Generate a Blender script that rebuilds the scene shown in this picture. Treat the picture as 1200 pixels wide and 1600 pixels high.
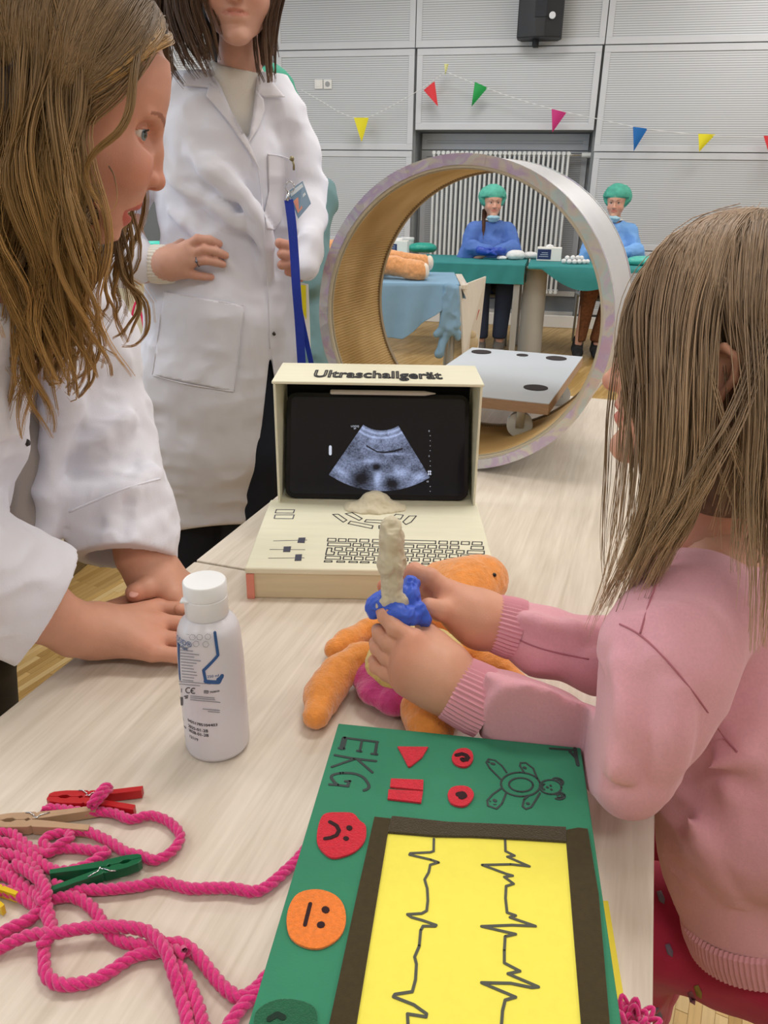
import bpy, bmesh, math, random
import numpy as np
from mathutils import Vector, Matrix
from mathutils.bvhtree import BVHTree
for _o in list(bpy.data.objects): bpy.data.objects.remove(_o)
SC = bpy.context.scene
COL = SC.collection
rnd = random.Random(7)

# ------------------------------------------------------------------ camera
PITCH = math.radians(22.9); ROLL = math.radians(.9); CF = 1200.
CAM = np.array([0, 0, 1.3])
_R0 = np.array([1., 0, 0]); _U0 = np.array([0, math.sin(PITCH), math.cos(PITCH)])
FW = np.array([0, math.cos(PITCH), -math.sin(PITCH)])
RT = _R0 * math.cos(ROLL) + _U0 * math.sin(ROLL)
UP = -_R0 * math.sin(ROLL) + _U0 * math.cos(ROLL)
cam_d = bpy.data.cameras.new('camera'); cam_d.sensor_fit = 'VERTICAL'; cam_d.sensor_height = 36
cam_d.lens = 36 * CF / 1600; cam_d.clip_start = .02; cam_d.clip_end = 60
cam = bpy.data.objects.new('camera', cam_d); COL.objects.link(cam)
M = Matrix(((RT[0], UP[0], -FW[0], 0), (RT[1], UP[1], -FW[1], 0), (RT[2], UP[2], -FW[2], 1.3), (0, 0, 0, 1)))
cam.matrix_world = M
SC.camera = cam
def ray(px, py): return FW + RT * ((px - 600) / CF) + UP * ((800 - py) / CF)
def at(px, py, d): return CAM + ray(px, py) * d
def atz(px, py, z):
    r = ray(px, py); return CAM + r * ((z - CAM[2]) / r[2])
def aty(px, py, y):
    r = ray(px, py); return CAM + r * (y / r[1])

# ------------------------------------------------------------------ world, exposure, lights
SC.view_settings.view_transform = 'Standard'; SC.view_settings.look = 'None'
SC.view_settings.gamma = 1; SC.view_settings.use_curve_mapping = False
SC.view_settings.exposure = 0.0
W = bpy.data.worlds.new('sky'); SC.world = W; W.use_nodes = True
_bg = W.node_tree.nodes['Background']; _bg.inputs[0].default_value = (.28, .60, .95, 1); _bg.inputs[1].default_value = 1.0
def area(name, loc, direction, sx, sy, power, color):
    l = bpy.data.lights.new(name, 'AREA'); l.shape = 'RECTANGLE'; l.size = sx; l.size_y = sy
    l.energy = power; l.color = color
    o = bpy.data.objects.new(name, l); COL.objects.link(o); o.location = loc
    o.rotation_euler = Vector(direction).to_track_quat('-Z', 'Y').to_euler()
    return o
CEIL = 3.5
LAMPS = [(x, y) for y in (-1.2, 1.5, 4.2, 6.6) for x in (-2.4, 0.4, 3.2)]
for _x, _y in LAMPS:
    area('ceiling_lamp_light', (_x, _y, CEIL - .1), (0, 0, -1), 1.2, .5, 17 if _y < 0 else 24, (1, .96, .92))
area('window_daylight', (-4.3, 3.0, 2.0), (1, -.05, -.12), 6.0, 1.8, 64, (.84, .92, 1))
area('right_side_light', (4.8, 1.6, 2.0), (-1, 0, -.12), 4.0, 1.6, 18, (.92, .95, 1))  # soft area light by the right wall, which is built without a window

# ------------------------------------------------------------------ materials
def lin(c):
    if isinstance(c, str): c = [int(c[i:i + 2], 16) / 255 for i in (0, 2, 4)]
    return tuple((v / 12.92 if v <= .04045 else ((v + .055) / 1.055) ** 2.4) for v in c[:3]) + (1,)
MATS = {}
def mat(name, color='808080', rough=.5, metal=0., var=0., vscale=20., stretch=(1, 1, 1), bump=0., bscale=60., bstretch=None,
        sheen=0., sss=0., coat=0., vcol=False, alpha=1., trans=0., emit=None, estr=0., spec=.5, ior=1.45):
    if name in MATS: return MATS[name]
    m = bpy.data.materials.new(name); m.use_nodes = True; nt = m.node_tree; N = nt.nodes; L = nt.links
    b = N['Principled BSDF']; b.inputs['Roughness'].default_value = rough; b.inputs['Metallic'].default_value = metal
    b.inputs['Specular IOR Level'].default_value = spec; b.inputs['IOR'].default_value = ior
    c = lin(color); b.inputs['Base Color'].default_value = c
    tc = N.new('ShaderNodeTexCoord')
    out = None
    if vcol:
        a = N.new('ShaderNodeAttribute'); a.attribute_name = 'Col'; out = a.outputs['Color']
        if not vcol == 'only':
            mx = N.new('ShaderNodeMix'); mx.data_type = 'RGBA'; mx.blend_type = 'MULTIPLY'; mx.inputs[0].default_value = 1
            mx.inputs[6].default_value = c; L.new(out, mx.inputs[7]); out = mx.outputs[2]
    if var:
        mp = N.new('ShaderNodeMapping'); mp.inputs['Scale'].default_value = stretch; L.new(tc.outputs['Object'], mp.inputs[0])
        n = N.new('ShaderNodeTexNoise'); n.inputs['Scale'].default_value = vscale; n.inputs['Detail'].default_value = 5
        L.new(mp.outputs[0], n.inputs['Vector'])
        mr = N.new('ShaderNodeMapRange'); mr.inputs[1].default_value = .3; mr.inputs[2].default_value = .7
        mr.inputs[3].default_value = 1 - var; mr.inputs[4].default_value = 1 + var * .6; L.new(n.outputs[0], mr.inputs[0])
        mx = N.new('ShaderNodeMix'); mx.data_type = 'RGBA'; mx.blend_type = 'MULTIPLY'; mx.inputs[0].default_value = 1
        if out is None: mx.inputs[6].default_value = c
        else: L.new(out, mx.inputs[6])
        L.new(mr.outputs[0], mx.inputs[7]); out = mx.outputs[2]
    if out is not None: L.new(out, b.inputs['Base Color'])
    if bump:
        mp = N.new('ShaderNodeMapping'); mp.inputs['Scale'].default_value = bstretch or (1, 1, 1); L.new(tc.outputs['Object'], mp.inputs[0])
        n = N.new('ShaderNodeTexNoise'); n.inputs['Scale'].default_value = bscale; n.inputs['Detail'].default_value = 4
        L.new(mp.outputs[0], n.inputs['Vector'])
        bp = N.new('ShaderNodeBump'); bp.inputs['Strength'].default_value = bump; bp.inputs['Distance'].default_value = .002
        L.new(n.outputs[0], bp.inputs['Height']); L.new(bp.outputs[0], b.inputs['Normal'])
    if sheen: b.inputs['Sheen Weight'].default_value = sheen; b.inputs['Sheen Roughness'].default_value = .5
    if sss:
        b.inputs['Subsurface Weight'].default_value = sss; b.inputs['Subsurface Radius'].default_value = (1, .35, .2)
        b.inputs['Subsurface Scale'].default_value = .006
    if coat: b.inputs['Coat Weight'].default_value = coat; b.inputs['Coat Roughness'].default_value = .1
    if trans: b.inputs['Transmission Weight'].default_value = trans
    if alpha < 1: b.inputs['Alpha'].default_value = alpha
    if emit: b.inputs['Emission Color'].default_value = lin(emit); b.inputs['Emission Strength'].default_value = estr
    MATS[name] = m; return m

# ------------------------------------------------------------------ mesh building
ORG = {}
def link_mesh(name, V, faces, material, parent=None, smooth=True, cols=None, origin=None, sharp=None):
    """V (n,3) world coordinates; faces: list of lists or int array (m,k). Becomes one mesh object."""
    V = np.asarray(V, dtype=np.float64).reshape(-1, 3)
    if origin is None:
        if parent is not None: origin = ORG[parent.name]
        else: origin = np.array([V[:, 0].mean(), V[:, 1].mean(), V[:, 2].min()])
    origin = np.asarray(origin, dtype=float)
    me = bpy.data.meshes.new(name)
    if isinstance(faces, np.ndarray):
        k = faces.shape[1]; tot = faces.shape[0]; flat = faces.ravel().astype(np.int32)
        starts = np.arange(tot, dtype=np.int32) * k
    else:
        flat = np.array([i for f in faces for i in f], dtype=np.int32); tot = len(faces)
        ln = np.array([len(f) for f in faces], dtype=np.int32); starts = np.concatenate([[0], np.cumsum(ln)[:-1]]).astype(np.int32) if tot else ln
    me.vertices.add(len(V)); me.vertices.foreach_set('co', (V - origin).astype(np.float32).ravel())
    me.loops.add(len(flat)); me.loops.foreach_set('vertex_index', flat)
    me.polygons.add(tot); me.polygons.foreach_set('loop_start', starts)
    me.update(calc_edges=True)
    me.polygons.foreach_set('use_smooth', np.full(tot, bool(smooth)))
    if cols is not None:
        a = me.color_attributes.new('Col', 'FLOAT_COLOR', 'POINT')
        c = np.ones((len(V), 4), dtype=np.float32); c[:, :3] = cols
        a.data.foreach_set('color', c.ravel())
    mm = material if isinstance(material, (list, tuple)) else [material]
    for m in mm: me.materials.append(m)
    o = bpy.data.objects.new(name, me); COL.objects.link(o)
    if parent is not None:
        o.parent = parent; o.location = origin - ORG[parent.name]
    else: o.location = origin
    ORG[o.name] = origin
    if sharp: auto_smooth(o, sharp)
    return o
def auto_smooth(o, deg=35):
    me = o.data
    bm = bmesh.new(); bm.from_mesh(me)
    a = math.radians(deg)
    for e in bm.edges:
        e.smooth = not (len(e.link_faces) == 2 and e.calc_face_angle(0) > a)
    bm.to_mesh(me); bm.free()
def tag(o, label=None, cat=None, group=None, kind=None):
    if label: o['label'] = label
    if cat: o['category'] = cat
    if group: o['group'] = group
    if kind: o['kind'] = kind
    return o
def thing(name, label, cat, loc, group=None):
    o = bpy.data.objects.new(name, None); o.empty_display_size = .02; COL.objects.link(o); o.location = tuple(loc)
    ORG[o.name] = np.asarray(loc, dtype=float)
    return tag(o, label, cat, group)

def frame(o, x, y=None, z=None):
    """4x4-like placement: columns x,y,z and origin o."""
    x = np.asarray(x, float); x = x / np.linalg.norm(x)
    if z is None: z = np.cross(x, y)
    z = np.asarray(z, float); z = z - x * (x @ z); z = z / np.linalg.norm(z); y = np.cross(z, x)
    return (np.asarray(o, float), np.array([x, y, z]))
def zrot(o, deg):
    a = math.radians(deg); return (np.asarray(o, float), np.array([[math.cos(a), math.sin(a), 0], [-math.sin(a), math.cos(a), 0], [0, 0, 1.]]))
def put(fr, P):
    P = np.asarray(P, float).reshape(-1, 3)
    return P if fr is None else fr[0] + P @ fr[1]

class MB:
    def __init__(s, fr=None): s.V = []; s.F = []; s.n = 0; s.fr = fr
    def add(s, V, F, fr=False):
        V = put(s.fr if fr is False else fr, V); s.V.append(V); s.F += [[i + s.n for i in f] for f in F]; s.n += len(V); return s
    def box(s, c, size, bevel=0., fr=False, seg=2):
        bm = bmesh.new(); bmesh.ops.create_cube(bm, size=1)
        for v in bm.verts: v.co = Vector((v.co.x * size[0], v.co.y * size[1], v.co.z * size[2]))
        if bevel: bmesh.ops.bevel(bm, geom=list(bm.edges), offset=bevel, segments=seg, profile=.5, affect='EDGES')
        for v in bm.verts: v.co += Vector(c)
        bm.verts.index_update()
        V = [tuple(v.co) for v in bm.verts]; F = [[v.index for v in f.verts] for f in bm.faces]; bm.free()
        return s.add(V, F, fr)
    def tube(s, P, r, n=10, cap=True, fr=False, flat=1., closed=False):
        P = put(s.fr if fr is False else fr, P); m = len(P)
        r = np.full(m, r) if np.isscalar(r) else np.asarray(r, float)
        V, F = tube_arrays(P, r, n, flat, closed)
        F = F.tolist()
        if cap and not closed:
            F.append(list(range(n))[::-1]); F.append([(m - 1) * n + i for i in range(n)])
        s.V.append(V); s.F += [[i + s.n for i in f] for f in F]; s.n += len(V); return s
    def prism(s, poly, z0, z1, fr=False, bevel=0.):
        """poly in local xy, extruded from z0 to z1"""
        n = len(poly)
        if bevel:
            bm = bmesh.new(); vs = [bm.verts.new((x, y, z0)) for x, y in poly]; f = bm.faces.new(vs)
            r = bmesh.ops.extrude_face_region(bm, geom=[f]); 
            for v in [g for g in r['geom'] if isinstance(g, bmesh.types.BMVert)]: v.co.z = z1
            bmesh.ops.recalc_face_normals(bm, faces=bm.faces)
            bmesh.ops.bevel(bm, geom=list(bm.edges), offset=bevel, segments=2, profile=.5, affect='EDGES')
            bm.verts.index_update(); V = [tuple(v.co) for v in bm.verts]; F = [[v.index for v in f.verts] for f in bm.faces]; bm.free()
            return s.add(V, F, fr)
        V = [(x, y, z0) for x, y in poly] + [(x, y, z1) for x, y in poly]
        F = [list(range(n))[::-1], list(range(n, 2 * n))] + [[i, (i + 1) % n, n + (i + 1) % n, n + i] for i in range(n)]
        return s.add(V, F, fr)
    def lathe(s, prof, n=40, fr=False, cap=True, sx=1., sy=1.):
        V = []; F = []
        for r, z in prof:
            for k in range(n): a = 2 * math.pi * k / n; V.append((r * math.cos(a) * sx, r * math.sin(a) * sy, z))
        for i in range(len(prof) - 1):
            for k in range(n): F.append([i * n + k, i * n + (k + 1) % n, (i + 1) * n + (k + 1) % n, (i + 1) * n + k])
        if cap: F.append(list(range(n))[::-1]); F.append([(len(prof) - 1) * n + k for k in range(n)])
        return s.add(V, F, fr)
    def ball(s, c, r, fr=False, u=16, v=10):
        V = []; F = []; r = (r, r, r) if np.isscalar(r) else r
        for i in range(v + 1):
            t = math.pi * i / v
            for k in range(u): a = 2 * math.pi * k / u; V.append((c[0] + r[0] * math.sin(t) * math.cos(a), c[1] + r[1] * math.sin(t) * math.sin(a), c[2] + r[2] * math.cos(t)))
        for i in range(v):
            for k in range(u): F.append([i * u + k, (i + 1) * u + k, (i + 1) * u + (k + 1) % u, i * u + (k + 1) % u])
        return s.add(V, F, fr)
    def grid(s, P):
        """P (a,b,3) world points -> sheet"""
        a, b = P.shape[:2]; F = [[i * b + j, i * b + j + 1, (i + 1) * b + j + 1, (i + 1) * b + j] for i in range(a - 1) for j in range(b - 1)]
        return s.add(P.reshape(-1, 3), F, None)
    def build(s, name, material, parent=None, smooth=False, sharp=None, origin=None, cols=None):
        return link_mesh(name, np.concatenate(s.V), s.F, material, parent, smooth or bool(sharp), cols, origin, sharp)

def tube_arrays(P, r, n, flat=1., closed=False):
    P = np.asarray(P, float); m = len(P)
    T = np.gradient(P, axis=0); 
    if closed: T = np.roll(P, -1, 0) - np.roll(P, 1, 0)
    T /= np.linalg.norm(T, axis=1)[:, None] + 1e-12
    N = np.zeros_like(P); ref = np.array([0, 0, 1.]) if abs(T[0][2]) < .9 else np.array([1., 0, 0])
    v = ref - T[0] * (T[0] @ ref); N[0] = v / np.linalg.norm(v)
    for i in range(1, m):
        v = N[i - 1] - T[i] * (T[i] @ N[i - 1]); l = np.linalg.norm(v); N[i] = v / l if l > 1e-9 else N[i - 1]
    B = np.cross(T, N)
    a = np.arange(n) * 2 * math.pi / n
    V = P[:, None, :] + (N[:, None, :] * np.cos(a)[None, :, None] * flat + B[:, None, :] * np.sin(a)[None, :, None]) * np.asarray(r)[:, None, None]
    i = np.arange(m if closed else m - 1)[:, None]; k = np.arange(n)[None, :]; k2 = (k + 1) % n; i2 = (i + 1) % m
    F = np.stack([i * n + k, i * n + k2, i2 * n + k2, i2 * n + k], axis=-1).reshape(-1, 4)
    return V.reshape(-1, 3), F
def spline(P, n=8, closed=False):
    """Catmull-Rom through points"""
    P = np.asarray(P, float); m = len(P); out = []
    for i in range(m if closed else m - 1):
        if closed: p0, p1, p2, p3 = P[(i - 1) % m], P[i], P[(i + 1) % m], P[(i + 2) % m]
        else: p0, p1, p2, p3 = P[max(i - 1, 0)], P[i], P[i + 1], P[min(i + 2, m - 1)]
        for t in np.arange(n) / n:
            out.append(.5 * ((2 * p1) + (p2 - p0) * t + (2 * p0 - 5 * p1 + 4 * p2 - p3) * t * t + (3 * p1 - p0 - 3 * p2 + p3) * t ** 3))
    if not closed: out.append(P[-1])
    return np.array(out)

# numpy value noise
_rs = np.random.RandomState(3); _PT = _rs.rand(64, 64, 64).astype(np.float32)
def vnoise(X, Y, Z):
    xi = np.floor(X).astype(int); yi = np.floor(Y).astype(int); zi = np.floor(Z).astype(int)
    fx = X - xi; fy = Y - yi; fz = Z - zi
    fx = fx * fx * (3 - 2 * fx); fy = fy * fy * (3 - 2 * fy); fz = fz * fz * (3 - 2 * fz); r = 0
    for a in (0, 1):
        for b in (0, 1):
            for c in (0, 1):
                w = (fx if a else 1 - fx) * (fy if b else 1 - fy) * (fz if c else 1 - fz)
                r = r + w * _PT[(xi + a) & 63, (yi + b) & 63, (zi + c) & 63]
    return r * 2 - 1

class SDF:
    """implicit body: round cones and ellipsoids blended smoothly, meshed with surface nets"""
    def __init__(s, lo, hi, h):
        s.lo = np.asarray(lo, float); s.h = h; s.n = np.ceil((np.asarray(hi, float) - s.lo) / h).astype(int) + 1
        s.G = np.full(s.n, .1, dtype=np.float32)
    def sub(s, lo, hi):
        i0 = np.clip(np.floor((np.asarray(lo) - s.lo) / s.h).astype(int), 0, s.n); i1 = np.clip(np.ceil((np.asarray(hi) - s.lo) / s.h).astype(int) + 1, 0, s.n)
        if (i1 <= i0).any(): return None
        sl = tuple(slice(a, b) for a, b in zip(i0, i1))
        X, Y, Z = [(s.lo[k] + s.h * np.arange(i0[k], i1[k])).astype(np.float32) for k in range(3)]
        return sl, X[:, None, None], Y[None, :, None], Z[None, None, :]
    def comb(s, sl, d, k, cut=False):
        g = s.G[sl]
        if cut:
            d = -d
            if k: q = np.clip(.5 - .5 * (g - d) / k, 0, 1); s.G[sl] = g * (1 - q) + d * q + k * q * (1 - q)
            else: s.G[sl] = np.maximum(g, d)
        elif k: q = np.clip(.5 + .5 * (g - d) / k, 0, 1); s.G[sl] = g * (1 - q) + d * q - k * q * (1 - q)
        else: s.G[sl] = np.minimum(g, d)
    def cone(s, a, b, ra, rb, k=.01, cut=False, mask=None, flat=None):
        a = np.asarray(a, float); b = np.asarray(b, float); pad = max(ra, rb) + k * 2 + s.h * 2
        r = s.sub(np.minimum(a, b) - pad, np.maximum(a, b) + pad)
        if r is None: return s
        sl, X, Y, Z = r; ab = b - a; L2 = max(ab @ ab, 1e-12)
        dx, dy, dz = X - a[0], Y - a[1], Z - a[2]
        t = np.clip((dx * ab[0] + dy * ab[1] + dz * ab[2]) / L2, 0, 1)
        ex, ey, ez = dx - t * ab[0], dy - t * ab[1], dz - t * ab[2]
        if flat is not None:   # (direction, factor): thickness along direction scaled by factor (<1 thinner)
            n, f = np.asarray(flat[0], float), flat[1]; n = n / np.linalg.norm(n)
            c = (ex * n[0] + ey * n[1] + ez * n[2]); g = (1 / f - 1)
            ex = ex + c * g * n[0]; ey = ey + c * g * n[1]; ez = ez + c * g * n[2]
        d = np.sqrt(ex * ex + ey * ey + ez * ez) - (ra + (rb - ra) * t)
        if mask is not None: d = np.maximum(d, mask(X, Y, Z))
        s.comb(sl, d, k, cut); return s
    def chain(s, P, R, k=.006, **kw):
        for i in range(len(P) - 1): s.cone(P[i], P[i + 1], R[i], R[i + 1], k, **kw)
        return s
    def ell(s, c, r, axes=None, k=.01, cut=False, mask=None):
        c = np.asarray(c, float); m = max(r) + 2 * k + 2 * s.h
        q = s.sub(c - m, c + m)
        if q is None: return s
        sl, X, Y, Z = q; dx, dy, dz = X - c[0], Y - c[1], Z - c[2]
        A = np.eye(3) if axes is None else np.asarray(axes, float)
        u = [(dx * A[i][0] + dy * A[i][1] + dz * A[i][2]) / r[i] for i in range(3)]
        k0 = np.sqrt(u[0] ** 2 + u[1] ** 2 + u[2] ** 2); k1 = np.sqrt((u[0] / r[0]) ** 2 + (u[1] / r[1]) ** 2 + (u[2] / r[2]) ** 2)
        d = k0 * (k0 - 1) / np.maximum(k1, 1e-6)
        d = np.where(k0 < 1e-3, -min(r), d)
        if mask is not None: d = np.maximum(d, mask(X, Y, Z))
        s.comb(sl, d.astype(np.float32), k, cut); return s
    def fn(s, lo, hi, f, k=.0, cut=False):
        q = s.sub(lo, hi)
        if q is None: return s
        sl, X, Y, Z = q; s.comb(sl, f(X, Y, Z).astype(np.float32), k, cut); return s
    def plane_cut(s, p, n, k=0):
        """remove everything on the side n points to"""
        n = np.asarray(n, float); n = n / np.linalg.norm(n); p = np.asarray(p, float)
        return s.fn(s.lo, s.lo + s.n * s.h, lambda X, Y, Z: -((X - p[0]) * n[0] + (Y - p[1]) * n[1] + (Z - p[2]) * n[2]), k, True)
    def disp(s, f):
        q = s.sub(s.lo, s.lo + s.n * s.h); sl, X, Y, Z = q; s.G[sl] = s.G[sl] + f(X, Y, Z); return s
    def mesh(s):
        G = s.G; G = np.pad(G, 1, constant_values=.1); n = np.array(G.shape); lo = s.lo - s.h
        ins = G < 0
        c = np.zeros(n - 1, dtype=np.int8)
        for a in (0, 1):
            for b in (0, 1):
                for d in (0, 1): c += ins[a:n[0] - 1 + a, b:n[1] - 1 + b, d:n[2] - 1 + d]
        act = (c > 0) & (c < 8); idx = np.argwhere(act); nv = len(idx)
        num = np.full(n - 1, -1, dtype=np.int32); num[act] = np.arange(nv)
        acc = np.zeros((nv, 3)); cnt = np.zeros(nv)
        C = [(a, b, d) for a in (0, 1) for b in (0, 1) for d in (0, 1)]
        val = {q: G[idx[:, 0] + q[0], idx[:, 1] + q[1], idx[:, 2] + q[2]] for q in C}
        for q in C:
            for ax in range(3):
                if q[ax] == 0:
                    w = list(q); w[ax] = 1; w = tuple(w); v0 = val[q]; v1 = val[w]; m = (v0 < 0) != (v1 < 0)
                    t = v0[m] / (v0[m] - v1[m]); p = np.tile(np.array(q, float), (m.sum(), 1)); p[:, ax] = t
                    acc[m] += p; cnt[m] += 1
        V = lo + s.h * (idx + acc / cnt[:, None])
        F = []
        for ax in range(3):
            u, v = (ax + 1) % 3, (ax + 2) % 3
            sl0 = [slice(1, -1)] * 3; sl1 = [slice(1, -1)] * 3; sl0[ax] = slice(0, n[ax] - 1); sl1[ax] = slice(1, n[ax])
            a = ins[tuple(sl0)]; b = ins[tuple(sl1)]; e = np.argwhere(a != b)
            off = np.ones(3, int); off[ax] = 0; e = e + off; sign = ins[e[:, 0], e[:, 1], e[:, 2]]
            def g(du, dv):
                k = e.copy(); k[:, u] -= du; k[:, v] -= dv; return num[k[:, 0], k[:, 1], k[:, 2]]
            Q = np.stack([g(1, 1), g(0, 1), g(0, 0), g(1, 0)], axis=1); Q[~sign] = Q[~sign][:, ::-1]
            F.append(Q[(Q >= 0).all(axis=1)])
        return V, np.concatenate(F)
def relax(V, F, it=2, w=.5):
    e = np.concatenate([F[:, [0, 1]], F[:, [1, 2]], F[:, [2, 3]], F[:, [3, 0]]]); n = len(V)
    for _ in range(it):
        S = np.zeros_like(V); c = np.zeros(n)
        for k in range(3):
            S[:, k] = np.bincount(e[:, 0], V[e[:, 1], k], n) + np.bincount(e[:, 1], V[e[:, 0], k], n)
        c = np.bincount(e[:, 0], minlength=n) + np.bincount(e[:, 1], minlength=n)
        V = V + (S / np.maximum(c, 1)[:, None] - V) * w
    return V
def normals(V, F):
    a = V[F[:, 2]] - V[F[:, 0]]; b = V[F[:, 3]] - V[F[:, 1]]; nn = np.cross(a, b); N = np.zeros_like(V)
    for k in range(4):
        for c in range(3): N[:, c] += np.bincount(F[:, k], nn[:, c], len(V))
    return N / (np.linalg.norm(N, axis=1)[:, None] + 1e-12)

def text_mesh(s, size=1., outline=0., ext=0.):
    """(verts, faces) of a word, local xy, left aligned"""
    cu = bpy.data.curves.new('word', 'FONT'); cu.body = s; cu.size = size; cu.resolution_u = 3
    if outline: cu.fill_mode = 'NONE'; cu.bevel_depth = outline; cu.bevel_resolution = 0
    o = bpy.data.objects.new('word', cu); COL.objects.link(o)
    dg = bpy.context.evaluated_depsgraph_get(); ev = o.evaluated_get(dg); me = ev.to_mesh()
    V = np.array([tuple(v.co) for v in me.vertices]).reshape(-1, 3); F = [list(p.vertices) for p in me.polygons]
    ev.to_mesh_clear(); bpy.data.objects.remove(o); bpy.data.curves.remove(cu)
    return V, F
def stroke(mb, pts, w, mapf, h=.0004):
    """flat marker line: pts (n,2) local, mapf maps (n,3) local -> world"""
    P = np.asarray(pts, float); T = np.gradient(P, axis=0); T /= np.linalg.norm(T, axis=1)[:, None] + 1e-12
    N = np.stack([-T[:, 1], T[:, 0]], 1) * w / 2; n = len(P); z = np.full((n, 1), h); z0 = np.zeros((n, 1))
    Q = np.concatenate([np.hstack([P + N, z0]), np.hstack([P + N, z]), np.hstack([P - N, z]), np.hstack([P - N, z0])])
    F = []
    for i in range(n - 1):
        for a in range(3): F.append([a * n + i, a * n + i + 1, (a + 1) * n + i + 1, (a + 1) * n + i])
    F += [[0, n, 2 * n, 3 * n], [n - 1, 4 * n - 1, 3 * n - 1, 2 * n - 1]]
    mb.add(mapf(Q), F, None)
# ================================================================== SETTING
ta = math.radians(18); TY = np.array([math.sin(ta), math.cos(ta), 0]); TX = np.array([math.cos(ta), -math.sin(ta), 0])
def tpt(x, y, z): return TX * x + TY * y + np.array([0, 0, z])
m_wall = mat('painted_panel', 'C9CDD3', .55, var=.03, vscale=3)
def striped(name, col, dark, pitch, duty=.4, dots=False):
    m = mat(name, col, .6); N = m.node_tree.nodes; L = m.node_tree.links; b = N['Principled BSDF']
    tc = N.new('ShaderNodeTexCoord'); sp = N.new('ShaderNodeSeparateXYZ'); L.new(tc.outputs['Object'], sp.inputs[0])
    def saw(sock, p):
        a = N.new('ShaderNodeMath'); a.operation = 'MULTIPLY'; a.inputs[1].default_value = 1 / p; L.new(sock, a.inputs[0])
        f = N.new('ShaderNodeMath'); f.operation = 'FRACT'; L.new(a.outputs[0], f.inputs[0])
        g = N.new('ShaderNodeMath'); g.operation = 'LESS_THAN'; g.inputs[1].default_value = duty; L.new(f.outputs[0], g.inputs[0]); return g.outputs[0]
    o = saw(sp.outputs[2], pitch)
    if dots:
        q = saw(sp.outputs[0], pitch * 1.6); k = N.new('ShaderNodeMath'); k.operation = 'MULTIPLY'; L.new(o, k.inputs[0]); L.new(q, k.inputs[1]); o = k.outputs[0]
    mx = N.new('ShaderNodeMix'); mx.data_type = 'RGBA'; mx.inputs[6].default_value = lin(col); mx.inputs[7].default_value = lin(dark); L.new(o, mx.inputs[0]); L.new(mx.outputs[2], b.inputs['Base Color'])
    return m
m_perf = striped('slotted_panel', 'CBCFD4', '9EA3A9', .0185, .38)
m_joint = mat('joint_grey', '8E9295', .9)  # even grey of the wall body, showing in the joints between panels
m_floorbase = mat('floor_joint', '7A6238', .8)

# floor: parquet board with strips
def parquet():
    m = mat('parquet', 'C7A468', .38); N = m.node_tree.nodes; L = m.node_tree.links; b = N['Principled BSDF']
    tc = N.new('ShaderNodeTexCoord'); mp = N.new('ShaderNodeMapping'); mp.inputs['Rotation'].default_value = (0, 0, math.radians(-64)); L.new(tc.outputs['Object'], mp.inputs[0])
    br = N.new('ShaderNodeTexBrick'); br.inputs['Scale'].default_value = 1; br.inputs['Brick Width'].default_value = .26; br.inputs['Row Height'].default_value = .021
    br.inputs['Mortar Size'].default_value = .0006; br.inputs['Color1'].default_value = lin('D0AE72'); br.inputs['Color2'].default_value = lin('B08C4E'); br.inputs['Mortar'].default_value = lin('8F7040')
    L.new(mp.outputs[0], br.inputs['Vector'])
    n = N.new('ShaderNodeTexNoise'); n.inputs['Scale'].default_value = 1.3; L.new(tc.outputs['Object'], n.inputs['Vector'])
    mx = N.new('ShaderNodeMix'); mx.data_type = 'RGBA'; mx.blend_type = 'MULTIPLY'; mx.inputs[0].default_value = .35; L.new(br.outputs[0], mx.inputs[6]); L.new(n.outputs[0], mx.inputs[7])
    L.new(mx.outputs[2], b.inputs['Base Color']); return m
fl = MB(); fl.box((.2, 2.3, -.0512), (9.6, 13.4, .1)); floor = fl.build('floor', parquet(), origin=(0, 0, 0)); tag(floor, kind='structure')
# strips near the camera
m_st = [mat('floor_strip_wood_%s' % n, c, .36, var=.10, vscale=14, stretch=(1, 12, 12)) for n, c in (('light', 'D8B87C'), ('mid', 'C6A365'), ('dark', 'B79355'), ('pale', 'DFC48E'))]
fa = math.radians(26); FY = np.array([math.sin(fa), math.cos(fa), 0]); FX = np.array([math.cos(fa), -math.sin(fa), 0])
SW, SL = .021, .26; strips = []
for i in range(-90, 110):
    off = ((i * 37) % 11) / 11 * SL
    for j in range(-6, 16):
        c = FX * (i * SW) + FY * (j * SL + off)
        d = c - CAM; dep = d @ FW
        if dep < .3: continue
        px = 600 + CF * (d @ RT) / dep; py = 800 - CF * (d @ UP) / dep
        if (-60 < px < 360 and 800 < py < 1190 and c[1] < 2.7) or (995 < px < 1290 and 1230 < py < 1720): strips.append((dep, c))
strips.sort(key=lambda t: t[0])
sb = MB(); sb.box((0, 0, 0), (SL - .0012, SW - .0009, .005)); _sm = None
_first = {}
stuffm = MB()
for k, (dep, c) in enumerate(strips):
    if k < 300:
        mi = rnd.randrange(4)
        if mi not in _first:
            o = MB(); o.box((0, 0, 0), (SL - .0012, SW - .0009, .005)); o = o.build('floor_strip', m_st[mi], floor, origin=(0, 0, 0)); _first[mi] = o
        else:
            o = _first[mi].copy(); COL.objects.link(o)
        o.parent = floor; o.location = (c[0], c[1], -.0027); o.rotation_euler = (0, 0, math.pi / 2 - fa)
    else:
        stuffm.box((0, 0, 0), (SL - .0012, SW - .0009, .005), fr=frame((c[0], c[1], -.0027), FY, z=(0, 0, 1)))
if stuffm.n: tag(stuffm.build('floor_strips', m_st[1], floor), kind='stuff')

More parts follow.
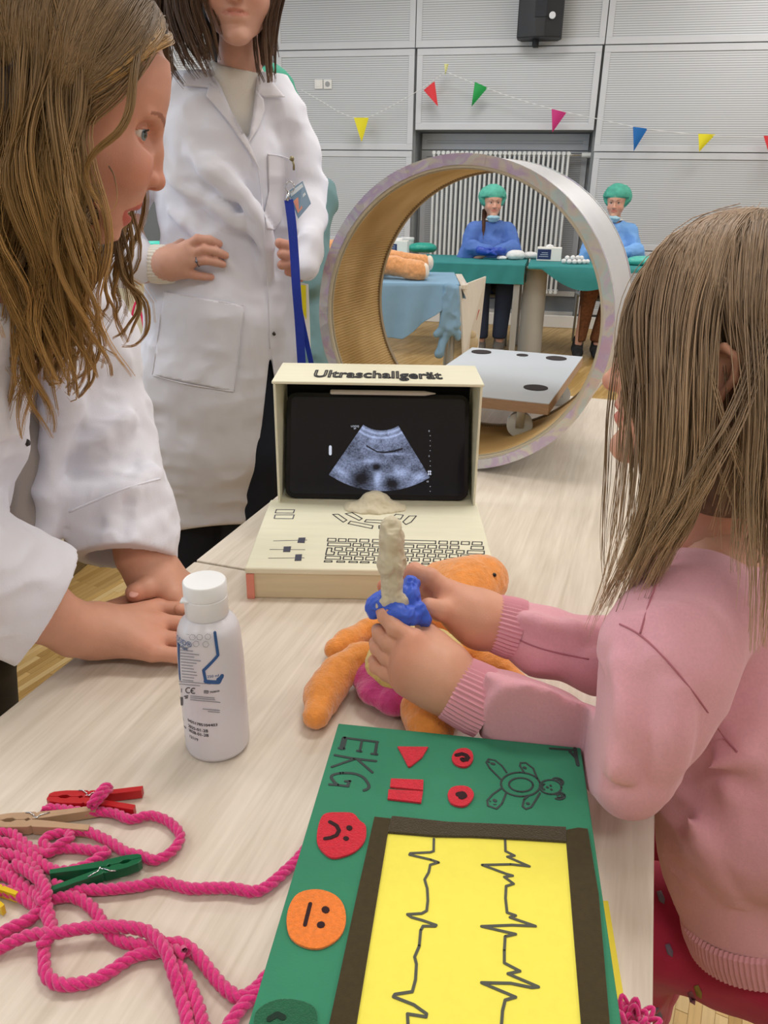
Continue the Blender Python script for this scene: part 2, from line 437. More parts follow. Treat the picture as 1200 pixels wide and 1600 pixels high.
m_ceil = mat('ceiling_paint', 'E6E6E4', .8)
c_ = MB(); c_.box((.2, 2.3, CEIL + .05), (9.6, 13.4, .1)); tag(c_.build('ceiling', m_ceil), kind='structure')
m_lampglow = mat('lamp_diffuser', 'FFFFFF', .5, emit='FFF6EC', estr=2.2)
m_white = mat('white_paint', 'E4E4E2', .5)
for x, y in LAMPS:
    t = thing('ceiling_lamp', 'flat white ceiling lamp fixed above the tables, outside the picture', 'lamp', (x, y, CEIL), 'ceiling lamps')
    b = MB(); b.box((x, y, CEIL - .03), (1.3, .6, .06), .01); b.build('housing', m_white, t)
    b = MB(); b.box((x, y, CEIL - .063), (1.2, .5, .01), .002); b.build('diffuser', m_lampglow, t)

# back wall, built of slotted panels. wall frame: WX along, origin W0
wa = math.radians(11.5); WX = np.array([math.cos(wa), -math.sin(wa), 0]); WN = np.array([-math.sin(wa), -math.cos(wa), 0]); W0 = np.array([1.2, 8.15, 0])
def wuv(px, py, out=0.):
    r = ray(px, py); t = ((W0 + WN * out - CAM) @ WN) / (r @ WN); p = CAM + r * t - W0; return float(p @ WX), float(p[2])
WF = (W0, np.array([WX, -WN, [0, 0, 1.]]))      # local x along wall, y into wall, z up
uC = wuv(434, 150)[0]; u1 = wuv(651.5, 0)[0]; u2 = wuv(946, 60)[0]; u3 = u2 + (u2 - u1) * 1.42
z1 = wuv(650, 76)[1]; z2 = .5 * (wuv(500, 231)[1] + wuv(1190, 243)[1]); znich = .5 * (wuv(700, 203)[1] + wuv(920, 205)[1])
wall = MB(WF); un0, un1 = wuv(648, 230)[0], wuv(925, 230)[0]
wall.box(((-4.6 + un0) / 2 , .18, CEIL / 2), (un0 + 4.6, .3, CEIL)); wall.box(((un1 + 4.4) / 2, .18, CEIL / 2), (4.4 - un1, .3, CEIL))
wall.box(((un0 + un1) / 2, .18, (znich + CEIL) / 2), (un1 - un0, .3, CEIL - znich)); wall.box(((un0 + un1) / 2, .33, znich / 2), (un1 - un0, .04, znich))
wall_back = wall.build('wall_back', m_joint); tag(wall_back, kind='structure')
def panel(fr, x0, x1, z0, z1_, y=0., parent=None, bw=.055, field=m_perf):
    """slotted wall panel: proud frame and a slotted field set back in it"""
    p = MB(fr); g = .004; x0 += g; x1 -= g; z0 += g; z1_ -= g
    p.box(((x0 + x1) / 2, y - .012, z1_ - bw / 2), (x1 - x0, .024, bw), .002, seg=1); p.box(((x0 + x1) / 2, y - .012, z0 + bw / 2), (x1 - x0, .024, bw), .002, seg=1)
    for x in (x0 + bw / 2, x1 - bw / 2): p.box((x, y - .012, (z0 + z1_) / 2), (bw, .024, z1_ - z0 - 2 * bw), .002, seg=1)
    f = p.build('wall_panel', m_wall, parent)
    q = MB(fr); q.box(((x0 + x1) / 2, y - .008, (z0 + z1_) / 2), (x1 - x0 - 2 * bw + .002, .016, z1_ - z0 - 2 * bw + .002)); o = q.build('slotted_field', field, f)
    # align slots with wall: rotate object space
    me = o.data; R = Matrix([list(r) for r in fr[1]]).transposed().to_4x4(); me.transform(R.inverted()); o.rotation_euler = R.to_euler(); 
    return f
zt = z1 + (z1 - z2) ; 
for a, b in ((uC, u1), (u1, u2), (u2, u3)):
    panel(WF, a, b, zt, CEIL - .02, 0, wall_back); panel(WF, a, b, z1, zt, 0, wall_back)
panel(WF, uC, u1, z2, z1, 0, wall_back); panel(WF, u2, u3, z2, z1, 0, wall_back); panel(WF, un0, un1, znich, z1, 0, wall_back)
zm = z2 - (z1 - z2)
for a, b in ((uC, un0 - .02), (un1 + .02, u3)):
    panel(WF, a, b, zm, z2, 0, wall_back); panel(WF, a, b, .14, zm, 0, wall_back)
panel(WF, un0 + .02, un0 + .42, .6, znich - .16, .31, wall_back); panel(WF, un0 + .42, un1 - .02, .6, znich - .16, .31, wall_back); panel(WF, un0 + .02, un1 - .02, znich - .16, znich - .005, .31, wall_back)
b = MB(WF); b.box(((uC + u3) / 2, -.012, .06), (u3 - uC, .03, .12), .004); tag(b.build('baseboard_back', m_white), kind='structure')
b = MB(WF); b.box(((un0 + un1) / 2, .30, .30), (un1 - un0 - .01, .03, .05), .004); b.box(((un0 + un1) / 2, .28, .06), (un1 - un0 - .01, .05, .12), .004); tag(b.build('trim_1', m_white), kind='structure')
# angled wall piece left of the corner
la = math.radians(-38)
LX = -np.array([math.cos(la), -math.sin(la) * -1, 0]); LO = W0 + WX * uC
LX = np.array([-math.cos(math.radians(38)), -math.sin(math.radians(38)), 0]); LXr = -LX
LF = (LO + LX * 1.2, np.array([LXr, np.cross([0, 0, 1.], LXr), [0, 0, 1.]]))
sw = MB(LF); sw.box((.6, .05, CEIL / 2), (1.2, .05, CEIL)); wl = sw.build('wall_corner', m_joint); tag(wl, kind='structure')
for z_a, z_b in ((.14, z2), (z2, z1), (z1, CEIL - .02)):
    panel(LF, .1, 1.17, z_a, z_b, .03, wl)
# left wall with window, right wall, rear wall
m_plain = mat('plaster', 'DEDDD8', .8, var=.02, vscale=2)
lw = MB(); X = -4.6
lw.box((X, 2.3, .45), (.12, 13.4, .9)); lw.box((X, 2.3, 3.2), (.12, 13.4, .6)); lw.box((X, -2.6, 1.9), (.12, 3.6, 2.0)); lw.box((X, 7.9, 1.9), (.12, 2.2, 2.0))
tag(lw.build('wall_left', m_plain), kind='structure')
w = MB()
for y in np.linspace(-.8, 6.8, 6): w.box((X, y, 1.9), (.09, .07, 2.0), .004)
for z in (.93, 2.87): w.box((X, 3.0, z), (.09, 7.6, .06), .004)
wn1 = w.build('window_1', m_white); tag(wn1, kind='structure')
g = MB(); g.box((X, 3.0, 1.9), (.006, 7.5, 1.9)); g.build('pane', mat('window_glass', 'FFFFFF', .0, trans=1, ior=1.1), wn1)
rw = MB(); rw.box((5.0, 2.3, CEIL / 2), (.12, 13.4, CEIL)); tag(rw.build('wall_right', m_plain), kind='structure')
rw = MB(); rw.box((.2, -4.3, CEIL / 2), (9.6, .12, CEIL)); tag(rw.build('wall_rear', m_plain), kind='structure')
# low cream partition on the left with dark skirting, and window screen above it
m_cream = mat('cream_board', 'E2DCC6', .6, var=.04, vscale=2)
p0 = atz(90, 915, 0); p1 = atz(130, 862, 0); 
pd = np.array([.18, 1, 0]); pd /= np.linalg.norm(pd)
PF = frame((p0 + p1) / 2 - pd * 1.2, pd, z=(0, 0, 1))
b = MB(PF); b.box((1.75, .03, .57), (3.5, .05, .96), .006); cp = b.build('partition_board', m_cream); tag(cp, 'cream coloured low partition board standing behind the leaning woman', 'partition')
b = MB(PF); b.box((1.75, .0, .05), (3.5, .09, .1), .004); b.build('skirting', mat('dark_oak', '6E5B3C', .5, var=.15, vscale=12), cp)

# ------------------------------------------------------------------ wall fittings
# radiator in the niche: columns with rounded tops
m_rad = mat('radiator_enamel', 'D9DDDD', .35)
ur0 = wuv(676, 235, -.12)[0]; ur1 = wuv(893, 235, -.12)[0]; zr1 = wuv(780, 236, -.12)[1]; zr0 = .32
RD = .12
t = thing('radiator', 'white column radiator mounted in the wall niche', 'radiator', put(WF, [((ur0 + ur1) / 2, RD, zr0)])[0])
n = int(round((ur1 - ur0) / .046)); first = None
for k in range(n):
    x = ur0 + (k + .5) * (ur1 - ur0) / n
    if first is None:
        b = MB(WF)
        for dy in (-.045, 0, .045): b.tube(spline([(x, RD + dy, zr0 + .03), (x, RD + dy, (zr0 + zr1) / 2), (x, RD + dy, zr1 - .03)], 2), .0125, 8)
        b.tube([(x, RD - .06, zr1 - .02), (x, RD + .06, zr1 - .02)], .019, 8); b.tube([(x, RD - .06, zr0 + .02), (x, RD + .06, zr0 + .02)], .019, 8)
        first = b.build('radiator_column', m_rad, t, smooth=True, sharp=50); x0 = x
    else:
        o = first.copy(); COL.objects.link(o); o.location = Vector(first.location) + Vector(WX * (x - x0))
for z_ in (zr1 - .03, zr0 + .03): b = MB(WF); b.tube([(ur0, RD, z_), (ur1, RD, z_)], .012, 8); b.build('header_pipe', m_rad, t, smooth=True, sharp=50)
m_chrome = mat('chrome', 'C9CCD0', .18, 1.)
b = MB(WF); b.tube([(ur1, RD, zr1 - .03), (ur1 + .10, RD, zr1 - .03), (ur1 + .16, RD + .02, zr1 - .05)], .012, 8); b.build('valve', m_chrome, t, smooth=True, sharp=50)
b = MB(WF); b.tube([(ur1 + .10, RD, zr1 - .03), (ur1 + .19, RD, zr1 - .03)], .024, 12); b.build('valve_knob', m_rad, t, smooth=True, sharp=50)
# loudspeaker high on the wall
m_spk = mat('speaker_black', '15181E', .45, bump=.2, bscale=400)
us0 = wuv(808, 40, .25)[0]; us1 = wuv(879, 40, .25)[0]; zs0 = wuv(840, 58, .25)[1]
SF = frame(put(WF, [((us0 + us1) / 2, -.12, zs0)])[0], WX, z=(0, 0, 1))
t = thing('wall_speaker', 'black loudspeaker mounted high on the slotted wall', 'speaker', SF[0])
b = MB(SF); wS = us1 - us0; b.prism([(-wS / 2, .02), (-wS / 2 + .05, .16), (wS / 2 - .05, .16), (wS / 2, .02), (wS / 2, -.09), (wS * .12, -.14), (-wS * .12, -.14), (-wS / 2, -.09)], 0, .72, bevel=.008); b.build('cabinet', m_spk, t)
b = MB(SF); b.box((0, -.142, .4), (wS * .26, .008, .5), .003); b.build('grille', mat('grille_black', '1E222A', .6, bump=.6, bscale=900), t)
b = MB(SF); b.tube([(wS * .26, -.132, .16), (wS * .26, -.148, .16)], .028, 16); b.build('badge', mat('badge_silver', 'B9BCC0', .35, .6), t, smooth=True, sharp=40)
b = MB(SF); b.tube([(-.03, .0, -.05), (-.03, .0, .01)], .03, 12); b.box((-.03, .05, -.04), (.05, .12, .02), .003); b.build('wall_bracket', m_spk, t, sharp=40)
# sockets
for k, (px, lab) in enumerate(((499, 'white blank switch plate beside the socket on the slotted wall'), (513, 'white round power socket on the slotted wall'))):
    u, z = wuv(px, 132); t = thing('switch_plate' if k == 0 else 'power_socket', lab, 'switch' if k == 0 else 'socket', put(WF, [(u, -.02, z)])[0])
    b = MB(WF); b.box((u, -.022, z), (.082, .014, .082), .004); b.build('plate', m_white, t)
    b = MB(WF); b.box((u, -.03, z), (.05, .006, .05), .003) if k == 0 else b.tube([(u, -.028, z), (u, -.033, z)], .024, 16)
    b.build('rocker' if k == 0 else 'socket_ring', m_white if k == 0 else mat('socket_grey', '9A9DA0', .5), t, sharp=40)
# bunting
def bunting(label, pts, flags, sc):
    """string with pennants hanging on it; pts pixel points on a plane in front of the wall"""
    out = .16
    def wp(px, py):
        u, z = wuv(px, py, out); return put(WF, [(u, -out, z)])[0]
    P = spline([wp(*p) for p in pts], 6); t = thing('bunting', label, 'bunting', P[len(P) // 2])
    b = MB(); b.tube(P, .0035, 5); b.build('string', mat('bunting_string', 'D8DADC', .7), t, smooth=True)
    for (xy, col, nm) in flags:
        tri = [wp(*p) for p in xy]; c0 = np.mean(tri, 0); n = WN
        b = MB(); a0, a1, a2 = tri; G = []
        for i in range(7):
            s = i / 6; row = []
            for j in range(5):
                q = j / 4; p = (a0 * (1 - q) + a1 * q) * (1 - s) + a2 * s; row.append(p + n * .012 * math.sin(3.2 * q + 2 * s) + n * .002)
            G.append(row)
        G = np.array(G); b.grid(G); b.grid(G[:, ::-1] - n * .002); o = b.build('pennant', mat('pennant_' + nm, col, .6), t, smooth=True); o['label'] = nm + ' pennant'
bunting('string of coloured pennants hung across the slotted wall at right', [(697, 112), (735, 128), (800, 152), (862, 170), (930, 185), (1000, 200), (1065, 208), (1130, 213), (1215, 214), (1300, 205)],
        [([(742, 128), (762, 137), (737, 166)], '1E9A4C', 'green'), ([(862, 170), (885, 176), (863, 207)], 'C2317A', 'pink'), ([(989, 198), (1012, 201), (990, 237)], '1769B5', 'blue'),
         ([(1091, 209), (1118, 210), (1092, 238)], 'E6DC2A', 'yellow'), ([(1193, 212), (1217, 213), (1204, 253)], 'D5343D', 'red')], 1)
bunting('string with red and yellow pennants hung on the slotted wall at left', [(470, 140), (505, 160), (530, 175), (555, 184), (575, 183), (600, 172), (640, 150), (668, 132), (697, 112)],
        [([(553, 184), (576, 184), (565, 221)], 'D9D22E', 'yellow'), ([(662, 141), (679, 127), (684, 166)], 'D33A44', 'red'), ([(694, 100), (701, 100), (696, 117)], 'D9DA9A', 'pale')], 1)
# ================================================================== TABLES
def birch():
    m = mat('birch_laminate', 'DCD3C6', .33); N = m.node_tree.nodes; L = m.node_tree.links; b = N['Principled BSDF']
    tc = N.new('ShaderNodeTexCoord'); mp = N.new('ShaderNodeMapping'); mp.inputs['Scale'].default_value = (22, 1.2, 8); L.new(tc.outputs['Object'], mp.inputs[0])
    n = N.new('ShaderNodeTexNoise'); n.inputs['Scale'].default_value = 2.2; n.inputs['Detail'].default_value = 7; n.inputs['Distortion'].default_value = 1.2; L.new(mp.outputs[0], n.inputs['Vector'])
    mp2 = N.new('ShaderNodeMapping'); mp2.inputs['Scale'].default_value = (160, 9, 8); L.new(tc.outputs['Object'], mp2.inputs[0])
    n2 = N.new('ShaderNodeTexNoise'); n2.inputs['Scale'].default_value = 1.5; n2.inputs['Detail'].default_value = 3; L.new(mp2.outputs[0], n2.inputs['Vector'])
    ad = N.new('ShaderNodeMath'); ad.operation = 'MULTIPLY_ADD'; ad.inputs[1].default_value = .45; L.new(n2.outputs[0], ad.inputs[0]); L.new(n.outputs[0], ad.inputs[2])
    cr = N.new('ShaderNodeValToRGB'); cr.color_ramp.elements[0].position = .45; cr.color_ramp.elements[1].position = .95
    cr.color_ramp.elements[0].color = lin('CABFAF'); cr.color_ramp.elements[1].color = lin('E3DACD'); L.new(ad.outputs[0], cr.inputs[0]); L.new(cr.outputs[0], b.inputs['Base Color'])
    return m
m_birch = birch(); m_edge = mat('table_edge_band', 'CDBFA9', .4); m_leg = mat('table_leg_metal', 'A9ADB0', .35, .7)
def table(label, x0, x1, y0, y1):
    c = tpt((x0 + x1) / 2, (y0 + y1) / 2, 0); t = thing('table', label, 'table', c)
    fr = (c, np.array([TX, TY, [0, 0, 1.]])); w, d = x1 - x0, y1 - y0
    b = MB(); b.box((0, 0, .738), (w - .002, d - .002, .024), .002); o = b.build('tabletop', m_birch, t, origin=(0, 0, 0)) ; o.location = (0, 0, 0); o.rotation_euler = (0, 0, -ta)
    b = MB(fr); 
    for s in (-1, 1): b.box((0, s * (d / 2 - .05), .70), (w - .12, .03, .05), .003); b.box((s * (w / 2 - .05), 0, .70), (.03, d - .12, .05), .003)
    b.build('apron', m_leg, t)
    for sx in (-1, 1):
        for sy in (-1, 1):
            b = MB(fr); b.tube([(sx * (w / 2 - .05), sy * (d / 2 - .05), 0), (sx * (w / 2 - .05), sy * (d / 2 - .05), .70)], .02, 14); b.build('leg', m_leg, t, smooth=True, sharp=50)
    return t
table('pale birch table carrying the green board and the gel bottle', -.622, .077, -.36, .944)
table('pale birch table beyond the seam, under the holographic ring', -.622, .077, .947, 2.25)
TZ = .7502

# ================================================================== GREEN BOARD
BZ = .802
TLc = atz(528, 1130, BZ); TRc = atz(905, 1168, BZ)
BX = (TRc - TLc) / np.linalg.norm(TRc - TLc); BY = np.cross([0, 0, 1.], BX); BFR = (TLc, np.array([BX, BY, [0, 0, 1.]]))
BWd = float(np.linalg.norm(TRc - TLc)) + .002; BLn = .35
board = thing('felt_board_box', 'green cardboard box top with felt screen and drawn heart traces', 'toy', TLc * [1, 1, 0] + BX * BWd / 2 - BY * BLn / 2 + [0, 0, TZ])
m_green = mat('green_card', '2F8363', .75, var=.06, vscale=30, bump=.15, bscale=500); m_cardw = mat('white_card', 'E9E7E2', .7)
b = MB(BFR); b.box((BWd / 2, -BLn / 2, (TZ - BZ) / 2 - .001), (BWd, BLn, BZ - TZ - .004), .0015); b.build('box_body', m_cardw, board)
b = MB(BFR); b.box((BWd / 2, -BLn / 2, -.0015), (BWd - .001, BLn, .003), .001); b.build('cover', m_green, board)
def bl(px, py, z=BZ):
    d = atz(px, py, z) - TLc; return [float(d @ BX), float(d @ BY)]
def zt(pts, x0, y0, s): return [(x0 + x / s, y0 + y / s) for x, y in pts]
def pen(mb, pts, w, z, fr=None, closed=False):
    """marker line with round joints; pts local xy on frame fr"""
    P = np.asarray(pts, float)
    if closed: P = np.vstack([P, P[:1]])
    ws = np.full(len(P), w) if np.isscalar(w) else np.asarray(w)
    for i in range(len(P) - 1):
        t = P[i + 1] - P[i]; l = np.linalg.norm(t)
        if l < 1e-7: continue
        n = np.array([-t[1], t[0]]) / l
        q = [P[i] + n * ws[i] / 2, P[i] - n * ws[i] / 2, P[i + 1] - n * ws[i + 1] / 2, P[i + 1] + n * ws[i + 1] / 2]
        mb.prism([tuple(v) for v in q], z, z + .0003 + .00001 * (i % 7), fr=fr)
    for i in range(len(P)):
        mb.prism([(P[i][0] + ws[i] / 2 * math.cos(a), P[i][1] + ws[i] / 2 * math.sin(a)) for a in np.arange(8) * math.pi / 4], z, z + .00035 + .00001 * (i % 5), fr=fr)
m_pen = mat('marker_ink', '2E3B3C', .6); m_peng = mat('marker_grey', '4B4E44', .6); m_inkdark = mat('ink_on_felt', '2A0A12', .8)
def felt(name, pxs, color, mname, th=.0016, z=0., lab=None, smooth_n=0, parent=board, jit=0.):
    q = [bl(*p) for p in pxs]
    if smooth_n: q = spline(np.array(q), smooth_n, closed=True).tolist()
    a = sum(q[i][0] * q[(i + 1) % len(q)][1] - q[(i + 1) % len(q)][0] * q[i][1] for i in range(len(q)))
    if a < 0: q = q[::-1]
    b = MB(BFR); b.prism(q, z, z + th, bevel=.0004 if th > .001 else 0)
    o = b.build(name, mat(mname, color, .95, var=.12, vscale=300, bump=.6, bscale=900, sheen=.3), parent)
    if lab: o['label'] = lab
    return o
mat('yellow_paper', 'F3E95C', .8, var=.025, vscale=120)
felt('yellow_sheet', [(606, 1302), (886, 1318), (912, 1660), (538, 1660)], 'F4EC62', 'yellow_paper', .0008)
mat('brown_felt', '3E3418', .97, var=.15, vscale=200, bump=.25, bscale=1400, sheen=.15)
felt('felt_strip', [(585, 1279), (612, 1282), (606, 1304), (548, 1660), (500, 1660), (515, 1600), (560, 1390)], '40361A', 'brown_felt', .002, .0005, 'left brown felt strip')
felt('felt_strip', [(903, 1296), (918, 1298), (935, 1400), (952, 1600), (958, 1660), (912, 1660), (895, 1450), (883, 1300)], '40361A', 'brown_felt', .002, .0005, 'right brown felt strip')
felt('felt_strip', [(612, 1279), (616, 1279), (700, 1288), (800, 1292), (884, 1296), (884, 1319), (820, 1315), (740, 1311), (680, 1310), (606, 1304)], '3C3218', 'brown_felt_top', .0024, .0008, 'top brown felt strip')
Z1 = (490, 1130, 6.667)
felt('play_triangle', zt([(872, 258), (1195, 262), (1130, 370), (1010, 465), (985, 468), (930, 360)], *Z1), 'D11530', 'red_felt', .0022)
felt('pause_bar', zt([(805, 592), (1145, 605), (1140, 715), (795, 680)], *Z1), 'D11530', 'red_felt', .0022)
felt('pause_bar', zt([(780, 705), (1140, 725), (1120, 845), (770, 805)], *Z1), 'D11530', 'red_felt', .0022)
felt('red_face_disc', zt([(130, 955), (270, 945), (410, 955), (480, 1030), (545, 1090), (535, 1240), (430, 1355), (270, 1415), (160, 1410), (50, 1300), (35, 1170), (70, 1020)], *Z1), 'D0122F', 'red_felt', .0022, smooth_n=3)
Z2 = (380, 1120, 2.069)
felt('orange_face_disc', zt([(180, 575), (240, 563), (295, 580), (325, 615), (332, 670), (310, 720), (255, 753), (200, 750), (155, 722), (140, 670), (150, 615)], *Z2), 'F2822E', 'orange_felt', .0022, smooth_n=3)
felt('green_face_disc', zt([(35, 990), (50, 950), (110, 920), (180, 922), (230, 945), (240, 990), (235, 1060), (180, 1110), (100, 1115), (45, 1080)], *Z2), '14603F', 'green_felt', .0022, smooth_n=3)
Z3 = (680, 1150, 4.8)
felt('red_button', zt([(130, 150), (165, 112), (230, 103), (275, 130), (285, 185), (255, 232), (205, 245), (150, 225), (125, 190)], *Z3), 'D11530', 'red_felt', .0024, smooth_n=2)
felt('red_button', zt([(92, 450), (120, 400), (180, 385), (245, 393), (285, 430), (285, 475), (240, 530), (180, 540), (115, 515)], *Z3), 'D11530', 'red_felt', .0024, smooth_n=2)
def inks(name, lines, w, z, parent=board, m=m_pen, src=None, closed=()):
    b = MB(BFR)
    for i, ln in enumerate(lines):
        ww = w
        if isinstance(ln, tuple) and len(ln) == 2 and np.isscalar(ln[1]): ln, ww = ln
        pen(b, [bl(*p) for p in (zt(ln, *src) if src else ln)], ww, z, BFR, closed=i in closed)
    return b.build(name, m, parent)
def arc(cx, cy, rx, ry, a0, a1, n=12, rot=0):
    r = math.radians(rot); o = []
    for a in np.radians(np.linspace(a0, a1, n)):
        x, y = rx * math.cos(a), ry * math.sin(a); o.append((cx + x * math.cos(r) - y * math.sin(r), cy + x * math.sin(r) + y * math.cos(r)))
    return o
inks('lettering_ekg', [[(325, 155), (668, 198)], ([(322, 160), (295, 262)], .0055), ([(505, 180), (480, 295)], .0026), ([(660, 200), (640, 322)], .003), [(265, 262), (320, 268)], [(455, 290), (495, 298)], [(605, 322), (660, 328)],
    [(222, 335), (400, 368), (648, 398)], ([(190, 458), (320, 412), (440, 372)], .0026), ([(455, 378), (612, 515)], .0026),
    spline([(525, 703), (570, 680), (572, 640), (520, 570), (430, 530), (300, 522), (205, 540), (185, 570), (220, 620), (250, 645)], 4).tolist(), ([(165, 640), (260, 648), (360, 660)], .0026), ([(355, 655), (372, 610)], .003), ([(330, 608), (380, 605)], .0026)], .0028, .0002, src=Z1)
inks('bear_drawing', [arc(640, 365, 148, 90, 0, 360, 28, 3), arc(643, 368, 90, 52, 0, 360, 22, 3), arc(865, 385, 82, 54, 0, 360, 22, 4),
    [(535, 275), (500, 225), (450, 185), (400, 175), (383, 200), (410, 245), (490, 325)], [(765, 320), (735, 245), (680, 203), (640, 203), (635, 225), (670, 280)], [(765, 320), (785, 350)],
    [(495, 395), (430, 440), (390, 485), (395, 525), (460, 548), (500, 510), (530, 435)], [(785, 430), (755, 480), (720, 535), (680, 550), (655, 530), (665, 480), (695, 455)],
    arc(920, 343, 42, 24, 180, 400, 12, 20), arc(925, 345, 22, 12, 180, 400, 8, 20), arc(930, 452, 42, 26, -150, 130, 12, 0), arc(932, 452, 22, 13, -150, 130, 8, 0),
    ([(865, 373), (867, 376)], .0022), ([(870, 403), (872, 405)], .0022), ([(840, 385), (843, 388)], .0024), arc(818, 383, 16, 20, 90, 270, 8), ([(425, 208), (440, 212)], .003), ([(400, 195), (405, 198)], .0018),
    ([(668, 238), (676, 242)], .003), ([(445, 485), (450, 488)], .0034), ([(412, 490), (413, 492)], .0014), ([(440, 515), (455, 515)], .0012), ([(693, 508), (698, 510)], .003)], .0018, .0002, src=Z3)
inks('corner_mark', [([(862, 95), (1040, 108)], .0026), ([(1048, 95), (1055, 150), (1070, 220)], .0036), ([(1010, 120), (1055, 165)], .003)], .003, .0002, src=Z3)
inks('heart_trace', [[(415, 65), (413, 168), (385, 178), (220, 185), (212, 198), (385, 238), (455, 262), (385, 282), (372, 345), (338, 405), (360, 480), (365, 580), (355, 665), (315, 688), (195, 695), (230, 720), (320, 745), (435, 785), (425, 795), (325, 793), (305, 830), (293, 960), (255, 1050), (270, 1110), (262, 1240), (235, 1340), (90, 1362), (78, 1382), (250, 1450), (355, 1525), (350, 1550), (195, 1525), (200, 1620), (190, 1700)]], .0021, .001, m=m_peng, src=(600, 1300, 5.333))
inks('heart_trace', [[(262, 75), (265, 168), (340, 205), (280, 215), (465, 295), (310, 278), (70, 283), (265, 355), (325, 372), (255, 383), (333, 440), (270, 460), (265, 560), (278, 680), (350, 705), (302, 720), (515, 793), (320, 785), (65, 795), (350, 860), (262, 880), (255, 1000), (255, 1100), (385, 1168), (285, 1190), (540, 1300), (480, 1305), (310, 1270), (65, 1265), (350, 1385), (262, 1410), (240, 1500), (230, 1640)]], .0021, .001, m=m_peng, src=(740, 1300, 5.333))
inks('face_ink', [([(170, 1050), (240, 1090), (265, 1140), (240, 1190), (180, 1215), (120, 1225)], .0034), ([(370, 1110), (375, 1118)], .005), ([(335, 1222), (342, 1226)], .0045)], .003, .0023, m=m_inkdark, src=Z1)
inks('face_ink', [([(217, 612), (200, 680)], .003), ([(265, 630), (268, 633)], .0055), ([(250, 680), (253, 680)], .0055)], .003, .0023, m=m_inkdark, src=Z2)
inks('face_ink', [([(85, 985), (110, 970), (130, 980)], .004)], .003, .0023, m=mat('ink_on_green', '0A2A1C', .8), src=Z2)
inks('button_ink', [([(160, 160), (200, 150), (230, 160), (245, 180), (210, 200), (200, 190), (235, 195)], .0045)], .004, .0025, m=m_inkdark, src=Z3)
inks('button_ink', [([(175, 455), (205, 450), (215, 465), (195, 475)], .006)], .004, .0025, m=m_inkdark, src=Z3)

# ================================================================== TOY ULTRASOUND BOX
m_box = mat('cream_paper_box', 'E9E7CF', .55, var=.04, vscale=30, stretch=(.3, 3, 3)); m_boxside = mat('cream_paper_side', 'DCCFAE', .6, var=.06, vscale=30, stretch=(.3, 1, 4)); m_peach = mat('peach_tape', 'E2917F', .6)
UX0, UX1, UY0, UY1, UZ = -.197, .161, .972, 1.232, .80
ub = thing('toy_ultrasound_box', 'cream cardboard toy ultrasound machine with drawn keyboard and tablet bay', 'toy', ((UX0 + UX1) / 2, 1.1, TZ))
b = MB(); b.box(((UX0 + UX1) / 2, (UY0 + UY1) / 2, (TZ + UZ) / 2 - .004), (UX1 - UX0 - .006, UY1 - UY0 - .006, UZ - TZ - .008), .0015); b.build('base_box', m_boxside, ub)
b = MB(); b.box(((UX0 + UX1) / 2, (UY0 + UY1) / 2, UZ - .005), (UX1 - UX0, UY1 - UY0, .010), .003, seg=3); b.build('base_lid', m_box, ub)
b = MB(); b.box((UX0 + .007, UY0 + .0015, (TZ + UZ) / 2 - .005), (.011, .004, UZ - TZ - .010), .0005); b.build('tape_strip', m_peach, ub)
HX0, HX1, HZ, HY1 = -.182, .156, 1.009, 1.355
t_ = .004
b = MB(); b.box((HX0 + t_ / 2, (UY1 + HY1) / 2 - .007, (UZ + HZ) / 2), (t_, HY1 - UY1 + .014, HZ - UZ), .001); b.build('housing_side', m_box, ub)
b = MB(); b.box((HX1 - t_ / 2, (UY1 + HY1) / 2 - .007, (UZ + HZ) / 2), (t_, HY1 - UY1 + .014, HZ - UZ), .001); b.build('housing_side', m_box, ub)
b = MB(); b.box(((HX0 + HX1) / 2, (UY1 + HY1) / 2 - .007, HZ), (HX1 - HX0 + .004, HY1 - UY1 + .018, t_ + .001), .0015); b.build('housing_roof', m_box, ub)
b = MB(); b.box(((HX0 + HX1) / 2, HY1, (TZ + HZ) / 2), (HX1 - HX0, t_, HZ - TZ), .001); b.box(((HX0 + HX1) / 2, HY1 - .06, (UZ + TZ) / 2), (HX1 - HX0, .13, UZ - TZ - .002), .001); b.build('housing_back', m_box, ub)
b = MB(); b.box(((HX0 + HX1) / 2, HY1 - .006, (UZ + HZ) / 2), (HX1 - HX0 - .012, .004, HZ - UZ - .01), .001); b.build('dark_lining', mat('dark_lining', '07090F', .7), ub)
# lettering on the roof: outlined letters
def fit_text(name, s, org, ex, ey, width, height, m, parent, outline=.02, nz=.0004):
    V, F = text_mesh(s, 1, outline); x0, x1 = V[:, 0].min(), V[:, 0].max(); sx = width / (x1 - x0); sy = height / .7
    P = np.asarray(org) + np.outer((V[:, 0] - x0) * sx, ex) + np.outer(V[:, 1] * sy, ey) + np.outer(V[:, 2] * .02, np.cross(ex, ey)) + np.cross(ex, ey) * nz
    return link_mesh(name, P, F, m, parent, smooth=False)
m_ink = mat('black_ink', '23242C', .6)
o0 = atz(489, 588, HZ + .003); o1 = atz(692, 592, HZ + .003); 
fit_text('title_lettering', 'Ultraschallgerät', o0 + [0, -.004, 0], (1, 0, 0), (0, 1, 0), float(o1[0] - o0[0]), .050, m_ink, ub, .034)
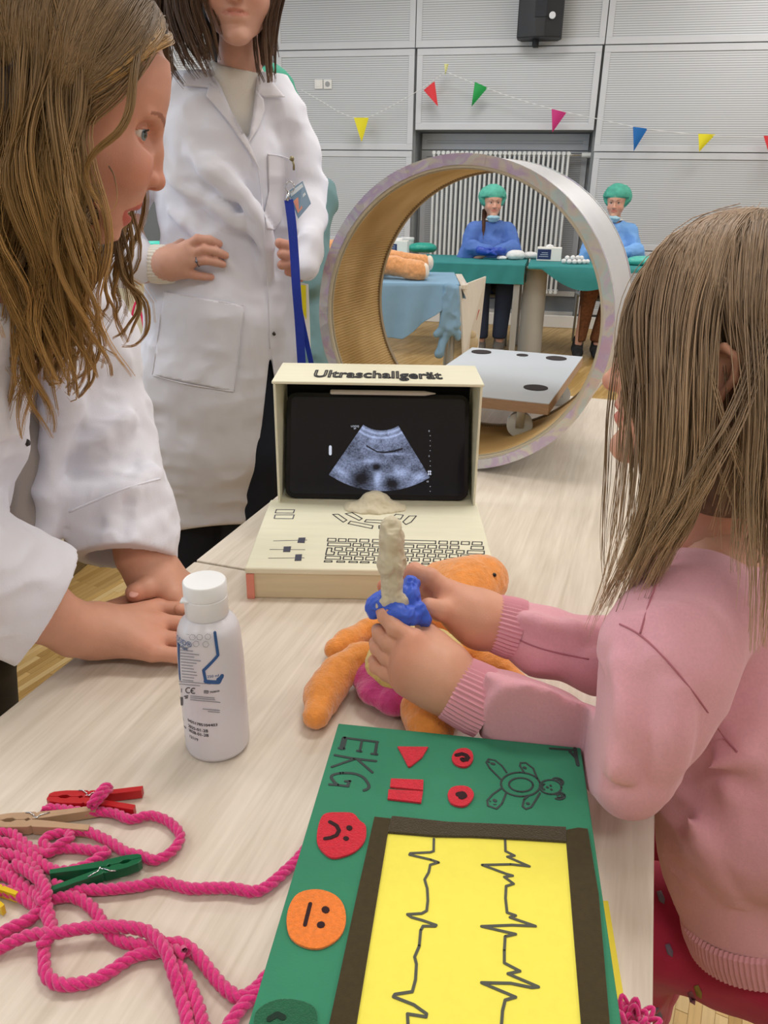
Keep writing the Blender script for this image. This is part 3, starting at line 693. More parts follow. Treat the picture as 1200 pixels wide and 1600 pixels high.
# drawn keys
kb = MB(); Z4 = (500, 790, 4.286)
def uw(px, py): p = atz(px, py, UZ); return (p[0], p[1])
rows = [(220, 20, [(50, 107), (122, 175), (188, 245), (265, 327), (350, 775), (795, 853), (873, 927), (945, 1000), (1018, 1085)]),
        (250, 20, [(50, 205), (220, 275), (288, 335), (350, 400), (415, 470), (485, 545), (560, 628), (648, 705), (722, 780), (797, 855), (870, 930), (1010, 1095)]),
        (280, 20, [(98, 150), (173, 222), (245, 298), (320, 368), (385, 440), (460, 515), (530, 590), (612, 668), (688, 745), (765, 820), (840, 890), (912, 965), (985, 1100)]),
        (309, 20, [(120, 180), (198, 250), (268, 328), (350, 405), (425, 480), (500, 550), (570, 625), (645, 700), (718, 775), (790, 848), (865, 925), (940, 1110)]),
        (339, 20, [(35, 138), (155, 212), (230, 288), (305, 365), (385, 440), (460, 515), (530, 590), (610, 665), (690, 740), (758, 808), (830, 900), (920, 975), (995, 1115)]),
        (370, 9, [(28, 80), (112, 165), (193, 250), (270, 328), (355, 400), (430, 480), (510, 570), (597, 655), (680, 730), (755, 812), (840, 900)])]
for y0, h, ks in rows:
    for a, c in ks:
        sl = lambda x: y0 + (x - 50) * .024
        pen(kb, [uw(*p) for p in zt([(a + 4, sl(a)), (c, sl(c)), (c - 1, sl(c) + h), (a, sl(a) + h)], *Z4)], .0017, UZ + .0002, closed=True)
for q in ([(50, 284), (80, 285), (75, 310), (98, 312), (92, 330), (38, 330)], [(85, 60), (122, 58), (180, 98), (155, 112)], [(170, 55), (215, 48), (283, 88), (262, 100)], [(205, 105), (355, 135), (348, 155), (188, 122)], [(310, 95), (470, 102), (465, 122), (298, 110)], [(395, 135), (540, 132), (545, 150), (395, 155)], [(510, 58), (558, 65), (540, 92), (480, 82)], [(598, 70), (645, 70), (610, 112), (575, 128), (555, 110)]):
    pen(kb, [uw(*p) for p in zt(q, *Z4)], .0018, UZ + .0002, closed=True)
kb.build('drawn_keyboard', m_ink, ub)
kb = MB(); Z5 = (380, 785, 6.)
for q in ([(312, 68), (482, 70), (470, 102), (300, 100)], [(300, 118), (478, 118), (465, 155), (290, 152)]): pen(kb, [uw(*p) for p in zt(q, *Z5)], .0017, UZ + .0002, closed=True)
for q in ([(285, 362), (598, 355)], [(250, 443), (578, 445)], [(238, 524), (572, 522)]): pen(kb, [uw(*p) for p in zt(q, *Z5)], .0009, UZ + .0002)
for q in ([(520, 335), (585, 333), (575, 382), (508, 380)], [(380, 418), (450, 416), (440, 466), (374, 466)], [(490, 492), (552, 490), (545, 548), (482, 550)]): kb.prism([uw(*p) for p in zt(q, *Z5)][::-1], UZ + .0002, UZ + .0008)
kb.build('drawn_sliders', mat('grey_ink', '4B4C5C', .6), ub)
# crumpled tape dome in front of the screen
m_tape = mat('masking_tape', 'D8D0B6', .5, var=.05, vscale=60, bump=.3, bscale=90)
c = atz(585, 798, UZ); s = SDF(c - [.075, .05, .01], c + [.075, .06, .07], .0015)
s.ell(c + [0, .012, 0], (.056, .032, .014), k=.01).ell(c + [0, .014, .012], (.026, .02, .018), k=.015)
s.disp(lambda X, Y, Z: .0040 * np.abs(vnoise(X * 45, Y * 45, Z * 60)) + .0018 * np.abs(vnoise(X * 160 + 9, Y * 160, Z * 160)))
s.plane_cut((0, 0, UZ - .0005), (0, 0, -1))
V, F = s.mesh(); link_mesh('tape_dome', V, F, m_tape, ub)
# tablet leaning in the bay
TB0 = np.array([-.013, 1.237, .8012]); tbu = np.array([0, .085, .196]); tbu /= np.linalg.norm(tbu); tbn = np.cross([1, 0, 0], tbu); TBF = (TB0, np.array([[1, 0, 0], tbu, tbn]))
TW, TH = .318, .184
tab = thing('tablet', 'black tablet with an ultrasound scan on its screen, leaning in the cream bay', 'tablet', TB0)
def rrect(w, h, r, x0=0, y0=0, n=5):
    o = []
    for cx, cy, a in ((w / 2 - r, h - r, 0), (-w / 2 + r, h - r, 90), (-w / 2 + r, r, 180), (w / 2 - r, r, 270)):
        for k in range(n): t = math.radians(a + 90 * k / (n - 1)); o.append((x0 + cx + r * math.cos(t), y0 + cy + r * math.sin(t)))
    return o
b = MB(TBF); b.prism(rrect(TW, TH, .017), -.006, 0, bevel=.001); b.build('case', mat('tablet_black', '0A0B10', .25), tab)
b = MB(TBF); b.prism(rrect(TW - .016, TH - .016, .008, 0, .008), 0, .0006); b.build('screen_glass', mat('screen_glass', '04060C', .06, coat=.5, emit='0A0D1A', estr=.35), tab)
def tloc(px, py):
    r = ray(px, py); t = ((TB0 - CAM) @ tbn) / (r @ tbn); d = CAM + r * t - TB0; return float(d[0]), float(d @ tbu)
# scan sector, a lit picture on the screen
NA, NR = 260, 220; ap = (596.2, 622.3)
A_ = np.radians(np.linspace(-34.6, 31.4, NA)); R_ = np.linspace(50.4, 145, NR)
AA, RR = np.meshgrid(A_, R_, indexing='ij'); PX = ap[0] + RR * np.sin(AA); PY = ap[1] + RR * np.cos(AA)
V = np.array([[*tloc(px, py), .0009] for px, py in zip(PX.ravel(), PY.ravel())])
ZX = (PX - 480) * 4.286; ZY = (PY - 560) * 4.286
def g2(x, y, sx, sy, a=0):
    c, s_ = math.cos(math.radians(a)), math.sin(math.radians(a)); u = (ZX - x) * c + (ZY - y) * s_; v = -(ZX - x) * s_ + (ZY - y) * c; return np.exp(-(u / sx) ** 2 - (v / sy) ** 2)
spk = vnoise(AA * 90, RR * .55, RR * 0) * .5 + vnoise(AA * 40, RR * 1.1, RR * 0 + 5) * .5
big = vnoise(AA * 9, RR * .09, RR * 0 + 9)
I = .30 + .10 * big + .16 * spk
I += .28 * np.exp(-((RR - 55) / 2.5) ** 2) + .32 * np.exp(-((RR - 62) / 2.) ** 2) + .12 * np.exp(-((RR - 68) / 5) ** 2)
I += .30 * g2(440, 690, 90, 22, 0) + .45 * g2(470, 800, 26, 60) + .28 * g2(620, 770, 70, 35) + .25 * g2(230, 760, 80, 22, 35) + .25 * g2(740, 800, 70, 25, -20) + .3 * g2(600, 640, 60, 10) + .25 * g2(450, 615, 60, 9, 20)
I *= 1 - .95 * g2(463, 728, 34, 32) ; I *= 1 - .85 * g2(360, 810, 75, 62); I *= 1 - .8 * g2(570, 840, 60, 40)
lx = np.interp(ZX, [395, 430, 470, 520, 580, 640], [585, 605, 626, 630, 622, 604], left=9999, right=9999); I *= 1 - .95 * np.exp(-((ZY - lx) / 6) ** 2)
I = np.clip((I - .08) * 1.35, 0.02, 1) ** 1.2
cols = np.stack([I * .50, I * .60, I * .92], -1).reshape(-1, 3)
idx = np.arange(NA * NR).reshape(NA, NR); F = np.stack([idx[:-1, :-1], idx[:-1, 1:], idx[1:, 1:], idx[1:, :-1]], -1).reshape(-1, 4)
def emis_vcol():
    m = bpy.data.materials.new('scan_picture'); m.use_nodes = True; N = m.node_tree.nodes; b = N['Principled BSDF']; a = N.new('ShaderNodeAttribute'); a.attribute_name = 'Col'
    b.inputs['Base Color'].default_value = (.01, .01, .02, 1); b.inputs['Roughness'].default_value = .1; m.node_tree.links.new(a.outputs['Color'], b.inputs['Emission Color']); b.inputs['Emission Strength'].default_value = 1.0; return m
link_mesh('scan_picture', put(TBF, V), F, emis_vcol(), tab, cols=cols)
m_lit = mat('screen_text', 'BFC8DA', .4, emit='AEB8CC', estr=.8)
b = MB(); Z6 = (480, 560, 4.286)
def tpen(pts, w): pen(b, [tloc(*p) for p in zt(pts, *Z6)], w, .0009, TBF)
for y in (518, 552, 586, 618, 688, 720, 752, 858, 890): tpen([(822, y), (825, y)], .0009)
tpen([(155, 592), (155, 640)], .005)
for q in ([(808, 758), (830, 758)], [(808, 775), (830, 775)], [(813, 752), (813, 780)], [(825, 752), (825, 780)]): tpen(q, .0012)
b.build('scale_marks', m_lit, tab)
def ttext(s, px, py, h):
    V, F = text_mesh(s, h); x, y = tloc(*zt([(px, py)], *Z6)[0]); return put(TBF, V + [x, y, .001]), F
b = MB()
for s_, x, y, h in (('LOGIQ', 293, 460, .0045), ('E9', 312, 475, .004), ('0', 812, 492, .004), ('5', 812, 660, .004), ('10', 797, 830, .004)): b.add(*ttext(s_, x, y, h), None)
b.build('screen_lettering', m_lit, tab)
# stylus on the tablet's upper edge
def pl(px, py, n):
    r = ray(px, py); P0 = TB0 + tbn * n; return CAM + r * (((P0 - CAM) @ tbn) / (r @ tbn))
q0 = TB0 + tbu * (TH + .0045) + tbn * -.001; pA = q0 + [pl(517, 604, 0)[0] + .013, 0, 0]; pB = q0 + [pl(680, 611, 0)[0] + .013, 0, 0]
pA[1] -= .012; pB[1] -= .012; L_ = pB[0] - pA[0]
b = MB(frame(pA, (1, 0, 0), z=tbn)); b.tube([(0, 0, 0), (.002, 0, 0), (L_ * .88, 0, 0), (L_ * .9, 0, 0), (L_, 0, 0)], [.003, .0043, .0043, .0042, .0008], 12); o = b.build('stylus', mat('stylus_white', 'D8D2CC', .35), smooth=True, sharp=50)
tag(o, 'white stylus lying along the top edge of the black tablet', 'stylus')

# ================================================================== GEL BOTTLE
BC = atz(333, 1195, TZ); BR = .0335; BC = BC + np.array([0, BR, 0]) + [-.0015, 0, 0]
bt = thing('gel_bottle', 'white plastic gel bottle with flip cap and blue printed label', 'bottle', BC)
m_bot = mat('bottle_plastic', 'DDDCE4', .32, coat=.15); BFm = (BC, np.eye(3)); H = float(aty(317, 905, BC[1])[2]) - TZ
hb = H - .052
b = MB(BFm); b.lathe([(0.001, .0006), (BR - .006, 0.0), (BR - .0015, .0022), (BR, .007), (BR, .05), (BR - .0006, hb * .75), (BR - .0022, hb - .008), (BR - .0035, hb), (BR - .006, hb + .006), (BR - .010, hb + .010), (.0205, hb + .013), (.0195, hb + .014), (.0195, hb + .018)], 64)
b.build('bottle_body', m_bot, bt, smooth=True, sharp=60)
b = MB(BFm); b.lathe([(.0205, hb + .0145), (.0212, hb + .0155), (.0212, hb + .0345), (.0206, hb + .0350), (.0206, hb + .0356), (.0213, hb + .0362), (.0211, H - .002), (.020, H - .0006), (.012, H + .0002), (.0005, H - .0004)], 56)
b.box((-.0165, -.0125, hb + .0353), (.009, .009, .0022), .0006, fr=zrot(BC, 0)); b.build('flip_cap', mat('cap_plastic', 'F0F4F8', .28), bt, smooth=True, sharp=40)
def bcyl(px, py):
    r = ray(px, py); o = CAM - BC; a = r[0] ** 2 + r[1] ** 2; bb = 2 * (o[0] * r[0] + o[1] * r[1]); cc = o[0] ** 2 + o[1] ** 2 - BR ** 2; D = max(bb * bb - 4 * a * cc, 0)
    t = (-bb - math.sqrt(D)) / (2 * a); p = o + r * t; return math.atan2(p[1], p[0]), p[2]
def onb(V):
    V = np.asarray(V, float); ph = V[:, 0] / BR; r = BR + .0003 + V[:, 2] - np.clip((V[:, 1] - .05) / (hb - .05), 0, 1) ** 2 * .0022
    return BC + np.stack([r * np.cos(ph), r * np.sin(ph), V[:, 1]], 1)
def bxy(px, py): a, z = bcyl(px, py); return (a * BR, z)
Z7 = (260, 960, 7.27)
def blabel(name, m, segs, texts=()):
    mb = MB()
    for pts, w in segs:
        P = np.array([bxy(*p) for p in zt(pts, *Z7)]); 
        Q = [P[0]]
        for i in range(len(P) - 1):
            n = max(1, int(np.linalg.norm(P[i + 1] - P[i]) / .002))
            for k in range(1, n + 1): Q.append(P[i] + (P[i + 1] - P[i]) * k / n)
        t2 = MB(); pen(t2, Q, w, 0); mb.add(onb(np.concatenate(t2.V)), t2.F, None)
    for s_, px, py, h, bold in texts:
        V, F = text_mesh(s_, h); x, z = bxy(*zt([(px, py)], *Z7)[0]); V = V + [x, z, 0]
        mb.add(onb(V), F, None)
        if bold: mb.add(onb(V + [bold, 0, .00005]), F, None)
    return mb.build(name, m, bt)
m_lblue = mat('label_blue', '2E5C97', .4); m_lblk = mat('label_black', '33343C', .5); m_lgr = mat('label_grey', '8E919B', .5)
blabel('label_emblem', m_lblue, [([(555, 215), (590, 470), (420, 640), (446, 760)], .0030), ([(446, 762), (595, 772), (632, 700)], .0042), ([(590, 740), (630, 715)], .004), ([(120, 345), (150, 730)], .0040)], [('COSID®', 0, 260, .0085, .0002), ('sound Gel', -20, 318, .0062, .0003), ('250 ml', 462, 725, .0042, .0002)])
hexes = [(285, 270), (372, 270), (470, 265), (328, 345), (445, 350)]
blabel('label_structure_drawing', m_lgr, [([(x + 38 * math.cos(a), y + 34 * math.sin(a)) for a in np.radians(np.arange(0, 361, 60) + 10)], .0003) for x, y in hexes] + [([(215, 235), (250, 240)], .0003)] )
lines = []
for k, (y, x1) in enumerate(zip(range(375, 760, 33), (240, 290, 370, 305, 385, 335, 295, 305, 335, 345, 310, 300))):
    x = 140 + k * 4; 
    while x < x1:
        e = min(x + rnd.choice((18, 30, 42)), x1); lines.append(([(x, y + (x - 140) * .12), (e, y + (e - 140) * .12)], .0007)); x = e + 7
for (xa, xb, y) in ((130, 500, 760), (140, 380, 790), (275, 545, 925), (275, 550, 945), (275, 610, 968), (415, 605, 1072), (475, 605, 1100)):
    x = xa
    while x < xb:
        e = min(x + rnd.choice((16, 28, 40)), xb); lines.append(([(x, y + (x - xa) * .09), (e, y + (e - xa) * .09)], .0006)); x = e + 7
blabel('label_small_print', m_lgr, lines)
bars = [([(145 + k * 7, 940), (147 + k * 7, 1030)], .0004 + .0003 * (k % 3)) for k in range(7)]
blabel('label_lettering', m_lblk, bars + [(arc(250, 862, 30, 30, 60, 300, 10), .0008), (arc(308, 868, 30, 30, 60, 300, 10), .0008), ([(282, 868), (303, 868)], .0008), ([(172, 842), (172, 880)], .0007), ([(428, 865), (475, 868), (475, 895), (428, 892), (428, 865)], .0003), ([(210, 1270), (222, 1290)], .0012), ([(205, 930), (245, 925)], .001), ([(215, 950), (240, 945)], .001)],
       [('REF', 434, 888, .0026, 0), ('702010', 490, 896, .0032, .0002), ('04251785104403', 246, 1208, .0048, .0003), ('2025-01-28', 250, 1272, .0052, .0003), ('2028-01-28', 256, 1322, .0052, .0003), ('12119', 262, 1390, .005, .0002), ('(01)', 190, 1180, .0034, 0), ('LOT', 205, 1365, .003, 0)])
# ================================================================== YARN AND PEGS
m_yarn = mat('pink_yarn', 'E0217F', .85, var=.25, vscale=500, sheen=.5, bump=.5, bscale=1500)
yarn = thing('braided_yarn', 'tangled bright pink twisted yarn cord on the table at lower left', 'yarn', atz(120, 1450, TZ))
def cord(px, z=.0065, r=.0031, parent=yarn, ends=True):
    q = spline([atz(p[0], p[1], TZ + z + (p[2] if len(p) > 2 else 0)) for p in px], 8)
    L = np.concatenate([[0], np.cumsum(np.linalg.norm(np.diff(q, axis=0), axis=1))]); n = max(8, int(L[-1] / .0016)); s = np.linspace(0, L[-1], n)
    C = np.stack([np.interp(s, L, q[:, k]) for k in range(3)], 1)
    C += np.stack([vnoise(s * 60, s * 0 + 3, s * 0), vnoise(s * 60, s * 0 + 9, s * 0), s * 0], 1) * .0008
    T = np.gradient(C, axis=0); T /= np.linalg.norm(T, axis=1)[:, None]; Nn = np.cross(T, [0, 0, 1.]); Nn /= np.linalg.norm(Nn, axis=1)[:, None]; Bn = np.cross(T, Nn)
    mb = MB()
    r = r * .82
    for k in range(3):
        ph = s / .0040 * 1.15 + k * 2.094; P = C + (Nn * np.cos(ph)[:, None] + Bn * np.sin(ph)[:, None]) * r * .95
        V, F = tube_arrays(P, np.full(n, r * 1.08) * (1 + .08 * np.sin(s * 900 + k)), 7); mb.V.append(V); mb.F += (F + mb.n).tolist(); mb.n += len(V)
    return mb.build('cord', m_yarn, parent, smooth=True)
cord([(66, 1268), (85, 1262, -.001), (120, 1268), (150, 1268), (180, 1272), (205, 1281), (235, 1274), (262, 1283), (281, 1305), (270, 1328), (245, 1343), (220, 1338), (195, 1330), (165, 1312), (140, 1301), (110, 1300), (80, 1305), (68, 1316), (80, 1326), (110, 1325), (150, 1329), (168, 1333), (150, 1342), (130, 1353), (105, 1361), (80, 1359), (50, 1337), (20, 1320), (-20, 1308)], r=.0029)
cord([(140, 1258, .012), (150, 1245, .016), (165, 1230, .016), (172, 1232, .012), (160, 1244, .013), (140, 1262, .006)], r=.0027)
cord([(-20, 1296), (15, 1300), (35, 1315), (55, 1330), (75, 1334), (90, 1322, .004), (108, 1312, .004), (106, 1302)], r=.0028)
cord([(82, 1382), (100, 1387), (130, 1391), (160, 1390), (220, 1385), (250, 1379), (300, 1388), (360, 1387), (400, 1392), (430, 1376), (468, 1338), (500, 1300)])
cord([(-20, 1330), (25, 1338), (50, 1355), (65, 1385, .004), (70, 1410, .006), (76, 1430, .005), (80, 1448), (70, 1465), (68, 1500), (75, 1525), (100, 1538), (140, 1535), (175, 1515), (215, 1492), (260, 1486), (290, 1490, .006)])
cord([(78, 1405), (115, 1401), (145, 1420), (165, 1452), (190, 1472), (230, 1478), (280, 1474), (310, 1495), (340, 1530), (370, 1559), (395, 1548), (420, 1520)])
cord([(-20, 1492), (40, 1464, .004), (90, 1457, .007), (140, 1450, .007), (200, 1449, .007), (232, 1456, .006), (255, 1480, .008), (272, 1520, .006), (285, 1560), (300, 1640)])
cord([(250, 1470), (262, 1490), (285, 1515), (300, 1550), (330, 1640)])
cord([(-20, 1470), (15, 1452), (45, 1438), (66, 1418, .004), (58, 1400), (30, 1385), (5, 1352), (-20, 1345)], r=.0033)
cord([(-20, 1385), (20, 1395), (50, 1412), (72, 1432, .005), (80, 1460, .006), (60, 1480, .003)], r=.003)
cord([(-20, 1360), (20, 1372), (48, 1392), (68, 1410, .009), (72, 1390, .010), (50, 1365, .008), (20, 1350, .006)], r=.003)
cord([(335, 1640), (360, 1600), (385, 1568), (410, 1545)], r=.0032)
# pompom of yarn right of the board
pom = thing('yarn_pompom', 'bright pink yarn pompom beside the right edge of the green board', 'yarn', atz(990, 1600, TZ))
mb = MB(); c = atz(985, 1612, TZ + .012)
for k in range(46):
    a = rnd.uniform(0, 6.28); e = rnd.uniform(.1, 1.3); l = rnd.uniform(.012, .024); d = np.array([math.cos(a) * math.cos(e), math.sin(a) * math.cos(e), math.sin(e)]); side = np.cross(d, [0, 0, 1.]); side /= np.linalg.norm(side)
    P = spline([c, c + d * l * .6 + side * .003, c + d * l, c + d * l * .7 - side * .003, c], 4); V, F = tube_arrays(P, np.full(len(P), .0016), 6); mb.V.append(V); mb.F += (F + mb.n).tolist(); mb.n += len(V)
tag(mb.build('yarn_loops', m_yarn, pom, smooth=True), kind='stuff')
# yellow paper strip by the board
p = [atz(938, 1408, TZ + .0006), atz(950, 1408, TZ + .0006), atz(975, 1560, TZ + .0006), atz(955, 1620, TZ + .0006), atz(950, 1560, TZ + .0006)]
b = MB(); b.prism([(v[0], v[1]) for v in p][::-1], TZ + .0002, TZ + .001); tag(b.build('paper_strip', mat('yellow_strip', 'E3D23B', .6)), 'narrow yellow paper strip on the table right of the green board', 'paper')

def peg(label, pa, pb, color, mname, z=.0062, rough=.4, open_=1., tilt=0., wood=False, roll=0.):
    """clothes peg lying on its side: pa = jaw tip pixel, pb = handle end pixel"""
    A = atz(pa[0], pa[1], TZ + z); B = atz(pb[0], pb[1], TZ + z + tilt); L = float(np.linalg.norm(B - A)); k = L / .072
    fr = frame(A, B - A, z=(0, 0, 1)); t = thing('clothes_peg', label, 'clothes peg', [(A[0] + B[0]) / 2, (A[1] + B[1]) / 2, TZ])
    if roll:
        a = math.radians(roll); x, y, zz = fr[1]; fr = (fr[0], np.array([x, y * math.cos(a) + zz * math.sin(a), -y * math.sin(a) + zz * math.cos(a)]))
    m = mat(mname, color, rough, var=.12 if wood else .03, vscale=40, stretch=(1, 1, 1))
    for s in (1, -1):
        P = [(0, .0002), (.008, .0002), (.011, .0017), (.015, .0019), (.018, .0002), (.024, .0002), (.026, .0016), (.028, .0002), (.034, .0006), (.072, .0062 * open_), (.072, .0105 * open_), (.05, .0088), (.032, .0072), (.0305, .0060), (.029, .0072), (.012, .0068), (.003, .0052), (0, .003)]
        P = [(x * k, y * k * s) for x, y in P]
        if s < 0: P = P[::-1]
        b = MB(fr); b.prism(P, -.0048, .0048, bevel=.0004); b.build('half', m, t)
    b = MB(fr); x0 = .0305 * k
    P = [(x0 + .012, .0072, .0052), (x0 + .004, .0040, .0056)] + [(x0 + .0024 * math.cos(a), .0024 * math.sin(a), .0056 - a * .00058) for a in np.linspace(0, 6.28 * 3, 36)] + [(x0 - .004, -.0040, -.0056), (x0 - .0065, -.0075, -.0052)]
    b.tube(P, .0006, 6); b.tube([(x0 - .010, .0078, .005), (x0 - .006, .0075, .0058), (x0, .0028, .006)], .0006, 6); b.build('spring', m_chrome, t, smooth=True)
    return t
peg('red clothes peg clipped over the pink yarn', (76, 1250), (217, 1252), 'B91C22', 'red_plastic', .0065, open_=1.25)
peg('bare wooden clothes peg lying in front of the red one', (-14, 1288), (146, 1283), 'B8987A', 'beech_wood', .0066, .7, wood=True, open_=1.15)
peg('green clothes peg lying across the pink yarn', (222, 1346), (78, 1382), '14633F', 'green_plastic', .010, .3, open_=1.1)
peg('yellow clothes peg tip at the left edge of the table', (-60, 1370), (17, 1412), 'E0BE16', 'yellow_plastic', .0066, .35, open_=1.0)

# ================================================================== PLUSH TURTLE ON ITS BACK
m_or = mat('orange_plush', 'F09A45', .95, var=.10, vscale=90, sheen=.6, bump=.7, bscale=420)
m_pk = mat('magenta_plush', 'CB3F86', .95, var=.12, vscale=90, sheen=.6, bump=.7, bscale=420)
m_ye = mat('yellow_plush', 'DFCB77', .95, var=.08, vscale=90, sheen=.5, bump=.6, bscale=420)
tc_ = atz(645, 1036, .785)
tur = thing('plush_turtle', 'orange plush turtle with pink shell lying on its back under the hands', 'plush toy', [tc_[0], tc_[1], TZ])
def plush(name, build, m, lo, hi, h=.0018, amp=.0008, parent=None, cut=True):
    s = SDF(lo, hi, h); build(s); s.disp(lambda X, Y, Z: amp * vnoise(X * 260, Y * 260, Z * 260) + amp * 1.2 * vnoise(X * 70, Y * 70, Z * 70))
    if cut: s.plane_cut((0, 0, TZ + .0003), (0, 0, -1))
    V, F = s.mesh(); V = relax(V, F, 1, .4); return link_mesh(name, V, F, m, parent or tur)
ax1 = atz(735, 905, .785) - tc_; ax1[2] = 0; ax1 /= np.linalg.norm(ax1); ax2 = np.cross([0, 0, 1.], ax1); AXS = np.array([ax1, ax2, [0, 0, 1.]])
lo = tc_ - [.11, .11, .04]; hi = tc_ + [.11, .11, .06]
def bshell(s):
    s.ell([tc_[0], tc_[1], TZ + .022], (.076, .069, .022), AXS, k=.004)
    for a in range(0, 360, 30): p = ax1 * .058 * math.cos(math.radians(a)) + ax2 * .052 * math.sin(math.radians(a)); s.ell([tc_[0] + p[0], tc_[1] + p[1], TZ + .022], (.02, .02, .0165), AXS, k=.006)
plush('shell', bshell, m_pk, lo, hi)
plush('belly', lambda s: s.ell([tc_[0] + .004, tc_[1] + .003, TZ + .036], (.066, .060, .030), AXS, k=.004), m_ye, lo, hi)
hc = atz(728, 918, .790)
def bhead(s):
    s.ell(hc, (.046, .042, .037), AXS, k=.01); e = atz(758, 905, .792); s.ell(e, (.032, .032, .032), AXS, k=.03); e = atz(690, 905, .785); s.ell(e, (.030, .030, .024), AXS, k=.03); s.cone(hc, tc_ + ax1 * .04, .030, .026, .02)
plush('head', bhead, m_or, hc - [.09, .09, .06], hc + [.09, .08, .07])
e = atz(773, 898, .818); b = MB(); b.ball(e + [0, .003, -.002], .003); b.build('eye', mat('bead_black', '15120F', .2), tur, smooth=True)
def limb(name, P, R, flat=None):
    P = [atz(x, y, z) for x, y, z in P]; lo = np.min(P, 0) - .04; hi = np.max(P, 0) + .04
    plush(name, lambda s: s.chain(P, R, .02), m_or, lo, hi)
limb('leg', [(600, 975, .775), (575, 985, .768), (545, 1003, .766), (522, 1015, .765)], [.010, .0115, .0135, .0125])
limb('leg', [(590, 1022, .785), (560, 1026, .785), (528, 1052, .778), (505, 1085, .769), (494, 1118, .766)], [.012, .013, .017, .0175, .0145])
limb('leg', [(655, 1085, .775), (662, 1108, .776), (672, 1135, .775)], [.014, .021, .026])
limb('leg', [(710, 1010, .776), (740, 1022, .771), (780, 1045, .769), (815, 1075, .767)], [.012, .013, .015, .014])
# care tag of the turtle
a, c2 = atz(752, 1030, .772), atz(792, 1038, .768)
b = MB(); G = np.array([[a + (c2 - a) * s_ + [0, w * .010, .006 * math.sin(3 * s_) + w * .002] for w in (-1, 0, 1)] for s_ in np.linspace(0, 1, 8)]); b.grid(G); b.grid(G[:, ::-1] - [0, 0, .0004]); b.build('care_tag', mat('tag_white', 'E4E2DE', .6), tur, smooth=True)

# probe wrapped in tape
pb0 = at(613, 935, .80); pb1 = at(611, 822, .775)
prb = thing('toy_probe', 'beige taped toy ultrasound probe standing upright in a blue glove wrap', 'toy', pb0)
s = SDF(np.minimum(pb0, pb1) - .045, np.maximum(pb0, pb1) + .045, .0012)
mid = (pb0 + pb1) / 2
s.chain([pb0 + (0, 0, 0), pb0 * .8 + pb1 * .2, mid, pb0 * .15 + pb1 * .85, pb1], [.0130, .0105, .0142, .0126, .0115], .008)
for k in range(4): s.ell(pb0 + [(-.010, .010, .002, -.004)[k], -.005, (-.006, -.001, .004, -.012)[k]], (.009, .006, .010), k=.004)
def crump(X, Y, Z): return .0030 * np.abs(vnoise(X * 80 + Z * 50, Y * 80, Z * 55 - X * 50)) + .0016 * np.abs(vnoise(X * 240, Y * 240 + Z * 90, Z * 160))
s.disp(crump); V, F = s.mesh(); link_mesh('taped_probe', V, F, m_tape, prb)
m_glove = mat('blue_nitrile', '4066DC', .4, sss=0)
gc = at(630, 940, .802)
s = SDF(gc - .055, gc + .055, .0012)
for (px, py, d, r) in ((600, 945, .805, .014), (618, 955, .795, .014), (640, 930, .806, .015), (652, 955, .80, .013), (632, 962, .792, .012), (590, 950, .812, .015), (648, 968, .797, .009), (642, 914, .812, .013), (606, 938, .812, .015), (664, 966, .80, .010)): s.ell(at(px, py, d), (r, r, r), k=.005)
def crump2(X, Y, Z): return .0050 * np.abs(vnoise(X * 60 + Y * 40, Y * 50 - Z * 40, Z * 60)) + .0026 * np.abs(vnoise(X * 170 - Z * 80, Y * 170, Z * 150))
s.disp(crump2); V, F = s.mesh(); o = link_mesh('glove_wrap', V, F, m_glove, prb)

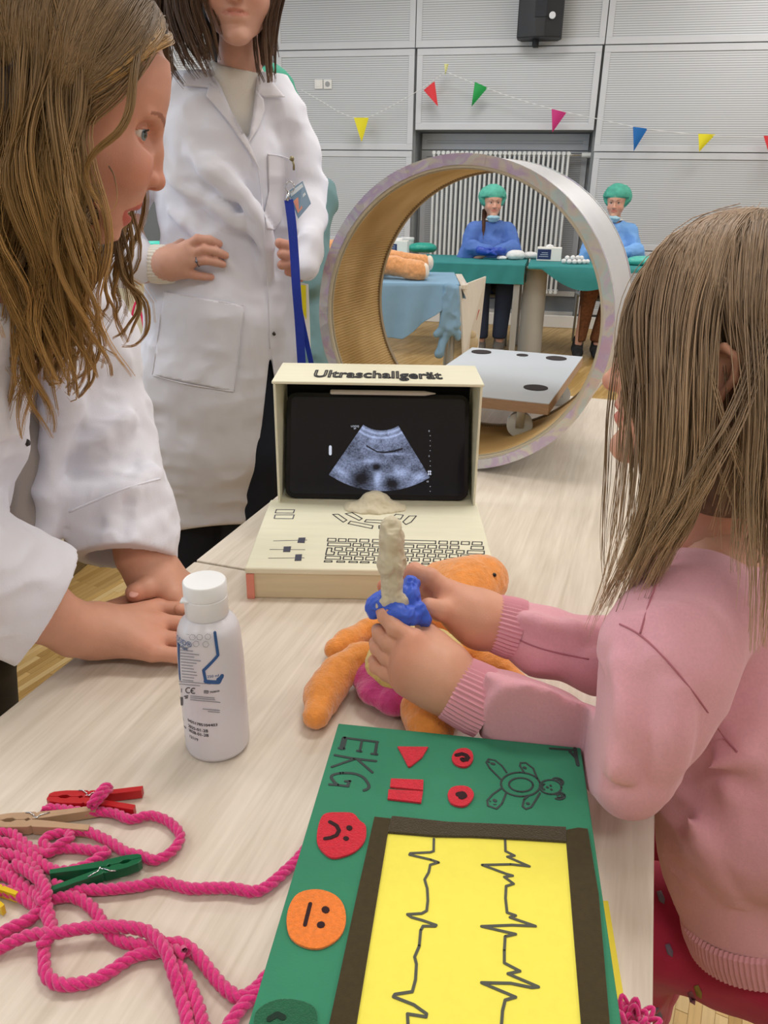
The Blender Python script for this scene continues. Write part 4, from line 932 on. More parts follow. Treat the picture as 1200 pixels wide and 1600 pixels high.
# ================================================================== HOLOGRAPHIC RING
RC = np.array([.137, 1.555]); RRr = .3048; RYW = .398; RL = .276; RAX = np.array([math.sin(RYW), math.cos(RYW), 0]); RTX = np.array([math.cos(RYW), -math.sin(RYW), 0])
ring = thing('toy_scanner_ring', 'large upright ring covered in silver holographic foil, standing on the far table', 'toy', [RC[0] + RAX[0] * RL / 2, RC[1] + RAX[1] * RL / 2, TZ])
RF = (np.array([RC[0], RC[1], TZ + RRr]), np.array([RTX, RAX, [0, 0, 1.]]))
def holo():
    m = mat('holographic_foil', 'BFC0CC', .25, .5); N = m.node_tree.nodes; L = m.node_tree.links; b = N['Principled BSDF']
    tc = N.new('ShaderNodeTexCoord'); v = N.new('ShaderNodeTexVoronoi'); v.inputs['Scale'].default_value = 26; L.new(tc.outputs['Object'], v.inputs['Vector'])
    n = N.new('ShaderNodeTexNoise'); n.inputs['Scale'].default_value = 14; n.inputs['Detail'].default_value = 4; n.inputs['Distortion'].default_value = 2; L.new(tc.outputs['Object'], n.inputs['Vector'])
    lw = N.new('ShaderNodeLayerWeight'); lw.inputs[0].default_value = .5
    a = N.new('ShaderNodeMath'); a.operation = 'MULTIPLY_ADD'; a.inputs[1].default_value = 2.6; L.new(lw.outputs[1], a.inputs[0]); L.new(n.outputs[0], a.inputs[2])
    cr = N.new('ShaderNodeValToRGB'); e = cr.color_ramp.elements; cr.color_ramp.interpolation = 'EASE'
    e[0].position = 0; e[0].color = lin('C2C8E6'); e[1].position = 1; e[1].color = lin('CDD0DE')
    for p_, c_ in ((.18, 'B4BCE8'), (.32, 'D6CFE4'), (.45, 'C6DCE0'), (.58, 'DAD6D0'), (.70, 'CABBDD'), (.83, 'D3D5DC')): q = e.new(p_); q.color = lin(c_)
    f = N.new('ShaderNodeMath'); f.operation = 'FRACT'; L.new(a.outputs[0], f.inputs[0]); L.new(f.outputs[0], cr.inputs[0]); L.new(cr.outputs[0], b.inputs['Base Color'])
    bp = N.new('ShaderNodeBump'); bp.inputs['Strength'].default_value = .55; bp.inputs['Distance'].default_value = .004; L.new(v.outputs[0], bp.inputs['Height']); L.new(bp.outputs[0], b.inputs['Normal']); return m
m_holo = holo(); m_holo2 = mat('holographic_band', 'D2D4DA', .38, .35, var=.05, vscale=8, bump=.3, bscale=30)
def annulus(y0, y1, r0, r1, a0=0, a1=360, n=96, wob=0):
    b = MB(RF); full = abs(a1 - a0) >= 360; m = n if full else n + 1; V = []; F = []
    for k in range(m):
        a = math.radians(a0 + (a1 - a0) * k / n); w = wob * math.sin(k * 1.7)
        for (r, y) in ((r0, y0), (r1 + w, y0), (r1 + w, y1), (r0, y1)): V.append((r * math.cos(a), y, r * math.sin(a)))
    for k in range(n):
        k2 = (k + 1) % m
        for j in range(4): F.append([k * 4 + j, k * 4 + (j + 1) % 4, k2 * 4 + (j + 1) % 4, k2 * 4 + j])
    if not full: F += [[0, 3, 2, 1], [n * 4, n * 4 + 1, n * 4 + 2, n * 4 + 3]]
    b.add(V, F); return b
annulus(0.004, RL - .004, RRr - .008, RRr - .001).build('outer_band', m_holo2, ring, smooth=True, sharp=40)
for k in range(22):
    a0 = k * 360 / 22; b = annulus(-.001 - .0006 * (k % 2), .008, RRr - .0195 + .0004 * (k % 3), RRr + .0004 * (k % 2 + 1), a0 + .3, a0 + 360 / 22 + .9, 8); b.build('foil_patch', m_holo, ring, smooth=True, sharp=40)
annulus(RL - .010, RL, RRr - .021, RRr + .0005).build('rear_foil', m_holo, ring, smooth=True, sharp=40)
m_trim = mat('clear_tape_edge', 'C9C0AA', .3); annulus(.002, .010, RRr - .0235, RRr - .0185, wob=.0004).build('inner_tape', m_trim, ring, smooth=True, sharp=40)
annulus(.012, .0135, RRr - .026, RRr - .0195).build('inner_tape', m_trim, ring, smooth=True, sharp=40)
annulus(RL - .014, RL - .003, RRr - .0265, RRr - .019, wob=.0004).build('rear_tape', mat('rear_tape_brown', '9A8A70', .4), ring, smooth=True, sharp=40)
def ribbed():
    m = mat('ribbed_card', 'C6A468', .7); N = m.node_tree.nodes; L = m.node_tree.links; b = N['Principled BSDF']
    tc = N.new('ShaderNodeTexCoord'); mp = N.new('ShaderNodeMapping'); L.new(tc.outputs['Object'], mp.inputs[0])
    sp = N.new('ShaderNodeSeparateXYZ'); L.new(mp.outputs[0], sp.inputs[0])
    n = N.new('ShaderNodeTexNoise'); n.inputs['Scale'].default_value = 6; L.new(tc.outputs['Object'], n.inputs['Vector'])
    cr = N.new('ShaderNodeValToRGB'); cr.color_ramp.elements[0].color = lin('BD9C62'); cr.color_ramp.elements[1].color = lin('DDC08A'); cr.color_ramp.elements[0].position = .35; cr.color_ramp.elements[1].position = .65; L.new(n.outputs[0], cr.inputs[0]); L.new(cr.outputs[0], b.inputs['Base Color']); return m
# ribbed lining: real corrugation running along the axis
b = MB(RF); V = []; F = []; n = 600
for k in range(n):
    a = 2 * math.pi * k / n; r = RRr - .0215 + (.0016 if k % 2 else -.0016)
    V += [(r * math.cos(a), .012, r * math.sin(a)), (r * math.cos(a), RL - .012, r * math.sin(a)), ((RRr - .012) * math.cos(a), .012, (RRr - .012) * math.sin(a)), ((RRr - .012) * math.cos(a), RL - .012, (RRr - .012) * math.sin(a))]
for k in range(n):
    q, w = k * 4, ((k + 1) % n) * 4; F += [[q, q + 1, w + 1, w], [q + 2, w + 2, w + 3, q + 3], [q, w, w + 2, q + 2], [q + 1, q + 3, w + 3, w + 1]]
b.add(V, F); b.build('ribbed_lining', ribbed(), ring)

# ================================================================== TROLLEY IN THE RING
m_tray = mat('grey_laminate', 'B9C2CC', .4, var=.02, vscale=10); m_ply = mat('raw_board_edge', 'A98A6E', .7, var=.1, vscale=60, stretch=(1, 1, 4)); m_felt = mat('black_felt', '2B2426', .95, bump=.3, bscale=600)
BZt = .876
cFR = atz(858, 632, BZt); cBR = atz(911, 558, BZt); cBL = atz(735, 545, BZt)
vy = cBR - cFR; Lr = np.linalg.norm(vy); vy = vy / Lr; vx = np.cross(vy, [0, 0, 1.]); wT = float((cBR - cBL) @ vx)
tr = thing('toy_patient_trolley', 'grey board trolley on castors inside the holographic ring', 'trolley', [*(cFR + cBL)[:2] / 2, TZ])
TF = (cFR, np.array([vx, vy, [0, 0, 1.]]))
b = MB(TF); b.box((-wT / 2, Lr / 2, -.012), (wT, Lr, .024), .001); b.build('board_core', m_ply, tr)
b = MB(TF); b.box((-wT / 2, Lr / 2, .0006), (wT - .001, Lr - .001, .0016), .0004); b.build('board_face', m_tray, tr)
def trl(px, py): d = atz(px, py, BZt) - cFR; return float(d @ vx), float(d @ vy)
for (px, py, r) in ((752, 551, .028), (816, 556, .016), (869, 561, .028), (837, 607, .028)):
    x, y = trl(px, py); b = MB(TF); b.tube([(x, y, .0012), (x, y, .0030)], r, 28); b.build('felt_pad', m_felt, tr, sharp=40)
m_wheel = mat('clear_wheel', 'BDBFBE', .25, coat=.4)
WR = .029
for k, (x, y) in enumerate(((-.066, .034), (-wT + .06, .034), (-.045, Lr - .06), (-wT + .05, Lr - .06))):
    base = put(TF, [(x, y, 0)])[0]; zc = .786 + WR
    # wheels stand on the ring floor / table
    if k >= 2: zc = TZ + WR + .0005
    f2 = frame([base[0], base[1], zc], vy - vx * .25, z=(0, 0, 1))
    w = MB(f2); w.tube([(-.008, 0, 0), (-.007, 0, 0), (.007, 0, 0), (.008, 0, 0)], [WR - .002, WR, WR, WR - .002], 32); o = w.build('castor', m_wheel, tr, smooth=True, sharp=35)
    w = MB(f2); top = BZt - .024 - zc
    for s_ in (-1, 1): w.box((s_ * .0105, 0, (top - .004) / 2), (.002, .018, top + .008), .0006)
    w.box((0, 0, top - .002), (.036, .036, .003), .0006); w.tube([(-.013, 0, 0), (.013, 0, 0)], .004, 12); w.build('castor_fork', mat('zinc', 'A5A9AB', .3, .9), o, sharp=40)
# ================================================================== PEOPLE: tools
def skinmat(name, color): return mat(name, color, .48, vcol=True, sss=.12, var=.04, vscale=60, bump=.12, bscale=700)
def fab(name, color, **k):
    d = dict(rough=.85, bump=.25, bscale=900, sheen=.15, var=.03, vscale=12); d.update(k); return mat(name, color, **d)
def PD(px, py, d, r=0): return at(px, py, d), r * d / 1200.
def PY(px, py, y, r=0):
    p = aty(px, py, y); return p, r * float((p - CAM) @ FW) / 1200.
def PZ(px, py, z, r=0):
    p = atz(px, py, z); return p, r * float((p - CAM) @ FW) / 1200.
def chainp(s, pts, k=.02, **kw):
    for (a, ra), (b, rb) in zip(pts[:-1], pts[1:]): s.cone(a, b, ra, rb, k, **kw)
def pix(X, Y, Z):
    dx, dy, dz = X - CAM[0], Y - CAM[1], Z - CAM[2]
    d = dx * FW[0] + dy * FW[1] + dz * FW[2]; d = np.where(np.abs(d) < .05, .05, d)
    return 600 + CF * (dx * RT[0] + dy * RT[1] + dz * RT[2]) / d, 800 - CF * (dx * UP[0] + dy * UP[1] + dz * UP[2]) / d, d
def poly_sd(poly, x, y):
    d = None; ins = np.zeros(np.broadcast(x, y).shape, bool); n = len(poly)
    for i in range(n):
        x0, y0 = poly[i]; x1, y1 = poly[(i + 1) % n]; ex, ey = x1 - x0, y1 - y0; L2 = ex * ex + ey * ey + 1e-9
        t = np.clip(((x - x0) * ex + (y - y0) * ey) / L2, 0, 1); q = (x - x0 - t * ex) ** 2 + (y - y0 - t * ey) ** 2
        d = q if d is None else np.minimum(d, q)
        c = ((y0 > y) != (y1 > y)); ins ^= c & (x < (x1 - x0) * (y - y0) / (y1 - y0 + 1e-12) + x0)
    d = np.sqrt(d); return np.where(ins, -d, d)
def carve(s, poly, d0, d1, k=.002):
    """cut an opening with this outline (seen from the front of the garment) between two distances"""
    c = [at(px, py, d) for px, py in poly for d in (d0, d1)]; lo = np.min(c, 0) - .02; hi = np.max(c, 0) + .02
    def f(X, Y, Z):
        px, py, d = pix(X, Y, Z); q = poly_sd(poly, px, py) * d / 1200.
        return np.maximum(q, np.maximum(d0 - d, d - d1))
    s.fn(lo, hi, f, k, cut=True)
def wr(s, amp, sc, st=(1, 1, 1), ridge=True, seed=0., fade=None):
    def f(X, Y, Z):
        n = vnoise(X * sc * st[0] + seed, Y * sc * st[1] + seed, Z * sc * st[2])
        v = (-amp * (1 - 2 * np.abs(n)) if ridge else amp * n)
        return v if fade is None else v * fade(X, Y, Z)
    s.disp(f)
def cloth(name, s, m, parent, it=1, cols=None):
    V, F = s.mesh(); V = relax(V, F, it, .5); o = link_mesh(name, V, F, m, parent); return o, V, F
def bvh(*objs):
    vs, fs = [], []
    for V, F in objs:
        o = len(vs); vs += [tuple(v) for v in V]; fs += [tuple(int(i) + o for i in f) for f in F]
    return BVHTree.FromPolygons(vs, fs)
def cast(tree, px, py, lift=0.):
    r = ray(px, py); r = r / np.linalg.norm(r); h = tree.ray_cast(Vector(CAM), Vector(r))
    if h[0] is None: return None
    return np.array(h[0]) - r * lift
def seam(name, tree, px, r, m, parent, lift=.0, n=6, flat=1.):
    q = spline(np.array([(x, y, 0) for x, y in px], float), n)[:, :2]; P = [cast(tree, x, y, lift) for x, y in q]; P = [p for p in P if p is not None]
    if len(P) < 2: return
    P = np.array(P); 
    for _ in range(2): P[1:-1] = (P[:-2] + P[1:-1] * 2 + P[2:]) / 4
    b = MB(); b.tube(P, r, 6); return b.build(name, m, parent, smooth=True)
def patch(name, tree, poly, m, parent, lift=.002, th=.0015, step=3.):
    """cloth piece (lapel, pocket) lying on a garment: outline pixels, follows the surface"""
    xs = [p[0] for p in poly]; ys = [p[1] for p in poly]; bm = bmesh.new()
    poly2 = []
    for i in range(len(poly)):
        a, b_ = np.array(poly[i], float), np.array(poly[(i + 1) % len(poly)], float); n = max(1, int(np.linalg.norm(b_ - a) / step))
        for k in range(n): poly2.append(tuple(a + (b_ - a) * k / n))
    pts = list(poly2)
    gx = np.arange(min(xs), max(xs), step); gy = np.arange(min(ys), max(ys), step)
    from mathutils.geometry import delaunay_2d_cdt
    G = [(x, y) for x in gx for y in gy if float(poly_sd(poly, np.array(x), np.array(y))) < -step * .5]
    v2 = [Vector(p) for p in pts + G]; n = len(poly2)
    out = delaunay_2d_cdt(v2, [(i, (i + 1) % n) for i in range(n)], [list(range(n))], 1, 1e-4)
    vv, ff = out[0], out[2]; P = []
    for v in vv:
        c = cast(tree, v.x, v.y, lift); P.append(c)
    ok = [p for p in P if p is not None]
    if not ok: return
    md = np.median([float((p - CAM) @ FW) for p in ok])
    P = np.array([p if (p is not None and abs(float((p - CAM) @ FW) - md) < .25) else at(v.x, v.y, md) for p, v in zip(P, vv)])
    nn = np.array([ray(v.x, v.y) for v in vv]); nn /= np.linalg.norm(nn, axis=1)[:, None]
    N = len(P); V = np.concatenate([P, P + nn * th]); F = []
    for f in ff: F += [list(f), [i + N for i in f][::-1]]
    from collections import Counter
    ec = Counter(tuple(sorted((f[i], f[(i + 1) % len(f)]))) for f in ff for i in range(len(f)))
    for f in ff:
        for i in range(len(f)):
            a, b_ = f[i], f[(i + 1) % len(f)]
            if ec[tuple(sorted((a, b_)))] == 1: F.append([b_, a, a + N, b_ + N])
    return link_mesh(name, V, F, m, parent)

SKIN_LIP = (.86, .42, .44)
class Head:
    PROF = [(-.117, .040), (-.114, .058), (-.110, .069), (-.102, .078), (-.092, .079), (-.080, .0745), (-.072, .0815), (-.066, .0835), (-.0605, .079), (-.055, .0855), (-.048, .0825), (-.038, .082), (-.020, .083), (0, .085), (.010, .089), (.020, .094), (.035, .094), (.060, .089), (.085, .075)]
    BASE = [(-.117, .040), (-.113, .058), (-.102, .073), (-.080, .074), (-.0605, .077), (-.038, .081), (0, .085), (.020, .093), (.035, .094), (.060, .089), (.085, .075)]
    WID = [(-.125, .022), (-.113, .030), (-.095, .043), (-.07, .055), (-.04, .063), (0, .069), (.04, .073), (.085, .068)]
    def __init__(h, O, f, up=(0, 0, 1), sc=1., prof=None, base=None, nose=None, lipspan=(-.0725, -.0605, -.050), mouth_open=0.):
        h.O = np.asarray(O, float); f = np.asarray(f, float); h.f = f / np.linalg.norm(f); u = np.asarray(up, float); u = u - h.f * (u @ h.f); h.u = u / np.linalg.norm(u); h.s = np.cross(h.u, h.f)  # s: its left
        h.sc = sc; h.prof = np.array(prof or h.PROF); h.base = np.array(base or h.BASE); h.wid = np.array(h.WID); h.nose = nose or [(.006, .086), (-.018, .094), (-.036, .1045)]
        h.lip = lipspan; h.mo = mouth_open; h.sk = ((-.012, 0, .034), (.100, .0755, .090)); h.ef = -.0175; h.es = .0305; h.eo = 0.; h.lc = .75; h.jaw = -.114; h.lipc = SKIN_LIP; h.lat = 0.
    def w(h, f, s, u): return h.O + h.sc * (h.f * f + h.s * s + h.u * u)
    def loc(h, X, Y, Z):
        dx, dy, dz = (X - h.O[0]) / h.sc, (Y - h.O[1]) / h.sc, (Z - h.O[2]) / h.sc
        return [dx * a[0] + dy * a[1] + dz * a[2] for a in (h.f, h.s, h.u)]
    def F0(h, u): return float(np.interp(u, h.prof[:, 0], h.prof[:, 1]))
    def build(h, s, neck=None, eyes=True, ears=True):
        sc = h.sc; A = np.array([h.f, h.s, h.u]); lo = h.O - .16 * sc; hi = h.O + .16 * sc
        def col(X, Y, Z):
            f, sd, u = h.loc(X, Y, Z); P = np.interp(u, h.prof[:, 0], h.prof[:, 1]); B = np.interp(u, h.base[:, 0], h.base[:, 1]); W_ = np.interp(u, h.wid[:, 0], h.wid[:, 1])
            Fr = B + (P - B) * np.exp(-(sd / .021) ** 2)
            fp = np.maximum(f, 0); p = 2.12
            q = ((fp / Fr) ** p + (np.abs(sd) / W_) ** p + 1e-9) ** (1 / p)
            d = (q - 1) * np.minimum(Fr, W_) * .85
            jaw = np.interp(f, [-.04, .0, .03, .085], [-.045, -.070, -.094, h.jaw]) + .35 * np.maximum(np.abs(sd) - .02, 0)
            d = np.maximum(d, -(f + .03)); d = np.maximum(d, (jaw - u) * .8); d = np.maximum(d, u - .075)
            return d * sc
        s.fn(lo, hi, col, 0)
        s.ell(h.w(*h.sk[0]), tuple(v * sc for v in h.sk[1]), A, k=.010 * sc)
        for sg in (-1, 1):
            s.ell(h.w(.045, sg * .039, -.034), (.024 * sc, .021 * sc, .022 * sc), A, k=.022 * sc)
            if eyes:
                fe = h.F0(0) + h.ef + .0175
                s.ell(h.w(fe + .003, sg * (h.es + .0005), .001), (.013 * sc, .017 * sc, .012 * sc), A, k=.012 * sc, cut=True)
                fb = h.F0(.0175); s.cone(h.w(fb - .0065, sg * .012, .0175), h.w(fb - .021, sg * .044, .0175), .0045 * sc, .004 * sc, .010 * sc)
                if h.lat: s.ell(h.w(fe - .006, sg * (h.es + h.lat), .001), (.013 * sc, .013 * sc, .0095 * sc), A, k=.012 * sc, cut=True)
                ec = h.w(fe - .0175, sg * h.es, 0)
                m = lambda X, Y, Z, ec=ec: -(lambda f, sd, u: np.maximum(np.abs(u - (ec - h.O) @ h.u / sc + .0005) - .0060 * np.sqrt(np.clip(1 - ((sd - (ec - h.O) @ h.s / sc) / .0132) ** 2, 0, 1)), -(f - (ec - h.O) @ h.f / sc + (.004 if h.lat else -.004))))(*h.loc(X, Y, Z)) * sc
                s.cone(ec, ec + h.f * 1e-4, .0134 * sc, .0134 * sc, .003 * sc, mask=m)
            if ears: h.ear(s, sg)
        s.ell(h.w(h.F0(h.prof[:, 0].min() + .022) - .019, 0, h.prof[:, 0].min() + .018), (.018 * sc, .021 * sc, .014 * sc), A, k=.012 * sc)
        n = h.nose; R = (.0058, .0066, .0088); N = [h.w(f, 0, u) for u, f in n]
        for i in range(len(N) - 1): s.cone(N[i] - h.f * R[i] * sc, N[i + 1] - h.f * R[i + 1] * sc, R[i] * sc, R[i + 1] * sc, .011 * sc)
        tu, tf = n[-1]
        for sg in (-1, 1):
            s.ell(h.w(tf - .018, sg * .0115, tu - .001), (.0105 * sc, .0062 * sc, .0075 * sc), A, k=.004 * sc)
            s.cone(h.w(tf - .008, 0, tu - .001), h.w(tf - .016, sg * .011, tu - .001), .0075 * sc, .005 * sc, .006 * sc)
            s.ell(h.w(tf - .0125, sg * .0062, tu - .0085), (.0065 * sc, .0030 * sc, .0040 * sc), A, k=.0015 * sc, cut=True)
        l0, lm, l1 = h.lip; fm = h.F0(lm)
        s.cone(h.w(fm + .004, 0, lm), h.w(fm - .013, .023, lm - .001), .0016 * sc, .0008 * sc, .002 * sc, cut=True)
        s.cone(h.w(fm + .004, 0, lm), h.w(fm - .013, -.023, lm - .001), .0016 * sc, .0008 * sc, .002 * sc, cut=True)
        if h.mo:
            s.ell(h.w(fm - .004, 0, lm - h.mo * .3), (.016 * sc, .016 * sc, h.mo * sc), A, k=.002 * sc, cut=True)
        if neck: chainp(s, neck, .03)
    def ear(h, s, sg):
        sc = h.sc; e = lambda f, u, o=0: h.w(f, sg * (.072 + o + h.eo), u)
        s.chain([e(.006, -.024, -.004), e(-.002, -.028), e(-.010, -.014, .003), e(-.020, .006, .006), e(-.018, .024, .006), e(-.006, .031, .004), e(.006, .024, 0), e(.008, .010, -.003)], [.004 * sc, .0048 * sc, .0042 * sc, .0036 * sc, .0036 * sc, .0034 * sc, .003 * sc, .0028 * sc], .004 * sc)
        s.cone(e(-.006, -.012, -.003), e(-.008, .020, -.002), .011 * sc, .011 * sc, .004 * sc, flat=(h.s, .35))
    def colors(h, V, blush=.35, brow=(.42, .30, .24), browd=.85):
        f, s, u = h.loc(V[:, 0], V[:, 1], V[:, 2]); C = np.ones((len(V), 3)); front = f > .03
        def mixc(w, c): w = np.clip(w, 0, 1)[:, None]; C[:] = C * (1 - w) + np.array(c) * w
        cheek = np.exp(-((u + .035) / .022) ** 2 - ((np.abs(s) - .042) / .022) ** 2) * front; mixc(cheek * blush, (1, .72, .70))
        nose = np.exp(-((u - h.nose[-1][0]) / .014) ** 2 - (s / .014) ** 2) * front; mixc(nose * blush, (1, .74, .70))
        l0, lm, l1 = h.lip; hw = .0265; P = np.interp(u, h.prof[:, 0], h.prof[:, 1])
        t = np.clip(1 - (np.abs(s) / hw) ** 2, 0, 1)
        up = (u >= lm) & (u < lm + (l1 - lm) * t); dn = (u < lm) & (u > lm - (lm - l0) * np.sqrt(t)); L = (up | dn) & (f > .05) & (np.abs(s) < hw); mixc(L * h.lc, h.lipc)
        bt = (np.abs(s) - .012) / .038; bu = .0195 + .006 * np.sin(np.clip(bt, 0, 1) * 2.4) - .003; B = (bt > 0) & (bt < 1) & (np.abs(u - bu) < .0032 * (1.1 - .6 * bt)) & front; mixc(B * browd, brow)
        fe = h.F0(0); d = np.sqrt((np.abs(s) - .0305) ** 2 + (u - .0) ** 2); mixc(np.exp(-(d / .015) ** 2) * front * .18, (.78, .55, .52))
        return C
    def eyes(h, parent, iris='4A6172', look=(0, 0)):
        sc = h.sc
        for sg in (-1, 1):
            ec = h.w(h.F0(0) + h.ef, sg * h.es, 0); g = h.f + h.s * look[0] + h.u * look[1]; g = g / np.linalg.norm(g)
            b = MB(); b.ball(ec, .0120 * sc, u=24, v=16); e = b.build('eyeball', mat('eye_white', 'DAD3CE', .15, coat=.6), parent, smooth=True)
            fr = frame(ec, g, z=h.u)
            b = MB(fr); b.add(*disc(.0105, .0062, sc)); b.build('iris', mat('iris_' + iris, iris, .15, coat=.8), e, smooth=True)
            b = MB(fr); b.add(*disc(.0113, .0030, sc, .0006)); b.build('pupil', mat('pupil', '07080A', .1, coat=.8), e, smooth=True)
            P = [h.w(h.F0(0) + h.ef + .0137 * math.cos(a) * math.cos(.42 - .3 * abs(t)), sg * h.es + .0137 * math.sin(a), .0002 + .0056 * math.sqrt(max(0, 1 - t * t))) for t in np.linspace(-.98, .98, 12) for a in [t * .95]]
            b = MB(); b.tube(P, .0008 * sc, 6); b.build('lashes', mat('lashes', '2A1F1B', .7), e, smooth=True)
    def teeth(h, parent):
        l0, lm, l1 = h.lip; b = MB(); P = [h.w(h.F0(lm) - .010 + .006 * math.cos(a * 1.3), .016 * a, lm + .0012) for a in np.linspace(-1, 1, 12)]; b.tube(P, .0032 * h.sc, 8); b.build('teeth', mat('teeth', 'DCD3C4', .25), parent, smooth=True)
        b = MB(); b.ball(h.w(h.F0(lm) - .020, 0, lm - .005), .010 * h.sc); b.build('mouth_inside', mat('mouth_inside', '5A1F22', .6), parent, smooth=True)
def disc(x, r, sc, dx=.0004):
    """spherical cap of the eyeball from distance x, radius r"""
    V = [(math.sqrt(max(.0120 ** 2 - 0, 0)) * sc + dx * sc, 0, 0)]; F = []
    for i in range(1, 4):
        q = r * i / 3
        for k in range(20): a = 2 * math.pi * k / 20; V.append((math.sqrt(.0120 ** 2 - q * q) * sc + dx * sc, q * sc * math.cos(a), q * sc * math.sin(a)))
    for k in range(20): F.append([0, 1 + k, 1 + (k + 1) % 20])
    for i in range(2):
        for k in range(20): a, b = 1 + i * 20 + k, 1 + i * 20 + (k + 1) % 20; F.append([a, a + 20, b + 20, b])
    return V, F
def spots(V, C, lst):
    for c, r, col, w in lst:
        q = np.exp(-((V - np.asarray(c)) ** 2).sum(1) / r ** 2)[:, None] * w; C[:] = C * (1 - q) + np.array(col) * q
def fingers(s, wrist, wr_r, mc, fing, k=.004, kp=.012, flat=None):
    """wrist point, knuckles blended into a palm, then separate finger chains. fing: list of (points, radii), points[0] is the knuckle"""
    for (P, R) in fing[:mc]: s.cone(wrist, P[0], wr_r, R[0] * 1.15, kp, **({'flat': flat} if flat is not None else {}))
    for (P, R) in fing:
        t = SDF(np.min(P, 0) - .03, np.max(P, 0) + .03, s.h); t.lo = s.lo + np.round((t.lo - s.lo) / s.h) * s.h
        for i in range(len(P) - 1): t.cone(P[i], P[i + 1], R[i], R[i + 1], .0015)
        for i in range(1, len(P) - 1): t.ell(P[i], (R[i] * 1.05,) * 3, k=.002)
        i0 = np.round((t.lo - s.lo) / s.h).astype(int); a = np.maximum(i0, 0); b = np.minimum(i0 + t.n, s.n)
        if (b <= a).any(): continue
        sl = tuple(slice(x, y) for x, y in zip(a, b)); ts = tuple(slice(x - o, y - o) for x, y, o in zip(a, b, i0))
        s.comb(sl, t.G[ts], k)
def sdf_for(pts, h, pad=.03):
    P = np.array([p for p, r in pts]); R = max(r for p, r in pts); return SDF(P.min(0) - R - pad, P.max(0) + R + pad, h)
class Body:
    def __init__(b): b.V = []; b.F = []; b.C = []; b.n = 0
    def add(b, V, F, C): b.V.append(V); b.F.append(F + b.n); b.C.append(C); b.n += len(V)
    def build(b, m, parent): return link_mesh('body', np.concatenate(b.V), np.concatenate(b.F), m, parent, cols=np.concatenate(b.C))

# hair: locks of strands following guide lines
def hair(name, guides, m, parent, seed=1, npt=26, r=.00045, root='54443A', tip='A5804F', curl=0., curl_f=9., vary=.22, taper=True, avoid=(), clump=.24, skip=()):
    """guides: list of (points (k,3), width at root, width at tip, locks, strands per lock)"""
    R = np.random.RandomState(seed); VV = []; FF = []; CC = []; base = 0; c0 = np.array(lin(root)[:3]); c1 = np.array(lin(tip)[:3])
    for g in guides:
        P, w0, w1, nl, ns = g[:5]; k = g[5] if len(g) > 5 else {}
        cu = k.get('curl', curl); fr = k.get('f', curl_f); shade = k.get('shade', 1.)
        C = spline(np.array(P, float), 10); L = np.concatenate([[0], np.cumsum(np.linalg.norm(np.diff(C, axis=0), axis=1))]); s = np.linspace(0, 1, npt)
        C = np.stack([np.interp(s * L[-1], L, C[:, j]) for j in range(3)], 1); T = np.gradient(C, axis=0); T /= np.linalg.norm(T, axis=1)[:, None]
        N = np.cross(T, FW); N /= np.linalg.norm(N, axis=1)[:, None] + 1e-9; B = np.cross(T, N)
        for _ in range(nl):
            o = R.normal(size=2) * .5; ph = R.uniform(0, 6.28); cf = fr * R.uniform(.8, 1.2); ln = R.uniform(.82, 1.06); br = R.uniform(1 - vary, 1 + vary)
            w = w0 + (w1 - w0) * s
            lc = C + N * (o[0] * w)[:, None] + B * (o[1] * w * .5)[:, None]
            env = np.clip((s - .15) * 1.6, 0, 1); lc = lc + (N * np.sin(ph + cf * s * L[-1] * 6.28)[:, None] + B * np.cos(ph + cf * s * L[-1] * 6.28)[:, None] * .8) * (cu * env)[:, None]
            lw = (w0 * clump) * (1 - .62 * s)
            for _k in range(ns):
                q = R.normal(size=2) * .6; fl = R.uniform(0, 6.28); bb = br * R.uniform(.85, 1.15)
                st = lc + N * (q[0] * lw)[:, None] + B * (q[1] * lw)[:, None] + (N * np.sin(fl + s * 11)[:, None] + B * np.cos(fl + s * 9)[:, None]) * (.0012 * s)[:, None]
                for (ac, aA, ar) in avoid:
                    q_ = (st - ac) @ aA.T / ar; l_ = np.linalg.norm(q_, axis=1); mk = l_ < 1
                    if mk.any(): q_[mk] *= (1.0 + R.uniform(0, .03)) / np.maximum(l_[mk], .05)[:, None]; st[mk] = ac + (q_[mk] * ar) @ aA
                e = max(8, int(npt * min(1, ln * R.uniform(.9, 1.05)))); st = st[:e]
                if any((np.linalg.norm(st - sp, axis=1) < sr).any() for sp, sr in skip): continue
                rr = r * (1 - .7 * np.linspace(0, 1, e) ** 3) * R.uniform(.8, 1.25); V, F = tube_arrays(st, rr, 3)
                VV.append(V); FF.append(F + base); base += len(V)
                t = np.clip(s[:e] * 1.15, 0, 1) ** 1.2; cc = (c0 * (1 - t)[:, None] + c1 * t[:, None]) * bb * shade; CC.append(np.repeat(cc, 3, axis=0))
    V = np.concatenate(VV); o = link_mesh(name, V, np.concatenate(FF), m, parent, cols=np.concatenate(CC)); return o
m_hair = mat('hair', 'FFFFFF', .42, vcol='only', spec=.35)
m_coat = fab('white_coat', 'E6E8F4', bump=.18, var=.02); m_coatin = fab('coat_shade_lining', 'C9C6C6')
